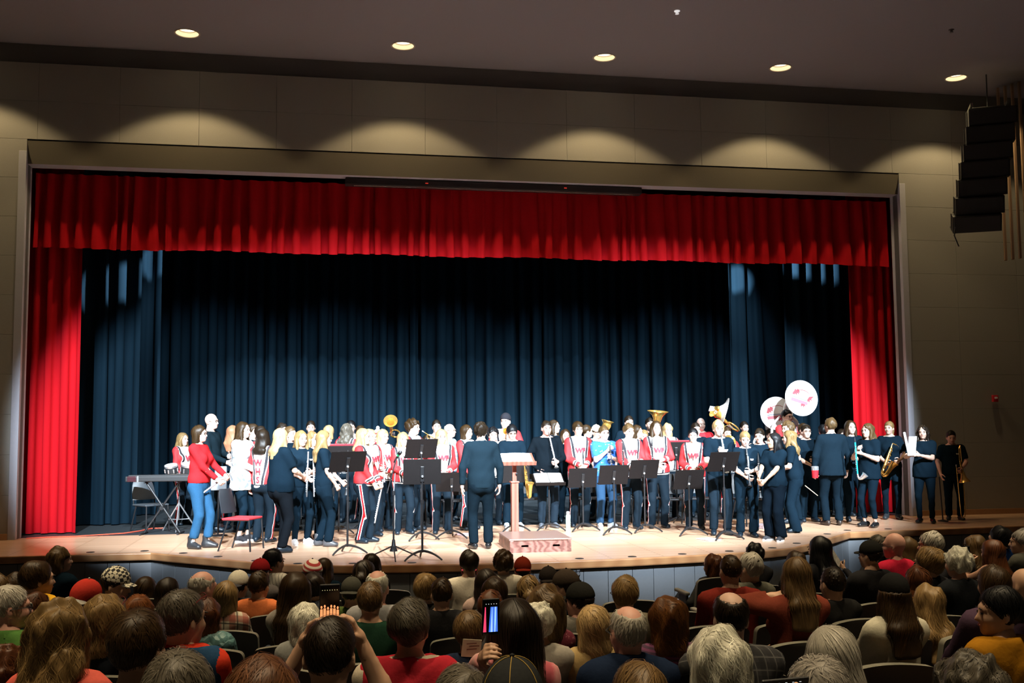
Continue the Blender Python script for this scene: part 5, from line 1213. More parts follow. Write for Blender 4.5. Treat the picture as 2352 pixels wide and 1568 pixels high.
# ------------------------------------------------------------------ the band
SP_ = stage_person
def mouth(j): return j.world(j.hc+j.HR @ (np.array([0, -0.118, -0.062])*j.hs))
def hands(j): return j.world(j.wr[0]), j.world(j.wr[1])
def grip(j, i): return j.world(j.wr[i]+nrm(j.wr[i]-j.el[i])*0.075)
def hold_clar(j, label, play=True, **k):
    a = (grip(j, 0)+grip(j, 1))/2
    if play: m = mouth(j); return clarinet(m, a, label, **k)
    d = Vector((0.02, 0.0, -1.0)); return clarinet(a-d*0.30, a+d, label, **k)
WHT = (0.78, 0.78, 0.76); SNK = mat('sneaker_canvas', (0.03, 0.03, 0.035), 0.8)
M_FUR = blotch('grey_fur', (0.16, 0.18, 0.20), (0.72, 0.74, 0.75), 16); M_FLOR = blotch('blue_floral', (0.02, 0.13, 0.48), (0.45, 0.60, 0.82), 26, 0.62, 0.66)
M_PLB = plaid('blue_plaid', (0.55, 0.58, 0.62), (0.10, 0.16, 0.28), (0.7, 0.7, 0.7))
# left group
j = SP_('girl in red and white band uniform standing behind the keyboard at far left', (419, 993), Y=1.9, yaw=50, fem=True, hair='long', hcol='dblond', pose='clasp')
j = SP_('woman in red sweatshirt and blue jeans with brown bob at the left', (461, 975), feet=(456, 1259), yaw=68, fem=True, top='long', tcol=(0.46, 0.018, 0.022), pants='x', pcol=DENIM, ank=0.10, hair='bob', hcol='brown', gl=True, shoes=(0.02, 0.02, 0.022), boot=True, pose=((-0.02, -0.17, 0.03, 'hold'), (0.06, -0.20, 0.06, 'hold')), hem=0.0, stance=(0.05, 0.05, 0.03, -0.05), hL=0.2)
g_ = grip(j, 1); flute(g_+Vector((0.1, 0.05, 0.12)), g_+Vector((-0.9, -0.1, -0.62)), 'silver flute held slanting down by the woman in the red sweatshirt')
j = SP_('tall bald man in dark shirt with glasses at the left', (484, 947), Y=0.3, yaw=66, top='long', tcol=(0.008, 0.016, 0.022), pants='x', hair='none', gl=True, sk='pale', pose='low')
j = SP_('woman in white cardigan and grey fur vest with long brown hair', (558, 967), feet=(557, 1243), yaw=62, fem=True, b=1.15, top='long', tcol=WHT, pants='x', pcol=BLK, pstyle='skinny', ank=0.11, hair='long', hcol='brown', sk='pale', shoes=SNK, sole=M_SOLE, pose='low', hem=-0.07, o=0.016)
make_top(j.obj, j, M_FUR, 'none', -0.10, 0.026, 0.022, 'fur_vest', seed=3, wr_=0.008, neck=-0.02)
flute(grip(j, 1)+Vector((0.02, 0, 0.28)), grip(j, 1)+Vector((-0.10, -0.02, -0.4)), 'silver flute held by the woman in the fur vest')
SP_('person with long strawberry blond hair behind the fur vest woman', (534, 976), Y=0.5, yaw=150, fem=True, top='tee', pants='x', hair='long', hcol=(0.34, 0.15, 0.08), front=False)
SP_('dark-haired player between the fur vest woman and the back row', (581, 970), Y=1.3, yaw=50, top='tee', pants='x', hair='full', hcol='brown', front=False)
SP_('short-haired uniformed player partly hidden by the fur vest woman', (598, 977), Y=0.5, yaw=60, hair='short', hcol='dark', front=False)
SP_('player seen from behind with letters down the uniform back', (607, 985), feet=(603, 1245), yaw=152, fem=True, top='uniback', hair='long', hcol='dark', hL=0.24, pose='sides')
j = SP_('heavyset woman with long blond hair in black tee holding flutes', (634, 983), feet=(645, 1268), yaw=118, fem=True, b=1.3, top='tee', pants='x', pcol=(0.008, 0.010, 0.013), pstyle='straight', hair='long', hcol='blond', pose=((-0.03, -0.18, 0.08, 'hold'), (0.04, -0.19, 0.07, 'hold')), hem=-0.045, hL=0.30, stance=(0.055, 0.055, 0.02, -0.04))
SP_('dark-haired boy behind the heavyset blond woman', (648, 969), Y=1.1, yaw=30, top='polo', pants='x', hair='full', hcol='dark', front=False)
SP_('pale short-haired player just right of the dark-haired boy', (666, 978), Y=0.7, yaw=50, top='tee', pants='x', hair='short', hcol='lbrown', front=False)
j = SP_('girl in black polo and white sneakers holding two upright flutes', (686, 988), feet=(691, 1250), yaw=25, fem=True, top='polo', pants='x', pstyle='skinny', hair='long', hcol='dblond', shoes=mat('white_sneaker', (0.7, 0.7, 0.7), 0.6), sole=M_SOLE, pose='low', patch=True)
for dx in (-0.035, 0.035): flute(grip(j, 0)+Vector((dx, -0.06, 0.42)), grip(j, 0)+Vector((dx*1.8, -0.06, -0.6)), 'upright silver flute at the %s of the pair by the girl in white sneakers' % ('left' if dx < 0 else 'right'))
SP_('blond girl half hidden between the flute girl and the grey-booted girl', (718, 990), Y=-1.2, yaw=40, fem=True, top='tee', pants='x', hair='wavy', hcol='dblond', front=False, pose='low')
j = SP_('girl with long dark blond hair in black tee and grey boots', (742, 988), feet=(744, 1254), yaw=95, fem=True, top='tee', pants='x', pstyle='boot', hair='long', hcol='dblond', hL=0.34, boot=True, shoes=(0.07, 0.07, 0.075), pose=((-0.05, -0.10, 0.0, 'hold'), (0.02, -0.15, 0.03, 'hold')), stance=(0.05, 0.05, -0.03, 0.04))
g_ = grip(j, 1); clarinet(g_+Vector((0.05, -0.03, 0.50)), g_+Vector((0.02, 0, -0.5)), 'black clarinet hanging beside the grey-booted girl')
# second and back rows, left half
for lb, hd, Y, kw in (
 ('dark-haired man in the back row behind the flute girl', (713, 965), 2.6, dict(top='tee', pants='x', hair='short', hcol='dark', b=1.1)),
 ('back row player with round blond hair left of the dark curls', (755, 975), 2.1, dict(fem=True, top='tee', pants='x', hair='bob', hcol='blond', yaw=160)),
 ('player with long dark grey curls behind the left red folder', (797, 970), 1.5, dict(fem=True, hair='curlylong', hcol='dgrey', yaw=150)),
 ('black-haired player behind the long dark grey curls', (806, 963), 2.9, dict(hair='full', hcol='black')),
 ('brown-haired player above the left uniformed blond girl', (828, 975), 2.3, dict(hair='full', hcol='brown')),
 ('man with short dark hair and light shirt left of the balding man', (1003, 963), 2.2, dict(top='polo', tcol=(0.6, 0.62, 0.66), pants='x', hair='short', hcol='dark')),
 ('dark-haired player low behind the tall music stand', (981, 997), 1.0, dict(fem=True, hair='full', hcol='dark')),
 ('balding grey man with glasses and blue plaid shirt', (1034, 972), 1.4, dict(top='long', tcol=M_PLB, pants='x', hair='ring', hcol='silver', gl=True, yaw=60)),
 ('player with black curls leaning behind the conductor', (1133, 980), -0.2, dict(top='uniform', hair='curly', hcol='black', lean=8, vol=0.01)),
 ('long-haired player behind the man in the black sweatshirt', (1275, 963), 1.2, dict(fem=True, top='tee', pants='x', hair='long', hcol='brown', yaw=50)),
 ('girl with pale face and long hair left of the bowl-cut player', (1300, 985), 0.6, dict(fem=True, top='tee', pants='x', hair='long', hcol='brown')),
 ('girl with ponytail just right of the bowl-cut player', (1350, 974), 0.8, dict(fem=True, top='tee', pants='x', hair='pony', hcol='brown', yaw=100)),
 ('boy in black polo in the back row left of the tuba', (1447, 953), 1.7, dict(top='polo', pants='x', hair='short', hcol='dark')),
 ('girl with brown bob behind the middle uniformed player', (1466, 975), 0.5, dict(fem=True, top='tee', pants='x', hair='bob', hcol='brown', yaw=40)),
 ('fair-haired player peeking left of the long-haired uniformed girl', (1480, 985), 0.8, dict(hair='full', hcol='dblond')),
 ('dark-haired tuba player behind the brass bell', (1495, 958), 1.5, dict(top='tee', pants='x', hair='short', hcol='dark', pose='horn')),
 ('player with bushy blond hair right of the long-haired uniformed girl', (1536, 971), 0.7, dict(fem=True, hair='wavybob', hcol='blond')),
 ('dark-haired player behind the girl with tied dark hair', (1601, 970), 1.0, dict(top='tee', pants='x', hair='short', hcol='dark')),
 ('bald man in red shirt behind the blond boy', (1613, 958), 1.9, dict(top='long', tcol=(0.6, 0.03, 0.04), pants='x', hair='none', sk='pale', b=1.1)),
 ('short dark-haired boy in red right of the blond boy', (1672, 980), 0.6, dict(hair='short', hcol='brown', pose='horn')),
 ('smiling dark-haired woman in the back row below the sideways sousaphone', (1713, 966), 1.9, dict(fem=True, top='tee', pants='x', hair='bunlow', hcol='dark')),
 ('uniformed player hidden under the left sousaphone bell', (1772, 985), 1.6, dict(hair='short', hcol='dark', pose='horn')),
 ('brown-haired player left of the boy with glasses in black', (1848, 969), 0.5, dict(fem=True, top='tee', pants='x', hair='full', hcol='brown')),
 ('black-haired player behind the shoulder of the suited man', (1894, 972), 0.5, dict(top='tee', pants='x', hair='full', hcol='black', yaw=170)),
 ('short player right behind the suited man', (1938, 985), 0.3, dict(top='tee', pants='x', hair='short', hcol='dark')),
 ): SP_(lb, hd, Y=Y, front=False, **kw)
# front row, left of the conductor
j = SP_('blond girl in uniform with her flute lowered beside the tilted stand', (824, 983), feet=(836, 1246), yaw=66, fem=True, hair='long', hcol='blond', hL=0.22, pose=((-0.05, -0.12, -0.02, 'hold'), (0.05, -0.14, -0.03, 'hold')), stance=(0.05, 0.05, 0.02, -0.03))
g_ = grip(j, 1); flute(g_+Vector((0.03, -0.02, 0.10)), g_+Vector((-0.10, -0.02, -0.55)), 'silver flute pointing down beside a red striped trouser leg')
j = SP_('short fair-haired uniformed player just behind the left uniformed blond girl', (850, 985), Y=-1.0, yaw=40, hair='short', hcol='blond', front=False, pose='low'); g_ = grip(j, 1); flute(g_+Vector((-0.03, -0.05, 0.45)), g_+Vector((0.04, -0.05, -0.5)), 'silver flute held upright left of the microphone stand')
M_BN = blotch('red_white_knit', (0.60, 0.05, 0.06), (0.8, 0.78, 0.75), 30, 0.45, 0.5)
def pomhat(t, j):
    o = make_cap(t, j.hc, j.HR, j.hs, (0.8, 0.78, 0.75), kind='beanie', m=cloth((0.8, 0.78, 0.75))); b = MB(); b.ball(j.hc+j.HR @ (np.array([0, 0.01, 0.175])*j.hs), 0.036, 10); b.build('pompom', cloth((0.8, 0.78, 0.76)), o, True)
    g = MB(); g.lathe([(0.088, -0.016), (0.092, -0.012), (0.092, 0.018), (0.088, 0.022)], 24, c=tuple(j.hc+j.HR @ np.array([0, 0.012, 0.045])), R=Matrix(j.HR.tolist()) @ rotx(-0.25) @ Matrix.Diagonal((1, 1.2, 1))); g.build('red_band', cloth((0.62, 0.03, 0.04)), o, True)
SP_('player in red and white pompom knit hat', (868, 950), Y=1.9, yaw=15, hair='short', hcol='brown', hat=pomhat, front=False, H=1.66)
c = aty(897, 966, 1.5); tuba(c, (-0.1, -0.85, 0.5), 'shiny brass euphonium bell beside the pompom hat', 0.13, 0.32, 'euphonium')
j = SP_('blond uniformed player holding a saxophone low behind the microphone stand', (880, 985), Y=-1.2, yaw=35, fem=True, hair='bob', hcol='blond', pose='low')
sax(grip(j, 1)+Vector((0.0, -0.05, 0.22)), (0.05, -0.1, -1), (0.3, -1, 0.1), 'small brass saxophone held by the blond player near the microphone', 0.7)
SP_('uniformed player with long pale hair behind the microphone stand', (921, 992), feet=(926, 1226), yaw=12, fem=True, hair='long', hcol='blond', hL=0.26, pose='low', sk='pale')
j = SP_('tall uniformed boy with curly brown hair and a trumpet', (949, 960), Y=-0.5, yaw=50, hair='curly', hcol='brown', pose='horn', vol=0.012, hy=10)
trumpet(mouth(j)+Vector((0.08, -0.05, -0.02)), Vector((0.35, -0.5, -0.25)), 'brass trumpet held by the tall curly-haired boy')
SP_('uniformed blond player with pale face left of the conductor', (1014, 985), feet=(1015, 1225), yaw=4, fem=True, hair='long', hcol='blond', hL=0.2, pose='clasp', sk='pale')
SP_('uniformed woman with shoulder-length brown hair at the conductor\'s left', (1069, 974), feet=(1074, 1216), yaw=38, fem=True, hair='bob', hcol='brown', pose='low')
j = SP_('conductor in black suit seen from behind beside the podium', (1106, 966), feet=(1106, 1260), yaw=181, hy=-18, top='suit', tcol=(0.0078, 0.0160, 0.0230), pants='x', pcol=(0.0048, 0.0095, 0.0140), hair='curly', hcol='dark', shoes=mat('patent_leather', (0.012, 0.012, 0.013), 0.12), pose='sides', hem=-0.055, group='men in suits on the stage', stance=(0.055, 0.06, 0, 0), o=0.02, b=1.04)
lt = MB(); lt.lathe([(0.062, 0), (0.064, 0.012), (0.060, 0.03)], 20, c=tuple(j.N+np.array([0, 0.0, 0.035]))); lt.build('shirt_collar', cloth(WHT), j.obj, True)
# front row, right of the conductor
j = SP_('tall uniformed man in black knit hat above the lectern', (1162, 945), Y=0.8, yaw=-8, hair='short', hcol='dark', hat='beanie', pose='horn', b=1.1, hy=-20)
trumpet(mouth(j)+Vector((0.02, -0.05, -0.22)), Vector((-0.1, -0.8, 0.2)), 'brass trumpet held by the tall man in the knit hat')
j = SP_('boy in black polo with glasses behind the lectern', (1173, 975), feet=(1178, 1211), yaw=0, top='polo', pants='x', hair='bowl', hcol='black', gl=True, hp=16, pose='low', shoes=mat('grey_sneaker', (0.35, 0.40, 0.45), 0.7), sole=M_SOLE)
sax(aty(1205, 1072, -1.0), (0.1, -0.05, -1), (0.2, -1, 0.1), 'brass saxophone hanging right of the wooden lectern', 0.85)
j = SP_('man in black sweatshirt and jeans playing a clarinet', (1247, 965), feet=(1258, 1212), yaw=4, top='long', tcol=(0.0048, 0.0075, 0.0105), pants='x', pcol=(0.012, 0.020, 0.030), hair='short', hcol='dark', b=1.18, pose=((-0.10, -0.04, 0.02, 'relaxed'), (0.06, -0.15, 0.09, 'hold')), sk='pink', shoes=(0.10, 0.11, 0.13))
clarinet(mouth(j), grip(j, 1)+Vector((-0.02, -0.08, -0.02)), 'silver-keyed clarinet played by the man in the black sweatshirt', body=mat('clear_clarinet', (0.35, 0.36, 0.38), 0.3))
j = SP_('uniformed player with brown bowl haircut and lowered clarinet', (1328, 967), feet=(1331, 1209), yaw=2, hair='bowl', hcol='brown', pose='clasp'); hold_clar(j, 'black clarinet held low by the bowl-cut player', False)
def beige_cap(t, j): make_cap(t, j.hc, j.HR, j.hs, (0.62, 0.52, 0.40))
j = SP_('uniformed baritone player in a beige cap', (1372, 957), Y=1.2, yaw=14, hair='short', hcol='brown', hat=beige_cap, pose='horn', H=1.72)
tuba(aty(1396, 966, 0.9), (0.25, -0.1, 1), 'brass baritone bell beside the beige cap', 0.12, 0.36, 'baritone_horn')
j = SP_('person in blue flowered shirt with glasses gripping a clarinet', (1386, 977), feet=(1391, 1211), yaw=8, top='tee', tcol=M_FLOR, pants='x', pcol=(0.02, 0.05, 0.10), hair='short', hcol='lbrown', gl=True, b=1.15, pose=((-0.02, -0.13, 0.23, 'grip'), (0.02, -0.15, 0.16, 'grip')), sk='pale', shoes=mat('grey_sneaker', (0.35, 0.40, 0.45), 0.7), sole=M_SOLE); a = (grip(j, 0)+grip(j, 1))/2; clarinet(a+Vector((-0.02, -0.02, 0.14)), a+Vector((0.02, -0.06, -0.5)), 'black clarinet gripped by the person in the blue shirt')
j = SP_('short-haired uniformed player left of the long-haired uniformed girl', (1441, 970), feet=(1449, 1215), yaw=6, hair='full', hcol='lbrown', pose='low', sk='pale'); a = aty(1430, 1012, j.M.translation.y-0.25); clarinet(a, a+Vector((0.02, 0, -1)), 'black clarinet upright before the short-haired uniformed player')
tuba(aty(1511, 944, 1.0), (0.05, -0.12, 1), 'large brass tuba bell pointing up behind the middle players', 0.20, 0.46)
j = SP_('uniformed girl with very long straight brown hair', (1513, 965), feet=(1512, 1212), yaw=-6, fem=True, hair='long', hcol='brown', hL=0.42, pose='low', b=1.08, sk='pale', hp=-4); a = aty(1497, 1004, j.M.translation.y-0.22); clarinet(a, a+Vector((0.02, 0, -1)), 'silver-keyed clarinet before the long-haired uniformed girl')
j = SP_('uniformed girl with dark hair tied back looking left', (1587, 982), feet=(1597, 1215), yaw=-22, fem=True, hair='bunlow', hcol='black', pose='clasp', sk='pale')
j = SP_('blond boy in black shirt with bow tie playing clarinet', (1640, 962), feet=(1655, 1228), yaw=-6, top='polo', pants='x', pcol=(0.010, 0.018, 0.027), hair='full', hcol='blond', pose='clar', sk='pale', patch=True, lean=4); hold_clar(j, 'pale clarinet played by the blond boy', True, body=mat('pale_clarinet', (0.5, 0.6, 0.68), 0.3))
bt = MB(); 
for s in (-1, 1): bt.add([tuple(j.N+np.array([s*q[0], -0.085, q[1]-0.005])) for q in ((0.004, 0.004), (0.045, 0.02), (0.045, -0.02), (0.004, -0.004))], [(0, 1, 2, 3)])
bt.build('bow_tie', M_BLACKP, j.obj)
tuba(aty(1678, 1010, 0.3), (0.2, -0.7, 0.5), 'small brass horn right of the blond boy', 0.11, 0.28, 'baritone_horn')
sousa(aty(1664, 948, 1.3), (0.95, -0.25, -0.30), (0, 0, 1), 0.30, 'white sousaphone bell seen edge-on behind the blond boy', False, False)
tuba(aty(1641, 944, 1.2), (-0.75, -0.2, 0.6), 'brass bell tilted left of the edge-on white sousaphone', 0.13, 0.34, 'brass_horn')
# right group
j = SP_('girl in black polo with tied fair hair bowed over a clarinet', (1702, 990), feet=(1716, 1233), yaw=-14, fem=True, top='polo', pants='x', pstyle='boot', hair='pony', hcol='dblond', hp=12, lean=5, pose='low', sk='pale', patch=True); hold_clar(j, 'black clarinet of the girl with tied fair hair', True)
j = SP_('dark-haired girl between the fair-haired girl and the girl with black hair', (1748, 983), feet=(1750, 1222), yaw=-35, fem=True, top='polo', pants='x', hair='pony', hcol='dark', pose='low', hp=8); a = aty(1724, 1022, j.M.translation.y-0.3); clarinet(a, a+Vector((0.03, 0, -1)), 'upright black clarinet left of the girl with long black hair')
a = aty(1741, 1040, -3.1); clarinet(a, a+Vector((0.03, 0, -1)), 'black clarinet held by the girl with long black hair')
j = SP_('girl with long black hair in black tee and white-soled sneakers', (1779, 994), feet=(1783, 1241), yaw=-62, fem=True, top='tee', pants='x', pcol=(0.0042, 0.0075, 0.012), pstyle='wide', hair='long', hcol='black', hL=0.36, pose=((-0.02, -0.22, 0.05, 'hold'), (0.03, -0.19, 0.03, 'hold')), sk='tan', shoes=SNK, sole=M_SOLE, b=1.1, ank=0.05, hy=-25)
j = SP_('tall girl with wavy blond hair in wide black trousers', (1815, 988), feet=(1828, 1222), yaw=-112, fem=True, top='tee', pants='x', pstyle='wide', hair='wavy', hcol='dblond', pose='low', ank=0.03, hL=0.28, lean=8)
j = SP_('boy with curly brown hair in black tee leaning left', (1812, 966), Y=-0.9, yaw=-70, top='tee', pants='x', hair='curly', hcol='lbrown', pose='low', lean=12, vol=0.006)
j = SP_('sousaphone player with glasses beneath the larger white bell', (1812, 938), Y=1.0, yaw=20, hair='short', hcol='black', gl=True, pose='horn', front=True)
sousa(aty(1841, 914, 0.55), (0.06, -0.97, 0.10), (0.30, 0, 1), 0.34, 'larger white sousaphone bell with red winged emblem')
sousa(aty(1784, 949, 1.3), (-0.12, -0.97, 0.06), (-0.12, 0, 1), 0.325, 'smaller white sousaphone bell with emblem behind the larger one')
j = SP_('boy with glasses in black polo left of the suited man', (1862, 974), feet=(1858, 1198), yaw=-5, top='polo', pants='x', hair='short', hcol='dark', gl=True, pose='low')
dr = aty(1872, 1085, -1.2); t = thing('drink_cup', 'red and clear cup held near the suited man\'s hand', 'cup', dr); MB().lathe([(0, -0.09), (0.05, -0.09), (0.06, 0.04), (0.058, 0.04), (0.05, -0.08), (0, -0.08)], 18).build('cup_wall', M_REDP, t, True); MB().lathe([(0.062, 0.04), (0.064, 0.05), (0.064, 0.10), (0.05, 0.11), (0.0, 0.11)], 18).build('lid', M_SILVER, t, True)
st_ = aty(1862, 1124, -1.3); tag(MB().tube([st_+np.array([-0.10, 0, 0.07]), st_+np.array([0.10, -0.05, -0.10])], [0.007, 0.005], 6).build('drumstick', mat('maple_stick', (0.7, 0.55, 0.38), 0.5), None, True), 'wooden drumstick hanging beside the suited man', 'drumstick')
j = SP_('man in dark grey suit seen from behind on the right', (1915, 957), feet=(1914, 1206), yaw=172, top='suit', tcol=(0.0068, 0.0145, 0.0225), pants='x', pcol=(0.0055, 0.0115, 0.0180), hair='full', hcol='lbrown', hem=-0.065, b=1.12, pose=((-0.17, -0.06, -0.02, 'relaxed'), (0.15, -0.06, -0.03, 'relaxed')), group='men in suits on the stage', hy=20, flare=0.02, shoes=(0.03, 0.02, 0.015))
j = SP_('girl in dark top facing the audience with a teal clarinet', (1968, 964), feet=(1962, 1197), yaw=-6, fem=True, top='tee', pants='x', pstyle='skinny', hair='long', hcol='brown', hL=0.36, pose='onel', sk='pale'); a = aty(1963, 1003, -1.75); clarinet(a, a+Vector((0.05, 0, -1)), 'teal clarinet with silver curved bell', body=mat('teal_plastic', (0.02, 0.42, 0.50), 0.25), L=0.72, curved=True)
j = SP_('girl in loose tee with long light brown hair facing left', (1992, 971), feet=(2000, 1210), yaw=-68, fem=True, top='tee', pants='x', pstyle='skinny', hair='wavy', hcol='lbrown', hL=0.34, pose=((-0.03, -0.13, 0.21, 'hold'), (0.02, -0.12, 0.18, 'hold')), hem=-0.07, flare=0.02, ank=0.10, shoes=mat('patent_leather', (0.012, 0.012, 0.013), 0.12))
j = SP_('smiling girl in tee with hair tied back holding a saxophone', (2037, 966), feet=(2050, 1192), yaw=-26, fem=True, top='tee', pants='x', pstyle='skinny', hair='pony', hcol='dblond', pose=((-0.06, -0.16, 0.06, 'hold'), (0.08, -0.17, 0.08, 'hold')), hem=-0.05, boot=True, shoes=(0.03, 0.035, 0.04), hy=-22)
a = aty(2049, 1022, j.M.translation.y-0.25); sax(a, (-0.42, -0.05, -0.9), (0.35, -0.9, 0.0), 'brass saxophone slung across the smiling girl in the tee')
j = SP_('girl with long dark curls holding up a printed program beside the proscenium', (2127, 974), feet=(2128, 1201), yaw=-38, fem=True, top='tee', pants='x', pstyle='skinny', hair='curlylong', hcol='dark', hL=0.30, pose=((-0.10, -0.20, 0.17, 'hold'), (-0.02, -0.18, 0.17, 'hold')), hem=-0.065, flare=0.015, shoes=mat('patent_leather', (0.012, 0.012, 0.013), 0.12), ank=0.06)
yb = j.M.translation.y-0.35; c = aty(2095, 1024, yb); t = thing('booklet', 'printed program held up by the girl with long dark curls', 'paper', c, 0.2); MB().box((0, 0, 0), (0.17, 0.012, 0.33), rotx(0.15), bev=0.002).build('cover', mat('program_cover', (0.62, 0.62, 0.62), 0.6), t); MB().box((0, -0.009, 0.06), (0.145, 0.004, 0.13), rotx(0.15)).build('photo', blotch('program_photo', (0.02, 0.02, 0.02), (0.45, 0.20, 0.03), 22, 0.5, 0.6), t)
for k in range(2): MB().box((-0.13+0.03*k, 0.01*k, 0.06), (0.028, 0.006, 0.36), roty(-0.22), bev=0.002).build('loose_page', M_PAPER, t)
j = SP_('boy with trombone standing at the far right of the stage', (2190, 989), feet=(2193, 1194), yaw=-24, top='polo', pants='x', hair='short', hcol='dark', b=1.12, sk='pink', pose=((-0.14, -0.08, -0.01, 'relaxed'), (0.07, -0.16, 0.05, 'grip')), hp=8, patch=True); trombone(aty(2216, 1110, j.M.translation.y-0.30), 'brass trombone held upright by the boy at the far right')
# bare stand pole next to the curly girl
p = atz(2166, 1197); z = aty(2157, 1095, p[1])[2]; bx = aty(2157, 1095, p[1])[0]-p[0]; t = thing('microphone_stand', 'bare black stand pole with round base at the far right', 'stand', (p[0], p[1], 0)); MB().lathe([(0, 0), (0.09, 0), (0.09, 0.012), (0.03, 0.03), (0, 0.03)], 20).build('base', M_BLACK, t, True); MB().tube([(0, 0, 0.02), (bx, 0, z)], 0.012, 8).build('pole', M_BLACK, t, True)
# band chairs behind the standing players
first = True; CHP = []
for px, py, yw, lb in ((862, 1222, 6, 'band chair behind the left uniformed girl with the flute'), (958, 1220, -4, 'band chair behind the frontmost music stand'), (1050, 1216, 3, 'band chair left of the conductor behind a low stand'), (1172, 1206, 0, 'band chair behind the wooden lectern'), (1120, 1205, 0, 'band chair hidden behind the conductor'), (1225, 1206, 2, 'band chair behind the man in the black sweatshirt'), (1362, 1207, 0, 'band chair between the bowl-cut player and the blue shirt'), (1425, 1207, 3, 'band chair right of the player in the blue shirt'), (1475, 1207, -3, 'band chair between the two middle uniformed players'), (1556, 1209, -5, 'band chair left of the girl with tied dark hair'), (1622, 1208, 0, 'band chair behind the blond boy in black'), (1742, 1210, 10, 'band chair behind the girls with clarinets on the right'), (735, 1216, -10, 'band chair behind the blond girl with long hair'), (668, 1220, -15, 'band chair behind the girl holding two flutes')):
    p = atz(px, py); best = None
    for dy in (0.35, 0.5, 0.2, 0.7, 0.9, 1.1, 1.4):
        for dx in (0, 0.1, -0.1, 0.2, -0.2, 0.3, -0.3):
            q = (p[0]+dx, p[1]+dy); dm = min([math.hypot(q[0]-r_[0], q[1]-r_[1]) for r_ in PLACED+CHP]); sc = min(dm, 0.5)-0.12*abs(dx)-0.05*abs(dy-0.35)
            if best is None or sc > best[0]: best = (sc, q)
    q = best[1]; CHP.append(q); put_chair(CH, q[0], q[1], yw, lb, first); first = False
# ------------------------------------------------------------------ the audience
HW = dict(none=0.156, buzz=0.166, short=0.170, balding=0.168, ring=0.168, full=0.192, curly=0.20, bob=0.20, wavybob=0.205, long=0.20, wavy=0.205, curlylong=0.22, pony=0.175, bun=0.172, bunlow=0.172, bowl=0.19)
ROW0, DROW = -14.72, 0.86
M_SBACK = mat('theatre_seat_shell', (0.045, 0.045, 0.042), 0.55, 0, 0.1, 40); M_SCUSH = mat('theatre_seat_fabric', (0.020, 0.022, 0.024), 0.95, 0, 0.3, 200, 0.2); M_SARM = mat('theatre_armrest', (0.17, 0.165, 0.14), 0.5, 0, 0.1, 30); M_SRIM_LIT = mat('theatre_seat_rim_lit', (0.15, 0.145, 0.115), 0.5, 0, 0.1, 30)  # rim is paler than the shell: light on the edge painted in
def theatre_seat_proto():
    """faces -y like the people; back leans a little"""
    t = thing('theatre_seat', 'seat', 'theatre seat')
    def shell(y0, th, grow, z0, z1, m, name, par, r=0.04):
        n = 16; prof = []
        for k in range(n+1):
            u = -1+2*k/n; prof.append(u)
        b = MB(); V = []; vs = [0, 0.25, 0.5, 0.75, 0.92, 0.94, 0.96, 0.975, 0.988, 1.0]; rows = 9
        for i in range(rows+1):
            v = vs[i]; z = z0+(z1-z0)*v; hw = 0.262+grow-(r*(1-math.sqrt(max(0, 1-((v-0.92)/0.08)**2))) if v > 0.92 else 0)
            for u in prof: V.append((u*hw, y0+0.15*(v-0.2)-0.035*(1-u*u)+0.0, z+(0.012*(1-u*u) if i == rows else 0)))
        k = n+1; F = [(i*k+q, i*k+q+1, (i+1)*k+q+1, (i+1)*k+q) for i in range(rows) for q in range(n)]
        V2 = [(x, y+th, z) for x, y, z in V]; N0 = len(V); rim = [(q, q+1) for q in range(n)]+[(rows*k+q+1, rows*k+q) for q in range(n)]+[((i+1)*k, i*k) for i in range(rows)]+[(i*k+n, (i+1)*k+n) for i in range(rows)]
        b.add(V+V2, F+[tuple(q+N0 for q in f[::-1]) for f in F], 0); b.add(V+V2, [(a, c, c+N0, a+N0) for a, c in rim], 1); return b.build(name, m, par, True)
    shell(0.20, 0.055, 0.0, 0.24, 0.80, [M_SBACK, M_SRIM_LIT], 'back_shell', t); shell(0.165, 0.03, -0.025, 0.40, 0.77, [M_SCUSH, M_SCUSH], 'back_cushion', t)
    MB().box((0, -0.06, 0.42), (0.47, 0.46, 0.10), bev=0.03).build('seat_cushion', M_SCUSH, t)
    a = MB(); a.box((0.285, -0.02, 0.625), (0.055, 0.34, 0.035), bev=0.012); a.build('armrest', M_SARM, t); b = MB(); b.box((0.285, 0.02, 0.31), (0.03, 0.22, 0.60), bev=0.008); b.box((0.285, 0.02, 0.012), (0.06, 0.32, 0.02)); b.build('stanchion', M_BLACKP, t)
    return t
SEAT = theatre_seat_proto(); seat_first = [True]; ROWS = {}
def aim_yaw(x, y, tx=0.0, ty=1.0): return math.atan2(tx-x, -(ty-y))
def put_seat(x, y, label, rot=None):
    o = SEAT if seat_first[0] else copy_tree(SEAT); seat_first[0] = False
    o.location = (x, y, floor_z(y)); o.rotation_euler = (0, 0, rot if rot is not None else math.pi-math.atan2(x*0.55, 16.0)*-1 if False else math.pi+0.035*x)
    tag(o, label, 'theatre seat', 'rows of dark theatre seats'); return o
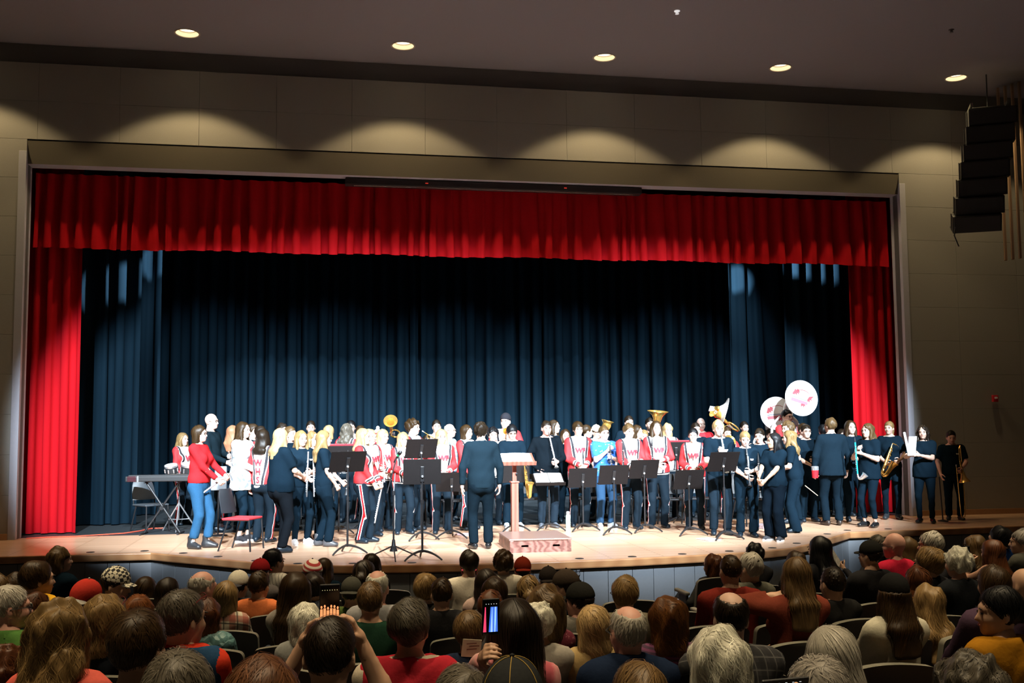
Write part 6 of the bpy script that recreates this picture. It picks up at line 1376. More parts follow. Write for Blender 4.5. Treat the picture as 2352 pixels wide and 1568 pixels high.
def seat_joints(zh, fem, b, lean, pose, hy, hp, hr, hs):
    """zh = head centre above the floor"""
    j = Fig(); H = (zh-0.50)/0.398; Hc = max(1.46, min(1.84, H)); j.H = Hc; j.fem = fem; j.b = b; j.s = Hc/1.72; pz = zh-0.398*Hc
    Rt = np.array(Matrix.Rotation(lean, 3, 'X')); j.Rt = Rt; j.P = np.array([0, 0.06, pz])
    def T(x, y, z): return j.P+Rt @ (np.array([x, y, z])*Hc)
    j.T = T; j.N = T(0, 0.012, 0.300); j.sh = [T(sg*(0.094 if fem else 0.106)*(0.5+0.5*b), 0.008, 0.276) for sg in (-1, 1)]
    j.hc = j.N+np.array([0, -0.025, 0.098*Hc]); j.hs = hs; j.HR = eul(hy, hp, hr)
    j.hip = [np.array([sg*0.09, 0.02, pz-0.02]) for sg in (-1, 1)]; j.knee = [np.array([sg*0.12, -0.44, 0.50]) for sg in (-1, 1)]; j.ank = [np.array([sg*0.11, -0.42, 0.08]) for sg in (-1, 1)]
    arms(j, pose); return j
LAP = ((-0.05, -0.20, 0.05, 'relaxed'), (0.05, -0.20, 0.04, 'relaxed'))
AUD = []
def _viewer(label, hx, ht, w, hair='short', hcol='brown', shirt=(0.03, 0.03, 0.035), fem=False, yaw=0, hy=0, hp=0, hr=0, sleeve='long', sk='tan', hat=None, gl=False, glup=False, b=1.0, L=0.3, vol=0.0, pose=LAP, neck=0.0, row=None, wd=None, seat=True, collar=False, hs=None, lean=-6, extra=None, o=0.014, style2=None, wr_=0.004, seed=None, dy=0.0):
    PSEED[0] += 1; sd = PSEED[0] if seed is None else seed; Wh = wd or (HW[hair] if not hat else 0.188)
    dep = FPX*Wh/w; topoff = 0.128+(0.012 if hair in ('full', 'curly', 'wavybob', 'curlylong') else 0.006)+vol
    P = atd(hx, ht, dep); k = round((P[1]-ROW0)/DROW) if row is None else row; Yr = ROW0+k*DROW+dy; t_ = (Yr-CAM[1])/_ray(hx, ht)[1]; P = CAM+_ray(hx, ht)*t_
    hs_ = hs or max(0.86, min(1.14, w/FPX*depth_of(P)/Wh)); zc = P[2]-topoff*hs_; fz = floor_z(Yr); zh = zc-fz
    yawr = aim_yaw(P[0], P[1])+math.radians(yaw)
    j = seat_joints(zh, fem, b, math.radians(lean), LAP, math.radians(hy), math.radians(hp), math.radians(hr), hs_)
    c, s_ = math.cos(yawr), math.sin(yawr); bx, by = P[0]-(j.hc[0]*c-j.hc[1]*s_), P[1]-(j.hc[0]*s_+j.hc[1]*c)
    M = Matrix.Translation((bx, by, fz)) @ Matrix.Rotation(yawr, 4, 'Z'); Mi = M.inverted(); j.M = M; j.world = lambda q: M @ Vector(tuple(float(v) for v in q)); j.local = lambda q: np.array(Mi @ Vector(tuple(float(v) for v in q)))
    if callable(pose): pose = pose(j)
    arms(j, pose)
    t = thing('person', label, 'person', (bx, by, fz), yawr, 'seated audience'); j.obj = t; near = w > 85; mid = w > 55
    bm = hairmat(HAIR[hcol] if isinstance(hcol, str) else hcol)
    make_body(t, j, sk, bm, h=0.021 if near else 0.030, hh=0.0055 if near and pose is not LAP else 0.012, cutz=0.18, hd=0.0112 if near else 0.014)
    m = shirt if not isinstance(shirt, tuple) else cloth(shirt); tp = make_top(t, j, m, sleeve, -0.03, o, 0.021 if near else 0.028, 'shirt', seed=sd, neck=neck+0.012, collar=collar, wr_=wr_)
    make_pants(t, j, cloth((0.03, 0.035, 0.05)), 'straight', 0.058, 0.06, False, sd, ank=0.03, wr_=0.0)
    n = int(150+min(w, 150)/150.0*1100) if mid else 120
    if hair != 'none': make_hair(t, j.hc, j.HR, hs_, hair, hcol, n, sd, 0.010 if near else (0.0115 if mid else 0.014), L, vol, hat=bool(hat))
    if hat: hat(t, j)
    if gl: glasses(t, j.hc, j.HR, hs_)
    if glup: glasses(t, j.hc, j.HR, hs_, mat('dark_red_frame', (0.12, 0.02, 0.02), 0.25), True)
    if extra: extra(t, j, tp)
    AUD.append((k, bx, by, label)); j.k = k; j.pos = (bx, by)
    if seat: ROWS.setdefault(k, []).append([bx, by, label])
    return j
def cap_of(col, back=False, brim=None, kind='cap', m=None): return lambda t, j: make_cap(t, j.hc, j.HR, j.hs, col, back, brim, kind, m)
M_PLD = plaid('red_white_plaid', (0.52, 0.46, 0.36), (0.30, 0.06, 0.04), (0.03, 0.03, 0.03), 9); M_PLK = plaid('black_plaid', (0.03, 0.03, 0.035), (0.012, 0.012, 0.015), (0.10, 0.10, 0.10), 16)
M_CHK = None
def checker(name, a, b, sc):
    m, nt, bs_ = nodes_of(name); n = NB(nt); t = n.tex('Checker', sc, n.mapping(n.coord(), (1, 1, 1.0), (0.3, 0.2, 0.5))); t.inputs['Color1'].default_value = (*a, 1); t.inputs['Color2'].default_value = (*b, 1); nt.links.new(t.outputs[0], bs_.inputs['Base Color']); bs_.inputs['Roughness'].default_value = 0.9; return m
M_CHK = checker('black_white_check', (0.55, 0.52, 0.42), (0.012, 0.012, 0.014), 36)
M_FLAG = None
def stripes(name, a, b, sc, rot=(0, 0, 0), w=0.5):
    m, nt, bs_ = nodes_of(name); n = NB(nt); sp = nt.nodes.new('ShaderNodeSeparateXYZ'); nt.links.new(n.mapping(n.coord(), (1, 1, 1), rot), sp.inputs[0]); f = n.m('LESS_THAN', n.m('FRACT', n.m('MULTIPLY', sp.outputs[2], sc)), w); nt.links.new(n.mix(f, a, b), bs_.inputs['Base Color']); bs_.inputs['Roughness'].default_value = 0.9; return m
M_FLAG = stripes('red_white_stripes', (0.62, 0.56, 0.50), (0.32, 0.03, 0.03), 28, (0.25, 0.2, 0)); M_PIN = stripes('pinstripe', (0.50, 0.48, 0.43), (0.06, 0.06, 0.07), 34, (0.4, 1.25, 0), 0.12)
M_TIE = blotch('pink_tie_dye', (0.62, 0.12, 0.16), (0.72, 0.48, 0.44), 7, 0.40, 0.62); M_PURP = stripes('purple_knit', (0.13, 0.03, 0.09), (0.05, 0.02, 0.05), 45, (0.1, 0.1, 0), 0.5); M_MARS = blotch('maroon_sparkle', (0.13, 0.012, 0.03), (0.30, 0.10, 0.12), 60, 0.6, 0.66)
def quilt():
    m, nt, b = nodes_of('teal_quilted_nylon'); n = NB(nt); v = n.tex('Voronoi', 16, n.coord(), distance='CHEBYCHEV'); nt.links.new(n.mix(v.outputs[0], (0.10, 0.22, 0.23), (0.06, 0.15, 0.16)), b.inputs['Base Color']); b.inputs['Roughness'].default_value = 0.5; n.bump(b, n.m('SUBTRACT', 1.0, v.outputs[0]), 0.8, 0.03); return m
M_QUI = quilt()
QUEUE = []
def VW(*a, **k): QUEUE.append((a, k))
def solve_rows():
    """pick a seat row for every viewer: near the row its head size asks for, no two in one place, lower heads nearer"""
    it = []
    for a, k in QUEUE:
        lab, hx, ht, w = a[:4]; hair = a[4] if len(a) > 4 else k.get('hair', 'short'); Wh = k.get('wd') or (HW[hair] if not k.get('hat') else 0.188)
        P = atd(hx, ht, FPX*Wh/w); it.append(dict(hx=hx, ht=ht, w=w, kf=(P[1]-ROW0)/DROW, fix=k.get('row')))
    def xat(q, k): Y = ROW0+k*DROW; return (CAM+_ray(q['hx'], q['ht'])*((Y-CAM[1])/_ray(q['hx'], q['ht'])[1]))
    for q in it: q['k'] = q['fix'] if q['fix'] is not None else max(-1, min(9, round(q['kf'])))
    def cost(i, k):
        q = it[i]; c = 1.6*(k-q['kf'])**2; P = xat(q, k); zh = P[2]-0.13-floor_z(P[1]); c += 60*max(0, abs(zh-1.16)-0.10)**1.0
        for n_, r in enumerate(it):
            if n_ == i: continue
            R_ = xat(r, r['k'])
            if r['k'] == k: c += 22*max(0, 0.52-abs(R_[0]-P[0]))
            elif abs(r['k']-k) == 1: c += 3*max(0, 0.2-abs(R_[0]-P[0]))
            if abs(r['hx']-q['hx']) < (r['w']+q['w'])*0.45 and abs(r['ht']-q['ht']) > 6:
                if (r['ht'] > q['ht']) != (r['k'] < k): c += 6
        return c
    for sweep in range(12):
        ch = 0
        for i, q in enumerate(it):
            if q['fix'] is not None: continue
            b_ = min(range(-1, 10), key=lambda k: cost(i, k))
            if b_ != q['k']: q['k'] = b_; ch += 1
        if not ch: break
    return [q['k'] for q in it]
# --- left block
VW('woman with wavy light brown hair and black jacket in the front row at left', 140, 1252, 46, 'wavybob', 'lbrown', BLK, True, hy=-35)
VW('person with short brown hair in yellow jacket at the left', 89, 1283, 62, 'full', 'brown', (0.55, 0.30, 0.02), hy=-30, collar=True)
VW('viewer with brown hair at the left edge under the stage lip', 42, 1311, 48, 'full', 'brown', BLK, True)
VW('brown-haired viewer cut by the left edge', -6, 1316, 60, 'full', 'lbrown', BLK, hy=-40)
VW('man in black and white checked cap looking right', 268, 1302, 56, 'short', 'dark', (0.05, 0.05, 0.055), hy=-75, hp=10, hat=cap_of((0, 0, 0), m=M_CHK))
VW('viewer wearing a red cap with grey front', 198, 1330, 66, 'short', 'dark', (0.10, 0.02, 0.03), hat=cap_of((0.42, 0.035, 0.025), True, cloth((0.33, 0.31, 0.28))), hr=-12)
VW('left of two long-haired brunettes before the stage front', 337, 1322, 46, 'long', 'brown', BLK, True)
VW('right of two long-haired brunettes before the stage front', 388, 1324, 50, 'long', 'dark', BLK, True)
VW('bald older man with fringe of grey hair at the left', 467, 1307, 54, 'ring', 'silver', (0.03, 0.03, 0.035), hy=-25, sk='pink')
VW('grey-haired man with glasses in green polo at the left edge', 27, 1340, 68, 'short', 'silver', (0.08, 0.19, 0.045), hy=-45, gl=True, sk='pink', sleeve='short', collar=True, b=1.1)
VW('dark auburn head next to the man in green', 86, 1355, 54, 'full', 'auburn', BLK)
VW('woman with long curly blond hair in coral shirt', 141, 1371, 122, 'curlylong', 'dblond', (0.60, 0.11, 0.085), True, L=0.36, sleeve='long', vol=0.012, wr_=0.005)
VW('woman with short ash blond hair and black glasses frame on head', 246, 1360, 92, 'wavybob', 'dblond', (0.02, 0.025, 0.035), True, glup=True, L=0.2)
VW('viewer with bright red-brown hair right of the ash blond woman', 321, 1361, 64, 'full', 'red', BLK, True)
VW('young man with short brown hair and bare neck', 321, 1391, 112, 'short', 'brown', (0.03, 0.03, 0.035), sleeve='long', neck=-0.008, hy=-8, vol=0.006)
def vest(t, j, tp): make_top(t, j, cloth((0.02, 0.055, 0.12)), 'none', -0.04, 0.026, 0.02, 'vest', seed=2, neck=0.006, wr_=0.004)
VW('grey-haired man in blue vest with sunglasses on head', 421, 1349, 92, 'short', 'dgrey', (0.50, 0.04, 0.02), glup=True, hy=-25, b=1.15, extra=vest, vol=0.004, collar=True)
VW('curly brown head in the bottom left corner', 14, 1476, 90, 'curly', 'auburn', BLK, True, vol=0.01)
VW('short greyish brown head at the bottom, left of the auburn head', 414, 1483, 142, 'short', 'dgrey', (0.03, 0.03, 0.03), vol=0.008)
VW('woman with short auburn hair in teal quilted jacket', 478, 1369, 58, 'wavybob', 'auburn', M_QUI, True, o=0.024, L=0.2)
VW('woman with dark blond hair in red and cream plaid shirt', 521, 1332, 54, 'bob', 'dblond', M_PLD, True, hy=10)
VW('man in white mesh cap with dark jacket', 549, 1310, 47, 'short', 'dark', (0.03, 0.03, 0.035), hat=cap_of((0.55, 0.52, 0.44), True, cloth((0.05, 0.05, 0.06))))
VW('man with short brown hair in orange shirt', 596, 1308, 46, 'short', 'brown', (0.60, 0.17, 0.06), b=1.1)
VW('person in dark red cap before the stage lip', 599, 1283, 44, 'short', 'dark', (0.10, 0.09, 0.09), hat=cap_of((0.20, 0.012, 0.014)), dy=0.4)
VW('boy with black hair in white pinstripe shirt in the front row', 629, 1257, 41, 'short', 'black', M_PIN, sk='brown', hy=-20)
VW('woman with very long straight dark brown hair in grey top', 680, 1311, 64, 'long', 'brown', (0.30, 0.27, 0.24), True, L=0.42, vol=0.004)
VW('dark-haired viewer right of the very long-haired woman', 722, 1311, 50, 'full', 'dark', (0.05, 0.06, 0.08))
VW('person in red and white striped cap before the stage lip', 717, 1285, 47, 'short', 'brown', BLK, hy=35, hat=cap_of((0, 0, 0), False, cloth((0.02, 0.02, 0.03)), m=M_FLAG))
VW('long dark-haired viewer in black behind the striped cap', 745, 1279, 39, 'long', 'brown', BLK, True)
VW('woman with short white hair in grey hooded top', 705, 1381, 62, 'wavybob', 'white', (0.24, 0.25, 0.24), True, hy=-25, L=0.2)
# --- the man filming with a raised phone
def phone_thing(c, w, h, yaw, pitch, label, screen):
    t = thing('smartphone', label, 'phone', c, yaw, 'smartphones held up by viewers'); R = rotx(pitch); MB().box((0, 0, 0), (w, 0.009, h), R, bev=0.004).build('case', M_BLACKP, t)
    s = MB(); s.box(R @ Vector((0, -0.0052, 0)), (w*0.93, 0.001, h*0.95), R); s = s.build('screen', mat('screen_black', (0.004, 0.004, 0.005), 0.2), t); screen(s, R, w, h); return t
def scr_band(s, R, w, h):
    m = mat('screen_orange', (1.0, 0.38, 0.14), 0.5, emit=1.0, var=0.1); b = MB(); r = random.Random(4)
    for i in range(6):
        x = (-0.40+0.16*i)*w; z = (-0.06+0.03*math.sin(i*2.3))*h; b.ball(R @ Vector((x, -0.0062, z)), (0.05*w, 0.0006, 0.04*h), 8)
        p = [(x-0.07*w, -0.33*h), (x+0.07*w, -0.33*h), (x+0.06*w, z-0.05*h), (x-0.06*w, z-0.05*h)]; b.prism(p, -0.0064, -0.0058, R)
    b.build('picture', m, s); d = MB()
    for i in range(7): d.box(R @ Vector(((-0.36+0.12*i)*w, -0.0062, 0.36*h)), (0.03*w, 0.0006, 0.014*h), R)
    d.build('menu_icons', mat('screen_yellow', (0.9, 0.75, 0.35), 0.5, emit=0.9), s)
def scr_stage(s, R, w, h):
    for nm, c, x0, x1 in (('picture_red', (0.9, 0.06, 0.16), -0.44, -0.26), ('picture_blue', (0.06, 0.18, 0.8), -0.12, 0.40), ('picture_light', (0.4, 0.65, 1.0), -0.02, 0.10), ('picture_light', (0.35, 0.6, 1.0), 0.2, 0.26)):
        b = MB(); y = -0.0062 if nm != 'picture_light' else -0.0070; b.prism([(x0*w, -0.40*h), (x1*w, -0.40*h), ((x1-0.05)*w, 0.28*h), ((x0+0.08)*w, 0.28*h)], y-0.0003, y+0.0003, R); b.build(nm, mat(nm, c, 0.5, emit=1.0, var=0.2), s)
    d = MB()
    for i in range(5): d.box(R @ Vector(((-0.3+0.15*i)*w, -0.0062, 0.36*h)), (0.04*w, 0.0006, 0.018*h), R)
    d.build('menu_icons', mat('screen_white', (0.9, 0.9, 0.9), 0.5, emit=0.8), s)
PH = atd(757, 1387, 4.02)
def filming(j): return (('abs', j.local(atd(828, 1472, 3.90)), 0, 'hold', (-0.45, 0.1, -1.0)), ('abs', j.local(atd(698, 1478, 3.90)), 0, 'hold', (0.45, 0.1, -1.0)))
VW('man with thinning dark hair raising a phone with both hands', 758, 1411, 117, 'short', 'dark', (0.02, 0.02, 0.022), sleeve='short', pose=filming, hp=6, vol=0.0)
phone_thing(PH, 0.078, 0.158, 0.05, 0.12, 'smartphone filming the band held above the man with thinning hair', scr_band)
VW('broad auburn head at the bottom, left of the man filming', 607, 1500, 172, 'bob', (0.075, 0.030, 0.013), (0.03, 0.02, 0.015), True, wd=0.215, dy=-0.4)
VW('man in olive cap and green shirt', 808, 1325, 48, 'short', 'dark', (0.10, 0.15, 0.04), hat=cap_of((0.055, 0.055, 0.045), True))
VW('man with short brown hair in dark green sweater', 851, 1332, 57, 'short', 'lbrown', (0.012, 0.035, 0.022), neck=-0.006, b=1.15, vol=0.004)
VW('balding man with pink scalp and white side hair in grey shirt', 867, 1305, 54, 'balding', 'white', (0.34, 0.34, 0.35), sk='pink')
VW('woman with dark hair in a low knot before the stage lip', 836, 1283, 50, 'bunlow', 'dark', (0.03, 0.03, 0.03), True)
VW('long dark-haired viewer in the front row near the microphone stand', 854, 1269, 40, 'long', 'dark', (0.03, 0.03, 0.03), True)
def sleeves(t, j, tp): make_top(t, j, cloth((0.42, 0.025, 0.04)), 'none', -0.04, 0.024, 0.018, 'vest', seed=2, neck=0.012, wr_=0.005)
VW('grey-haired man in crimson vest over white sleeves', 943, 1368, 97, 'full', 'dgrey', (0.52, 0.46, 0.36), b=1.15, extra=sleeves, hy=-12)
VW('viewer with streaked light brown hair left of the crew-cut man', 977, 1312, 56, 'full', 'dblond', (0.03, 0.03, 0.03), True)
VW('man with crew cut and black jacket', 1014, 1324, 50, 'short', 'brown', (0.022, 0.022, 0.024), hy=8)
VW('front row viewer with swept dark hair and white top', 1077, 1260, 44, 'full', 'dark', (0.62, 0.58, 0.50), hy=12)
VW('girl in pink cap with ponytail and pink shirt', 1078, 1278, 42, 'pony', 'auburn', (0.62, 0.06, 0.16), True, hat=cap_of((0.62, 0.07, 0.14), True, cloth((0.62, 0.09, 0.15))))
VW('front row viewer with curly brown hair and white hood', 1156, 1259, 46, 'curly', 'brown', (0.62, 0.58, 0.50), vol=0.006)
VW('man in dark red cap next to the curly brown hair', 1200, 1279, 41, 'short', 'dark', (0.02, 0.022, 0.03), hat=cap_of((0.17, 0.022, 0.012), True), sk='pink')
VW('long dark-haired woman behind the pink cap girl', 1117, 1304, 52, 'long', 'dark', (0.42, 0.30, 0.27), True)
VW('woman with smooth brown hair right of the long dark-haired woman', 1136, 1322, 57, 'bob', 'brown', (0.05, 0.05, 0.05), True)
VW('dark auburn head just above the phone of the woman in pink', 1125, 1351, 52, 'full', 'auburn', (0.1, 0.1, 0.11), True)
VW('woman with blond hair twisted in a knot', 1213, 1318, 55, 'bunlow', 'dblond', (0.05, 0.05, 0.05), True, dy=0.35)
VW('man in plain dark cap left of the brown cap', 1259, 1301, 45, 'short', 'dark', BLK, hat=cap_of((0.022, 0.018, 0.016), True))
VW('man in brown cap turned to the left', 1297, 1308, 55, 'short', 'dark', BLK, hy=60, hat=cap_of((0.05, 0.038, 0.03)))
VW('man in black cap looking left with grey collar', 1330, 1337, 60, 'short', 'dark', (0.16, 0.15, 0.13), hy=45, sk='pink', hat=cap_of((0.020, 0.020, 0.018)))
VW('woman with wavy brown hair in maroon sparkly top', 1250, 1338, 90, 'wavybob', 'lbrown', M_MARS, True, L=0.2, vol=0.006)
VW('child with light brown bowl haircut beside the raised phone', 1081, 1399, 56, 'bowl', 'lbrown', (0.02, 0.03, 0.06), hs=0.9, hy=-15)
# --- woman in pink filming
def filming2(j): return (LAP[0], ('abs', j.local(atd(1112, 1488, 3.95)), 0, 'hold', (0.8, 0.3, -0.9)))
VW('woman with long dark hair in pink tie-dye hoodie filming', 1180, 1371, 116, 'long', 'dark', M_TIE, True, L=0.40, pose=filming2, o=0.022, wr_=0.006, vol=0.004)
phone_thing(atd(1127, 1416, 4.15), 0.072, 0.148, 0.1, 0.1, 'smartphone showing blue curtains held beside the woman in pink', scr_stage)
VW('woman with white curly hair behind the woman in pink', 1238, 1379, 62, 'curly', 'white', (0.3, 0.28, 0.25), True)
VW('woman with blond bob in tan top', 1362, 1386, 76, 'bob', 'blond', (0.36, 0.26, 0.12), True)
VW('spiky grey-brown head at the bottom left of the black cap', 1062, 1518, 112, 'full', 'dgrey', BLK, vol=0.008)
def seams(t, j):
    o = make_cap(t, j.hc, j.HR, j.hs, (0.016, 0.017, 0.018), False); b = MB()
    for k in range(6):
        a = math.pi*k/3+0.4; b.tube([tuple(j.HR @ (np.array([0.0935*math.cos(a)*math.sin(q), 0.012+0.1145*math.sin(a)*math.sin(q), 0.042+0.1065*math.cos(q)])*j.hs)+j.hc) for q in np.linspace(0.08, 1.45, 9)], 0.0013, 5)
    b.build('stitching', cloth((0.25, 0.17, 0.05)), o, True)
VW('black cap with tan stitching at the bottom centre', 1176, 1511, 150, 'short', 'dark', BLK, hat=seams, wd=0.19)
VW('man with thinning grey-brown hair before the stage front', 1433, 1317, 64, 'full', 'dblond', (0.16, 0.14, 0.10), gl=True, hy=6)
VW('man with cropped grey hair and glasses in navy fleece', 1440, 1384, 84, 'balding', 'silver', (0.012, 0.020, 0.045), gl=True, hy=12, sk='pink', b=1.15, neck=0.015, o=0.022)
VW('woman with short auburn hair in purple striped knit', 1533, 1365, 88, 'wavybob', (0.10, 0.038, 0.010), M_PURP, True, neck=-0.010, L=0.2, sleeve='long')
def ph3(j): return (LAP[0], ('abs', j.local(j.world(j.hc)+Vector((-0.26, 0.12, -0.42))), 0, 'hold', (0.8, 0.3, -0.9)))
def ph3x(t, j, tp): phone_thing(j.world(j.wr[1]+nrm(j.wr[1]-j.el[1])*0.10+np.array([0.03, 0.0, 0.03])), 0.075, 0.14, 0.2, -0.8, 'pale glowing phone held low before the stage front', lambda s, R, w, h: MB().box(R @ Vector((0, -0.0062, 0)), (w*0.8, 0.0006, h*0.8), R).build('picture', mat('screen_pale', (0.6, 0.7, 0.8), 0.5, emit=0.5), s))
VW('viewer with dark red hair in black before the right stage lip', 1635, 1270, 42, 'wavybob', 'auburn', (0.03, 0.03, 0.03), True, hy=15, pose=ph3, extra=ph3x)
VW('man with shaved head in maroon sweater', 1676, 1270, 50, 'buzz', 'brown', (0.16, 0.022, 0.016), b=1.25)
VW('person with short grey hair beside the maroon sweater', 1722, 1266, 50, 'short', 'silver', (0.10, 0.10, 0.08), hy=20)
VW('front row viewer with messy black hair', 1730, 1243, 44, 'curly', 'black', (0.02, 0.02, 0.022))
VW('balding dark-haired man in black plaid shirt', 1675, 1352, 82, 'balding', 'dark', M_PLK, b=1.2, sk='light')
VW('woman with voluminous white hair at the bottom right', 1646, 1430, 128, 'wavybob', 'white', (0.03, 0.03, 0.035), True, vol=0.008, L=0.2)
VW('brown ponytail with black hair tie at the bottom', 1468, 1512, 132, 'pony', 'lbrown', BLK, True, wd=0.18)
# --- right block
def fist(j): return (LAP[0], ('abs', j.local(j.world(j.hc)+Vector((-0.17, 0.05, -0.02))+Vector((0, 0, -0.12))), 0, 'grip', (0.9, 0.2, -0.8)))
VW('woman with long light brown hair and a raised fist in rust sweater', 1826, 1276, 62, 'long', 'lbrown', (0.15, 0.035, 0.022), True, L=0.36, pose=fist)
VW('viewer with short brown hair behind the raised fist woman', 1826, 1262, 40, 'full', 'brown', (0.03, 0.03, 0.03), True)
VW('woman with long black hair in black near the right stage step', 1880, 1229, 48, 'long', 'black', (0.015, 0.015, 0.017), True, hy=15)
VW('bald man in black jacket in the right block', 1911, 1298, 54, 'buzz', 'dark', (0.020, 0.020, 0.020), b=1.15, sk='tan')
VW('man in black baseball cap in the right block', 1997, 1241, 46, 'short', 'dark', (0.018, 0.018, 0.02), hat=cap_of((0.016, 0.016, 0.015)), hy=20)
def prog(j): return (LAP[0], ('abs', j.local(j.world(j.hc)+Vector((-0.34, 0.10, -0.24))), 0, 'hold', (0.6, 0.2, -0.9)))
def progx(t, j, tp):
    q = thing('concert_program', 'printed concert program held up beside the black-haired woman', 'paper', j.world(j.wr[1]+nrm(j.wr[1]-j.el[1])*0.10)+Vector((-0.05, 0, 0.03)), 0.5); MB().box((0, 0, 0), (0.16, 0.004, 0.22), rotx(-0.3) @ roty(-0.5), bev=0.001).build('sheet', mat('program_print', (0.42, 0.41, 0.39), 0.8, 0, 0.7, 45), q)
VW('grey-haired viewer behind the black baseball cap', 2012, 1226, 40, 'full', 'dgrey', (0.03, 0.03, 0.035), pose=prog, extra=progx)
VW('pink-skinned bald man in red shirt at the right', 2052, 1220, 38, 'none', 'silver', (0.50, 0.02, 0.05), hy=25, sk='pink', gl=True)
VW('woman with long straight light brown hair in cream top', 2080, 1231, 44, 'long', 'lbrown', (0.45, 0.38, 0.26), True, L=0.38)
VW('man with thick grey hair looking left in front of the stage', 2135, 1217, 46, 'full', 'silver', (0.05, 0.05, 0.06), hy=35)
VW('older viewer with short sandy hair in the right block', 2131, 1252, 57, 'full', 'dblond', (0.03, 0.03, 0.035), hy=25)
VW('woman with white curly hair in black coat at the right', 2197, 1252, 56, 'curly', 'white', (0.015, 0.017, 0.02), True, vol=0.004)
def ph2(j): return (LAP[0], ('abs', j.local(j.world(j.hc)+Vector((-0.10, 0.22, -0.12))), 0, 'hold', (0.8, 0.3, -0.9)))
def ph2x(t, j, tp): phone_thing(j.world(j.wr[1]+nrm(j.wr[1]-j.el[1])*0.10+np.array([0.02, -0.03, 0.02])), 0.07, 0.12, 0.2, 0.0, 'small dark phone with a glint at the right', lambda s, R, w, h: MB().box(R @ Vector((0, -0.0062, 0)), (w*0.35, 0.0006, h*0.25), R).build('picture', mat('painted_screen_glint', (0.8, 0.9, 1.0), 0.5, emit=0.9), s))  # the glint is a small glowing patch painted on the screen
VW('auburn-haired woman holding a small phone at the right', 2277, 1237, 46, 'long', 'auburn', (0.30, 0.17, 0.12), True, pose=ph2, extra=ph2x)
VW('light brown-haired viewer left of the auburn-haired woman', 2236, 1226, 44, 'wavy', 'lbrown', (0.05, 0.05, 0.05), True)
VW('viewer with black hair and blue jacket near the right edge', 2294, 1206, 46, 'full', 'black', (0.01, 0.04, 0.16))
VW('grey-haired viewer cut by the right edge', 2344, 1212, 44, 'full', 'grey', (0.06, 0.06, 0.05), hy=30)
VW('woman in black knit cap with long brown hair and cream sweater', 2050, 1319, 62, 'long', 'brown', (0.42, 0.40, 0.32), True, L=0.36, hat=cap_of((0.012, 0.012, 0.012), kind='beanie'))
VW('brown-haired viewer in mustard coat in the right block', 2103, 1297, 54, 'full', 'auburn', (0.30, 0.14, 0.015), b=1.15)
VW('girl with long wavy blond hair in the right block', 2128, 1340, 68, 'wavy', 'dblond', (0.25, 0.2, 0.12), True, L=0.36)
VW('viewer with smooth brown hair near the right edge', 2277, 1295, 58, 'bob', 'brown', (0.05, 0.03, 0.05), True)
VW('bald head cut by the right edge', 2350, 1300, 52, 'none', 'dark', BLK, sk='tan')
VW('woman with dark hair and face in profile wearing mustard sweater', 2292, 1343, 78, 'bunlow', 'black', (0.34, 0.15, 0.012), True, hy=70, sk='tan', wr_=0.007, o=0.022)
VW('woman with long smooth white-blond hair at the bottom right', 1906, 1433, 112, 'long', 'silver', (0.03, 0.03, 0.035), True, L=0.26)
VW('short grey-brown head below the white-blond woman', 1877, 1498, 128, 'short', 'grey', BLK, vol=0.004)
VW('frizzy grey-brown curly head at the bottom right', 2222, 1487, 148, 'curly', 'dgrey', (0.05, 0.05, 0.06), True, vol=0.014, wd=0.215)
# person whose hands and phone show at the bottom edge
def low_hands(j): return (('abs', j.local(atd(1862, 1610, 2.80)), 0, 'hold', (-0.8, 0.3, -0.9)), ('abs', j.local(atd(1714, 1585, 2.80)), 0, 'relaxed', (0.8, 0.3, -0.9)))
VW('viewer below the frame whose raised fingers hold a phone at the bottom', 1785, 1650, 150, 'short', 'brown', BLK, pose=low_hands, wd=0.17, row=-1, sleeve='short')
phone_thing(atd(1800, 1584, 2.92), 0.15, 0.075, 0.1, 0.35, 'sideways smartphone at the bottom edge below the white hair', scr_stage)
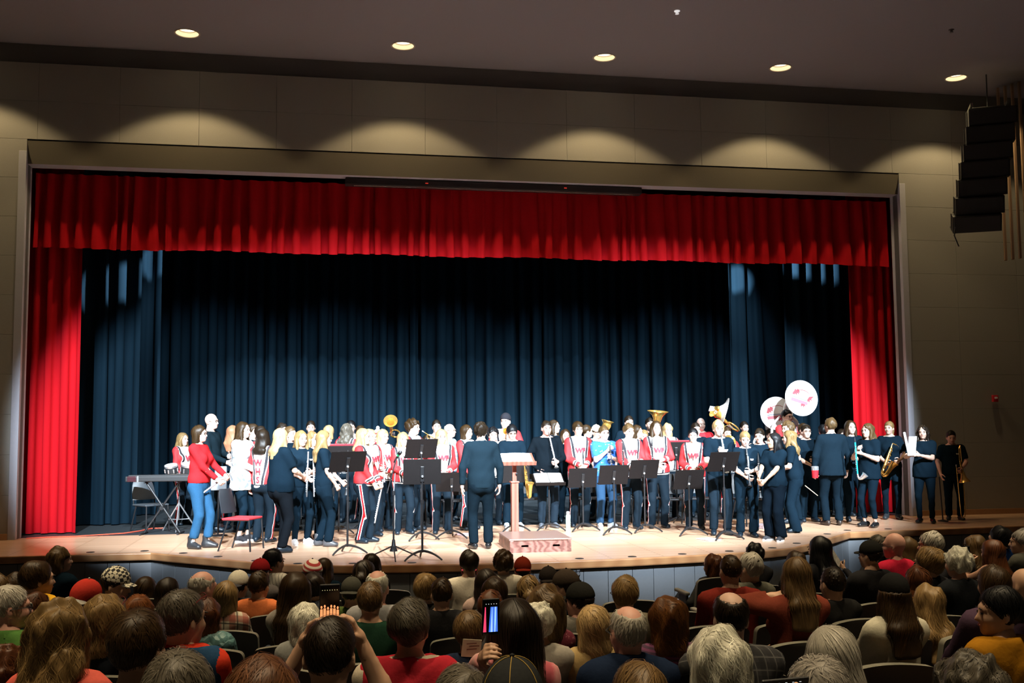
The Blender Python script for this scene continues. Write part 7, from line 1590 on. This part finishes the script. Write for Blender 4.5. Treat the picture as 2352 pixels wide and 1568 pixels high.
# small held things
c = atd(1083, 1488, 4.5); t = thing('concert_program', 'cream concert program standing behind the woman in pink', 'paper', c, 0.1); MB().box((0, 0, 0), (0.085, 0.004, 0.075), roty(0.12), bev=0.001).build('sheet', mat('cream_paper', (0.55, 0.50, 0.38), 0.8), t); b = MB()
for i in range(3): b.box((0.012*(i % 2), -0.003, 0.02-0.012*i), (0.045, 0.001, 0.004))
b.build('print', mat('print_brown', (0.2, 0.08, 0.06), 0.8), t)
for (a_, k_), r_ in zip(QUEUE, solve_rows()):
    k_['row'] = r_; _viewer(*a_, **k_)
# seats: one under every viewer, spread so that neighbours do not collide, plus the empty ones in view
for px, py, dep, lb in ((2078, 1438, 6.7, 'empty seat with wide dark back below the cream sweater woman'), (2290, 1473, 5.85, 'empty seat back below the mustard sweater woman'), (1935, 1410, 7.5, 'empty seat back below the bald man in black'), (2210, 1397, 7.5, 'empty seat back right of the wavy blond girl'), (1815, 1372, 7.5, 'empty seat back left of the bald man in black'), (2240, 1340, 8.4, 'empty seat back below the white curly hair'), (2015, 1322, 8.4, 'empty seat back right of the bald man'), (2175, 1348, 8.4, 'empty seat back below the sandy-haired viewer'), (1945, 1296, 9.2, 'empty seat back below the black baseball cap'), (1870, 1303, 9.2, 'empty seat back below the long black hair'), (1600, 1350, 8.4, 'empty seat back left of the maroon sweater'), (1790, 1440, 5.0, 'empty seat arm and back right of the black plaid shirt'), (2340, 1560, 4.15, 'empty seat in the bottom right corner'), (2090, 1530, 4.15, 'empty seat with grey armrest at the bottom right'), (1010, 1335, 9.2, 'empty seat back behind the crew-cut man'), (940, 1337, 9.2, 'empty seat back right of the balding man')):
    P = atd(px, py, dep); k = round((P[1]-ROW0)/DROW); Yr = ROW0+k*DROW; P = CAM+_ray(px, py)*((Yr-CAM[1])/_ray(px, py)[1]); ROWS.setdefault(k, []).append([P[0], Yr-0.15, lb])
for k, lst in sorted(ROWS.items()):
    lst.sort(); xs = [q[0] for q in lst]
    for _ in range(60):
        for i in range(len(xs)-1):
            g_ = 0.585-(xs[i+1]-xs[i])
            if g_ > 0: xs[i] -= g_/2; xs[i+1] += g_/2
    for x, q in zip(xs, lst):
        lb = q[2]
        put_seat(x, ROW0+k*DROW+0.12 if not lb.startswith('empty') else ROW0+k*DROW+0.12, lb if lb.startswith('empty') else 'dark theatre seat of the '+' '.join(lb.split()[:11]))
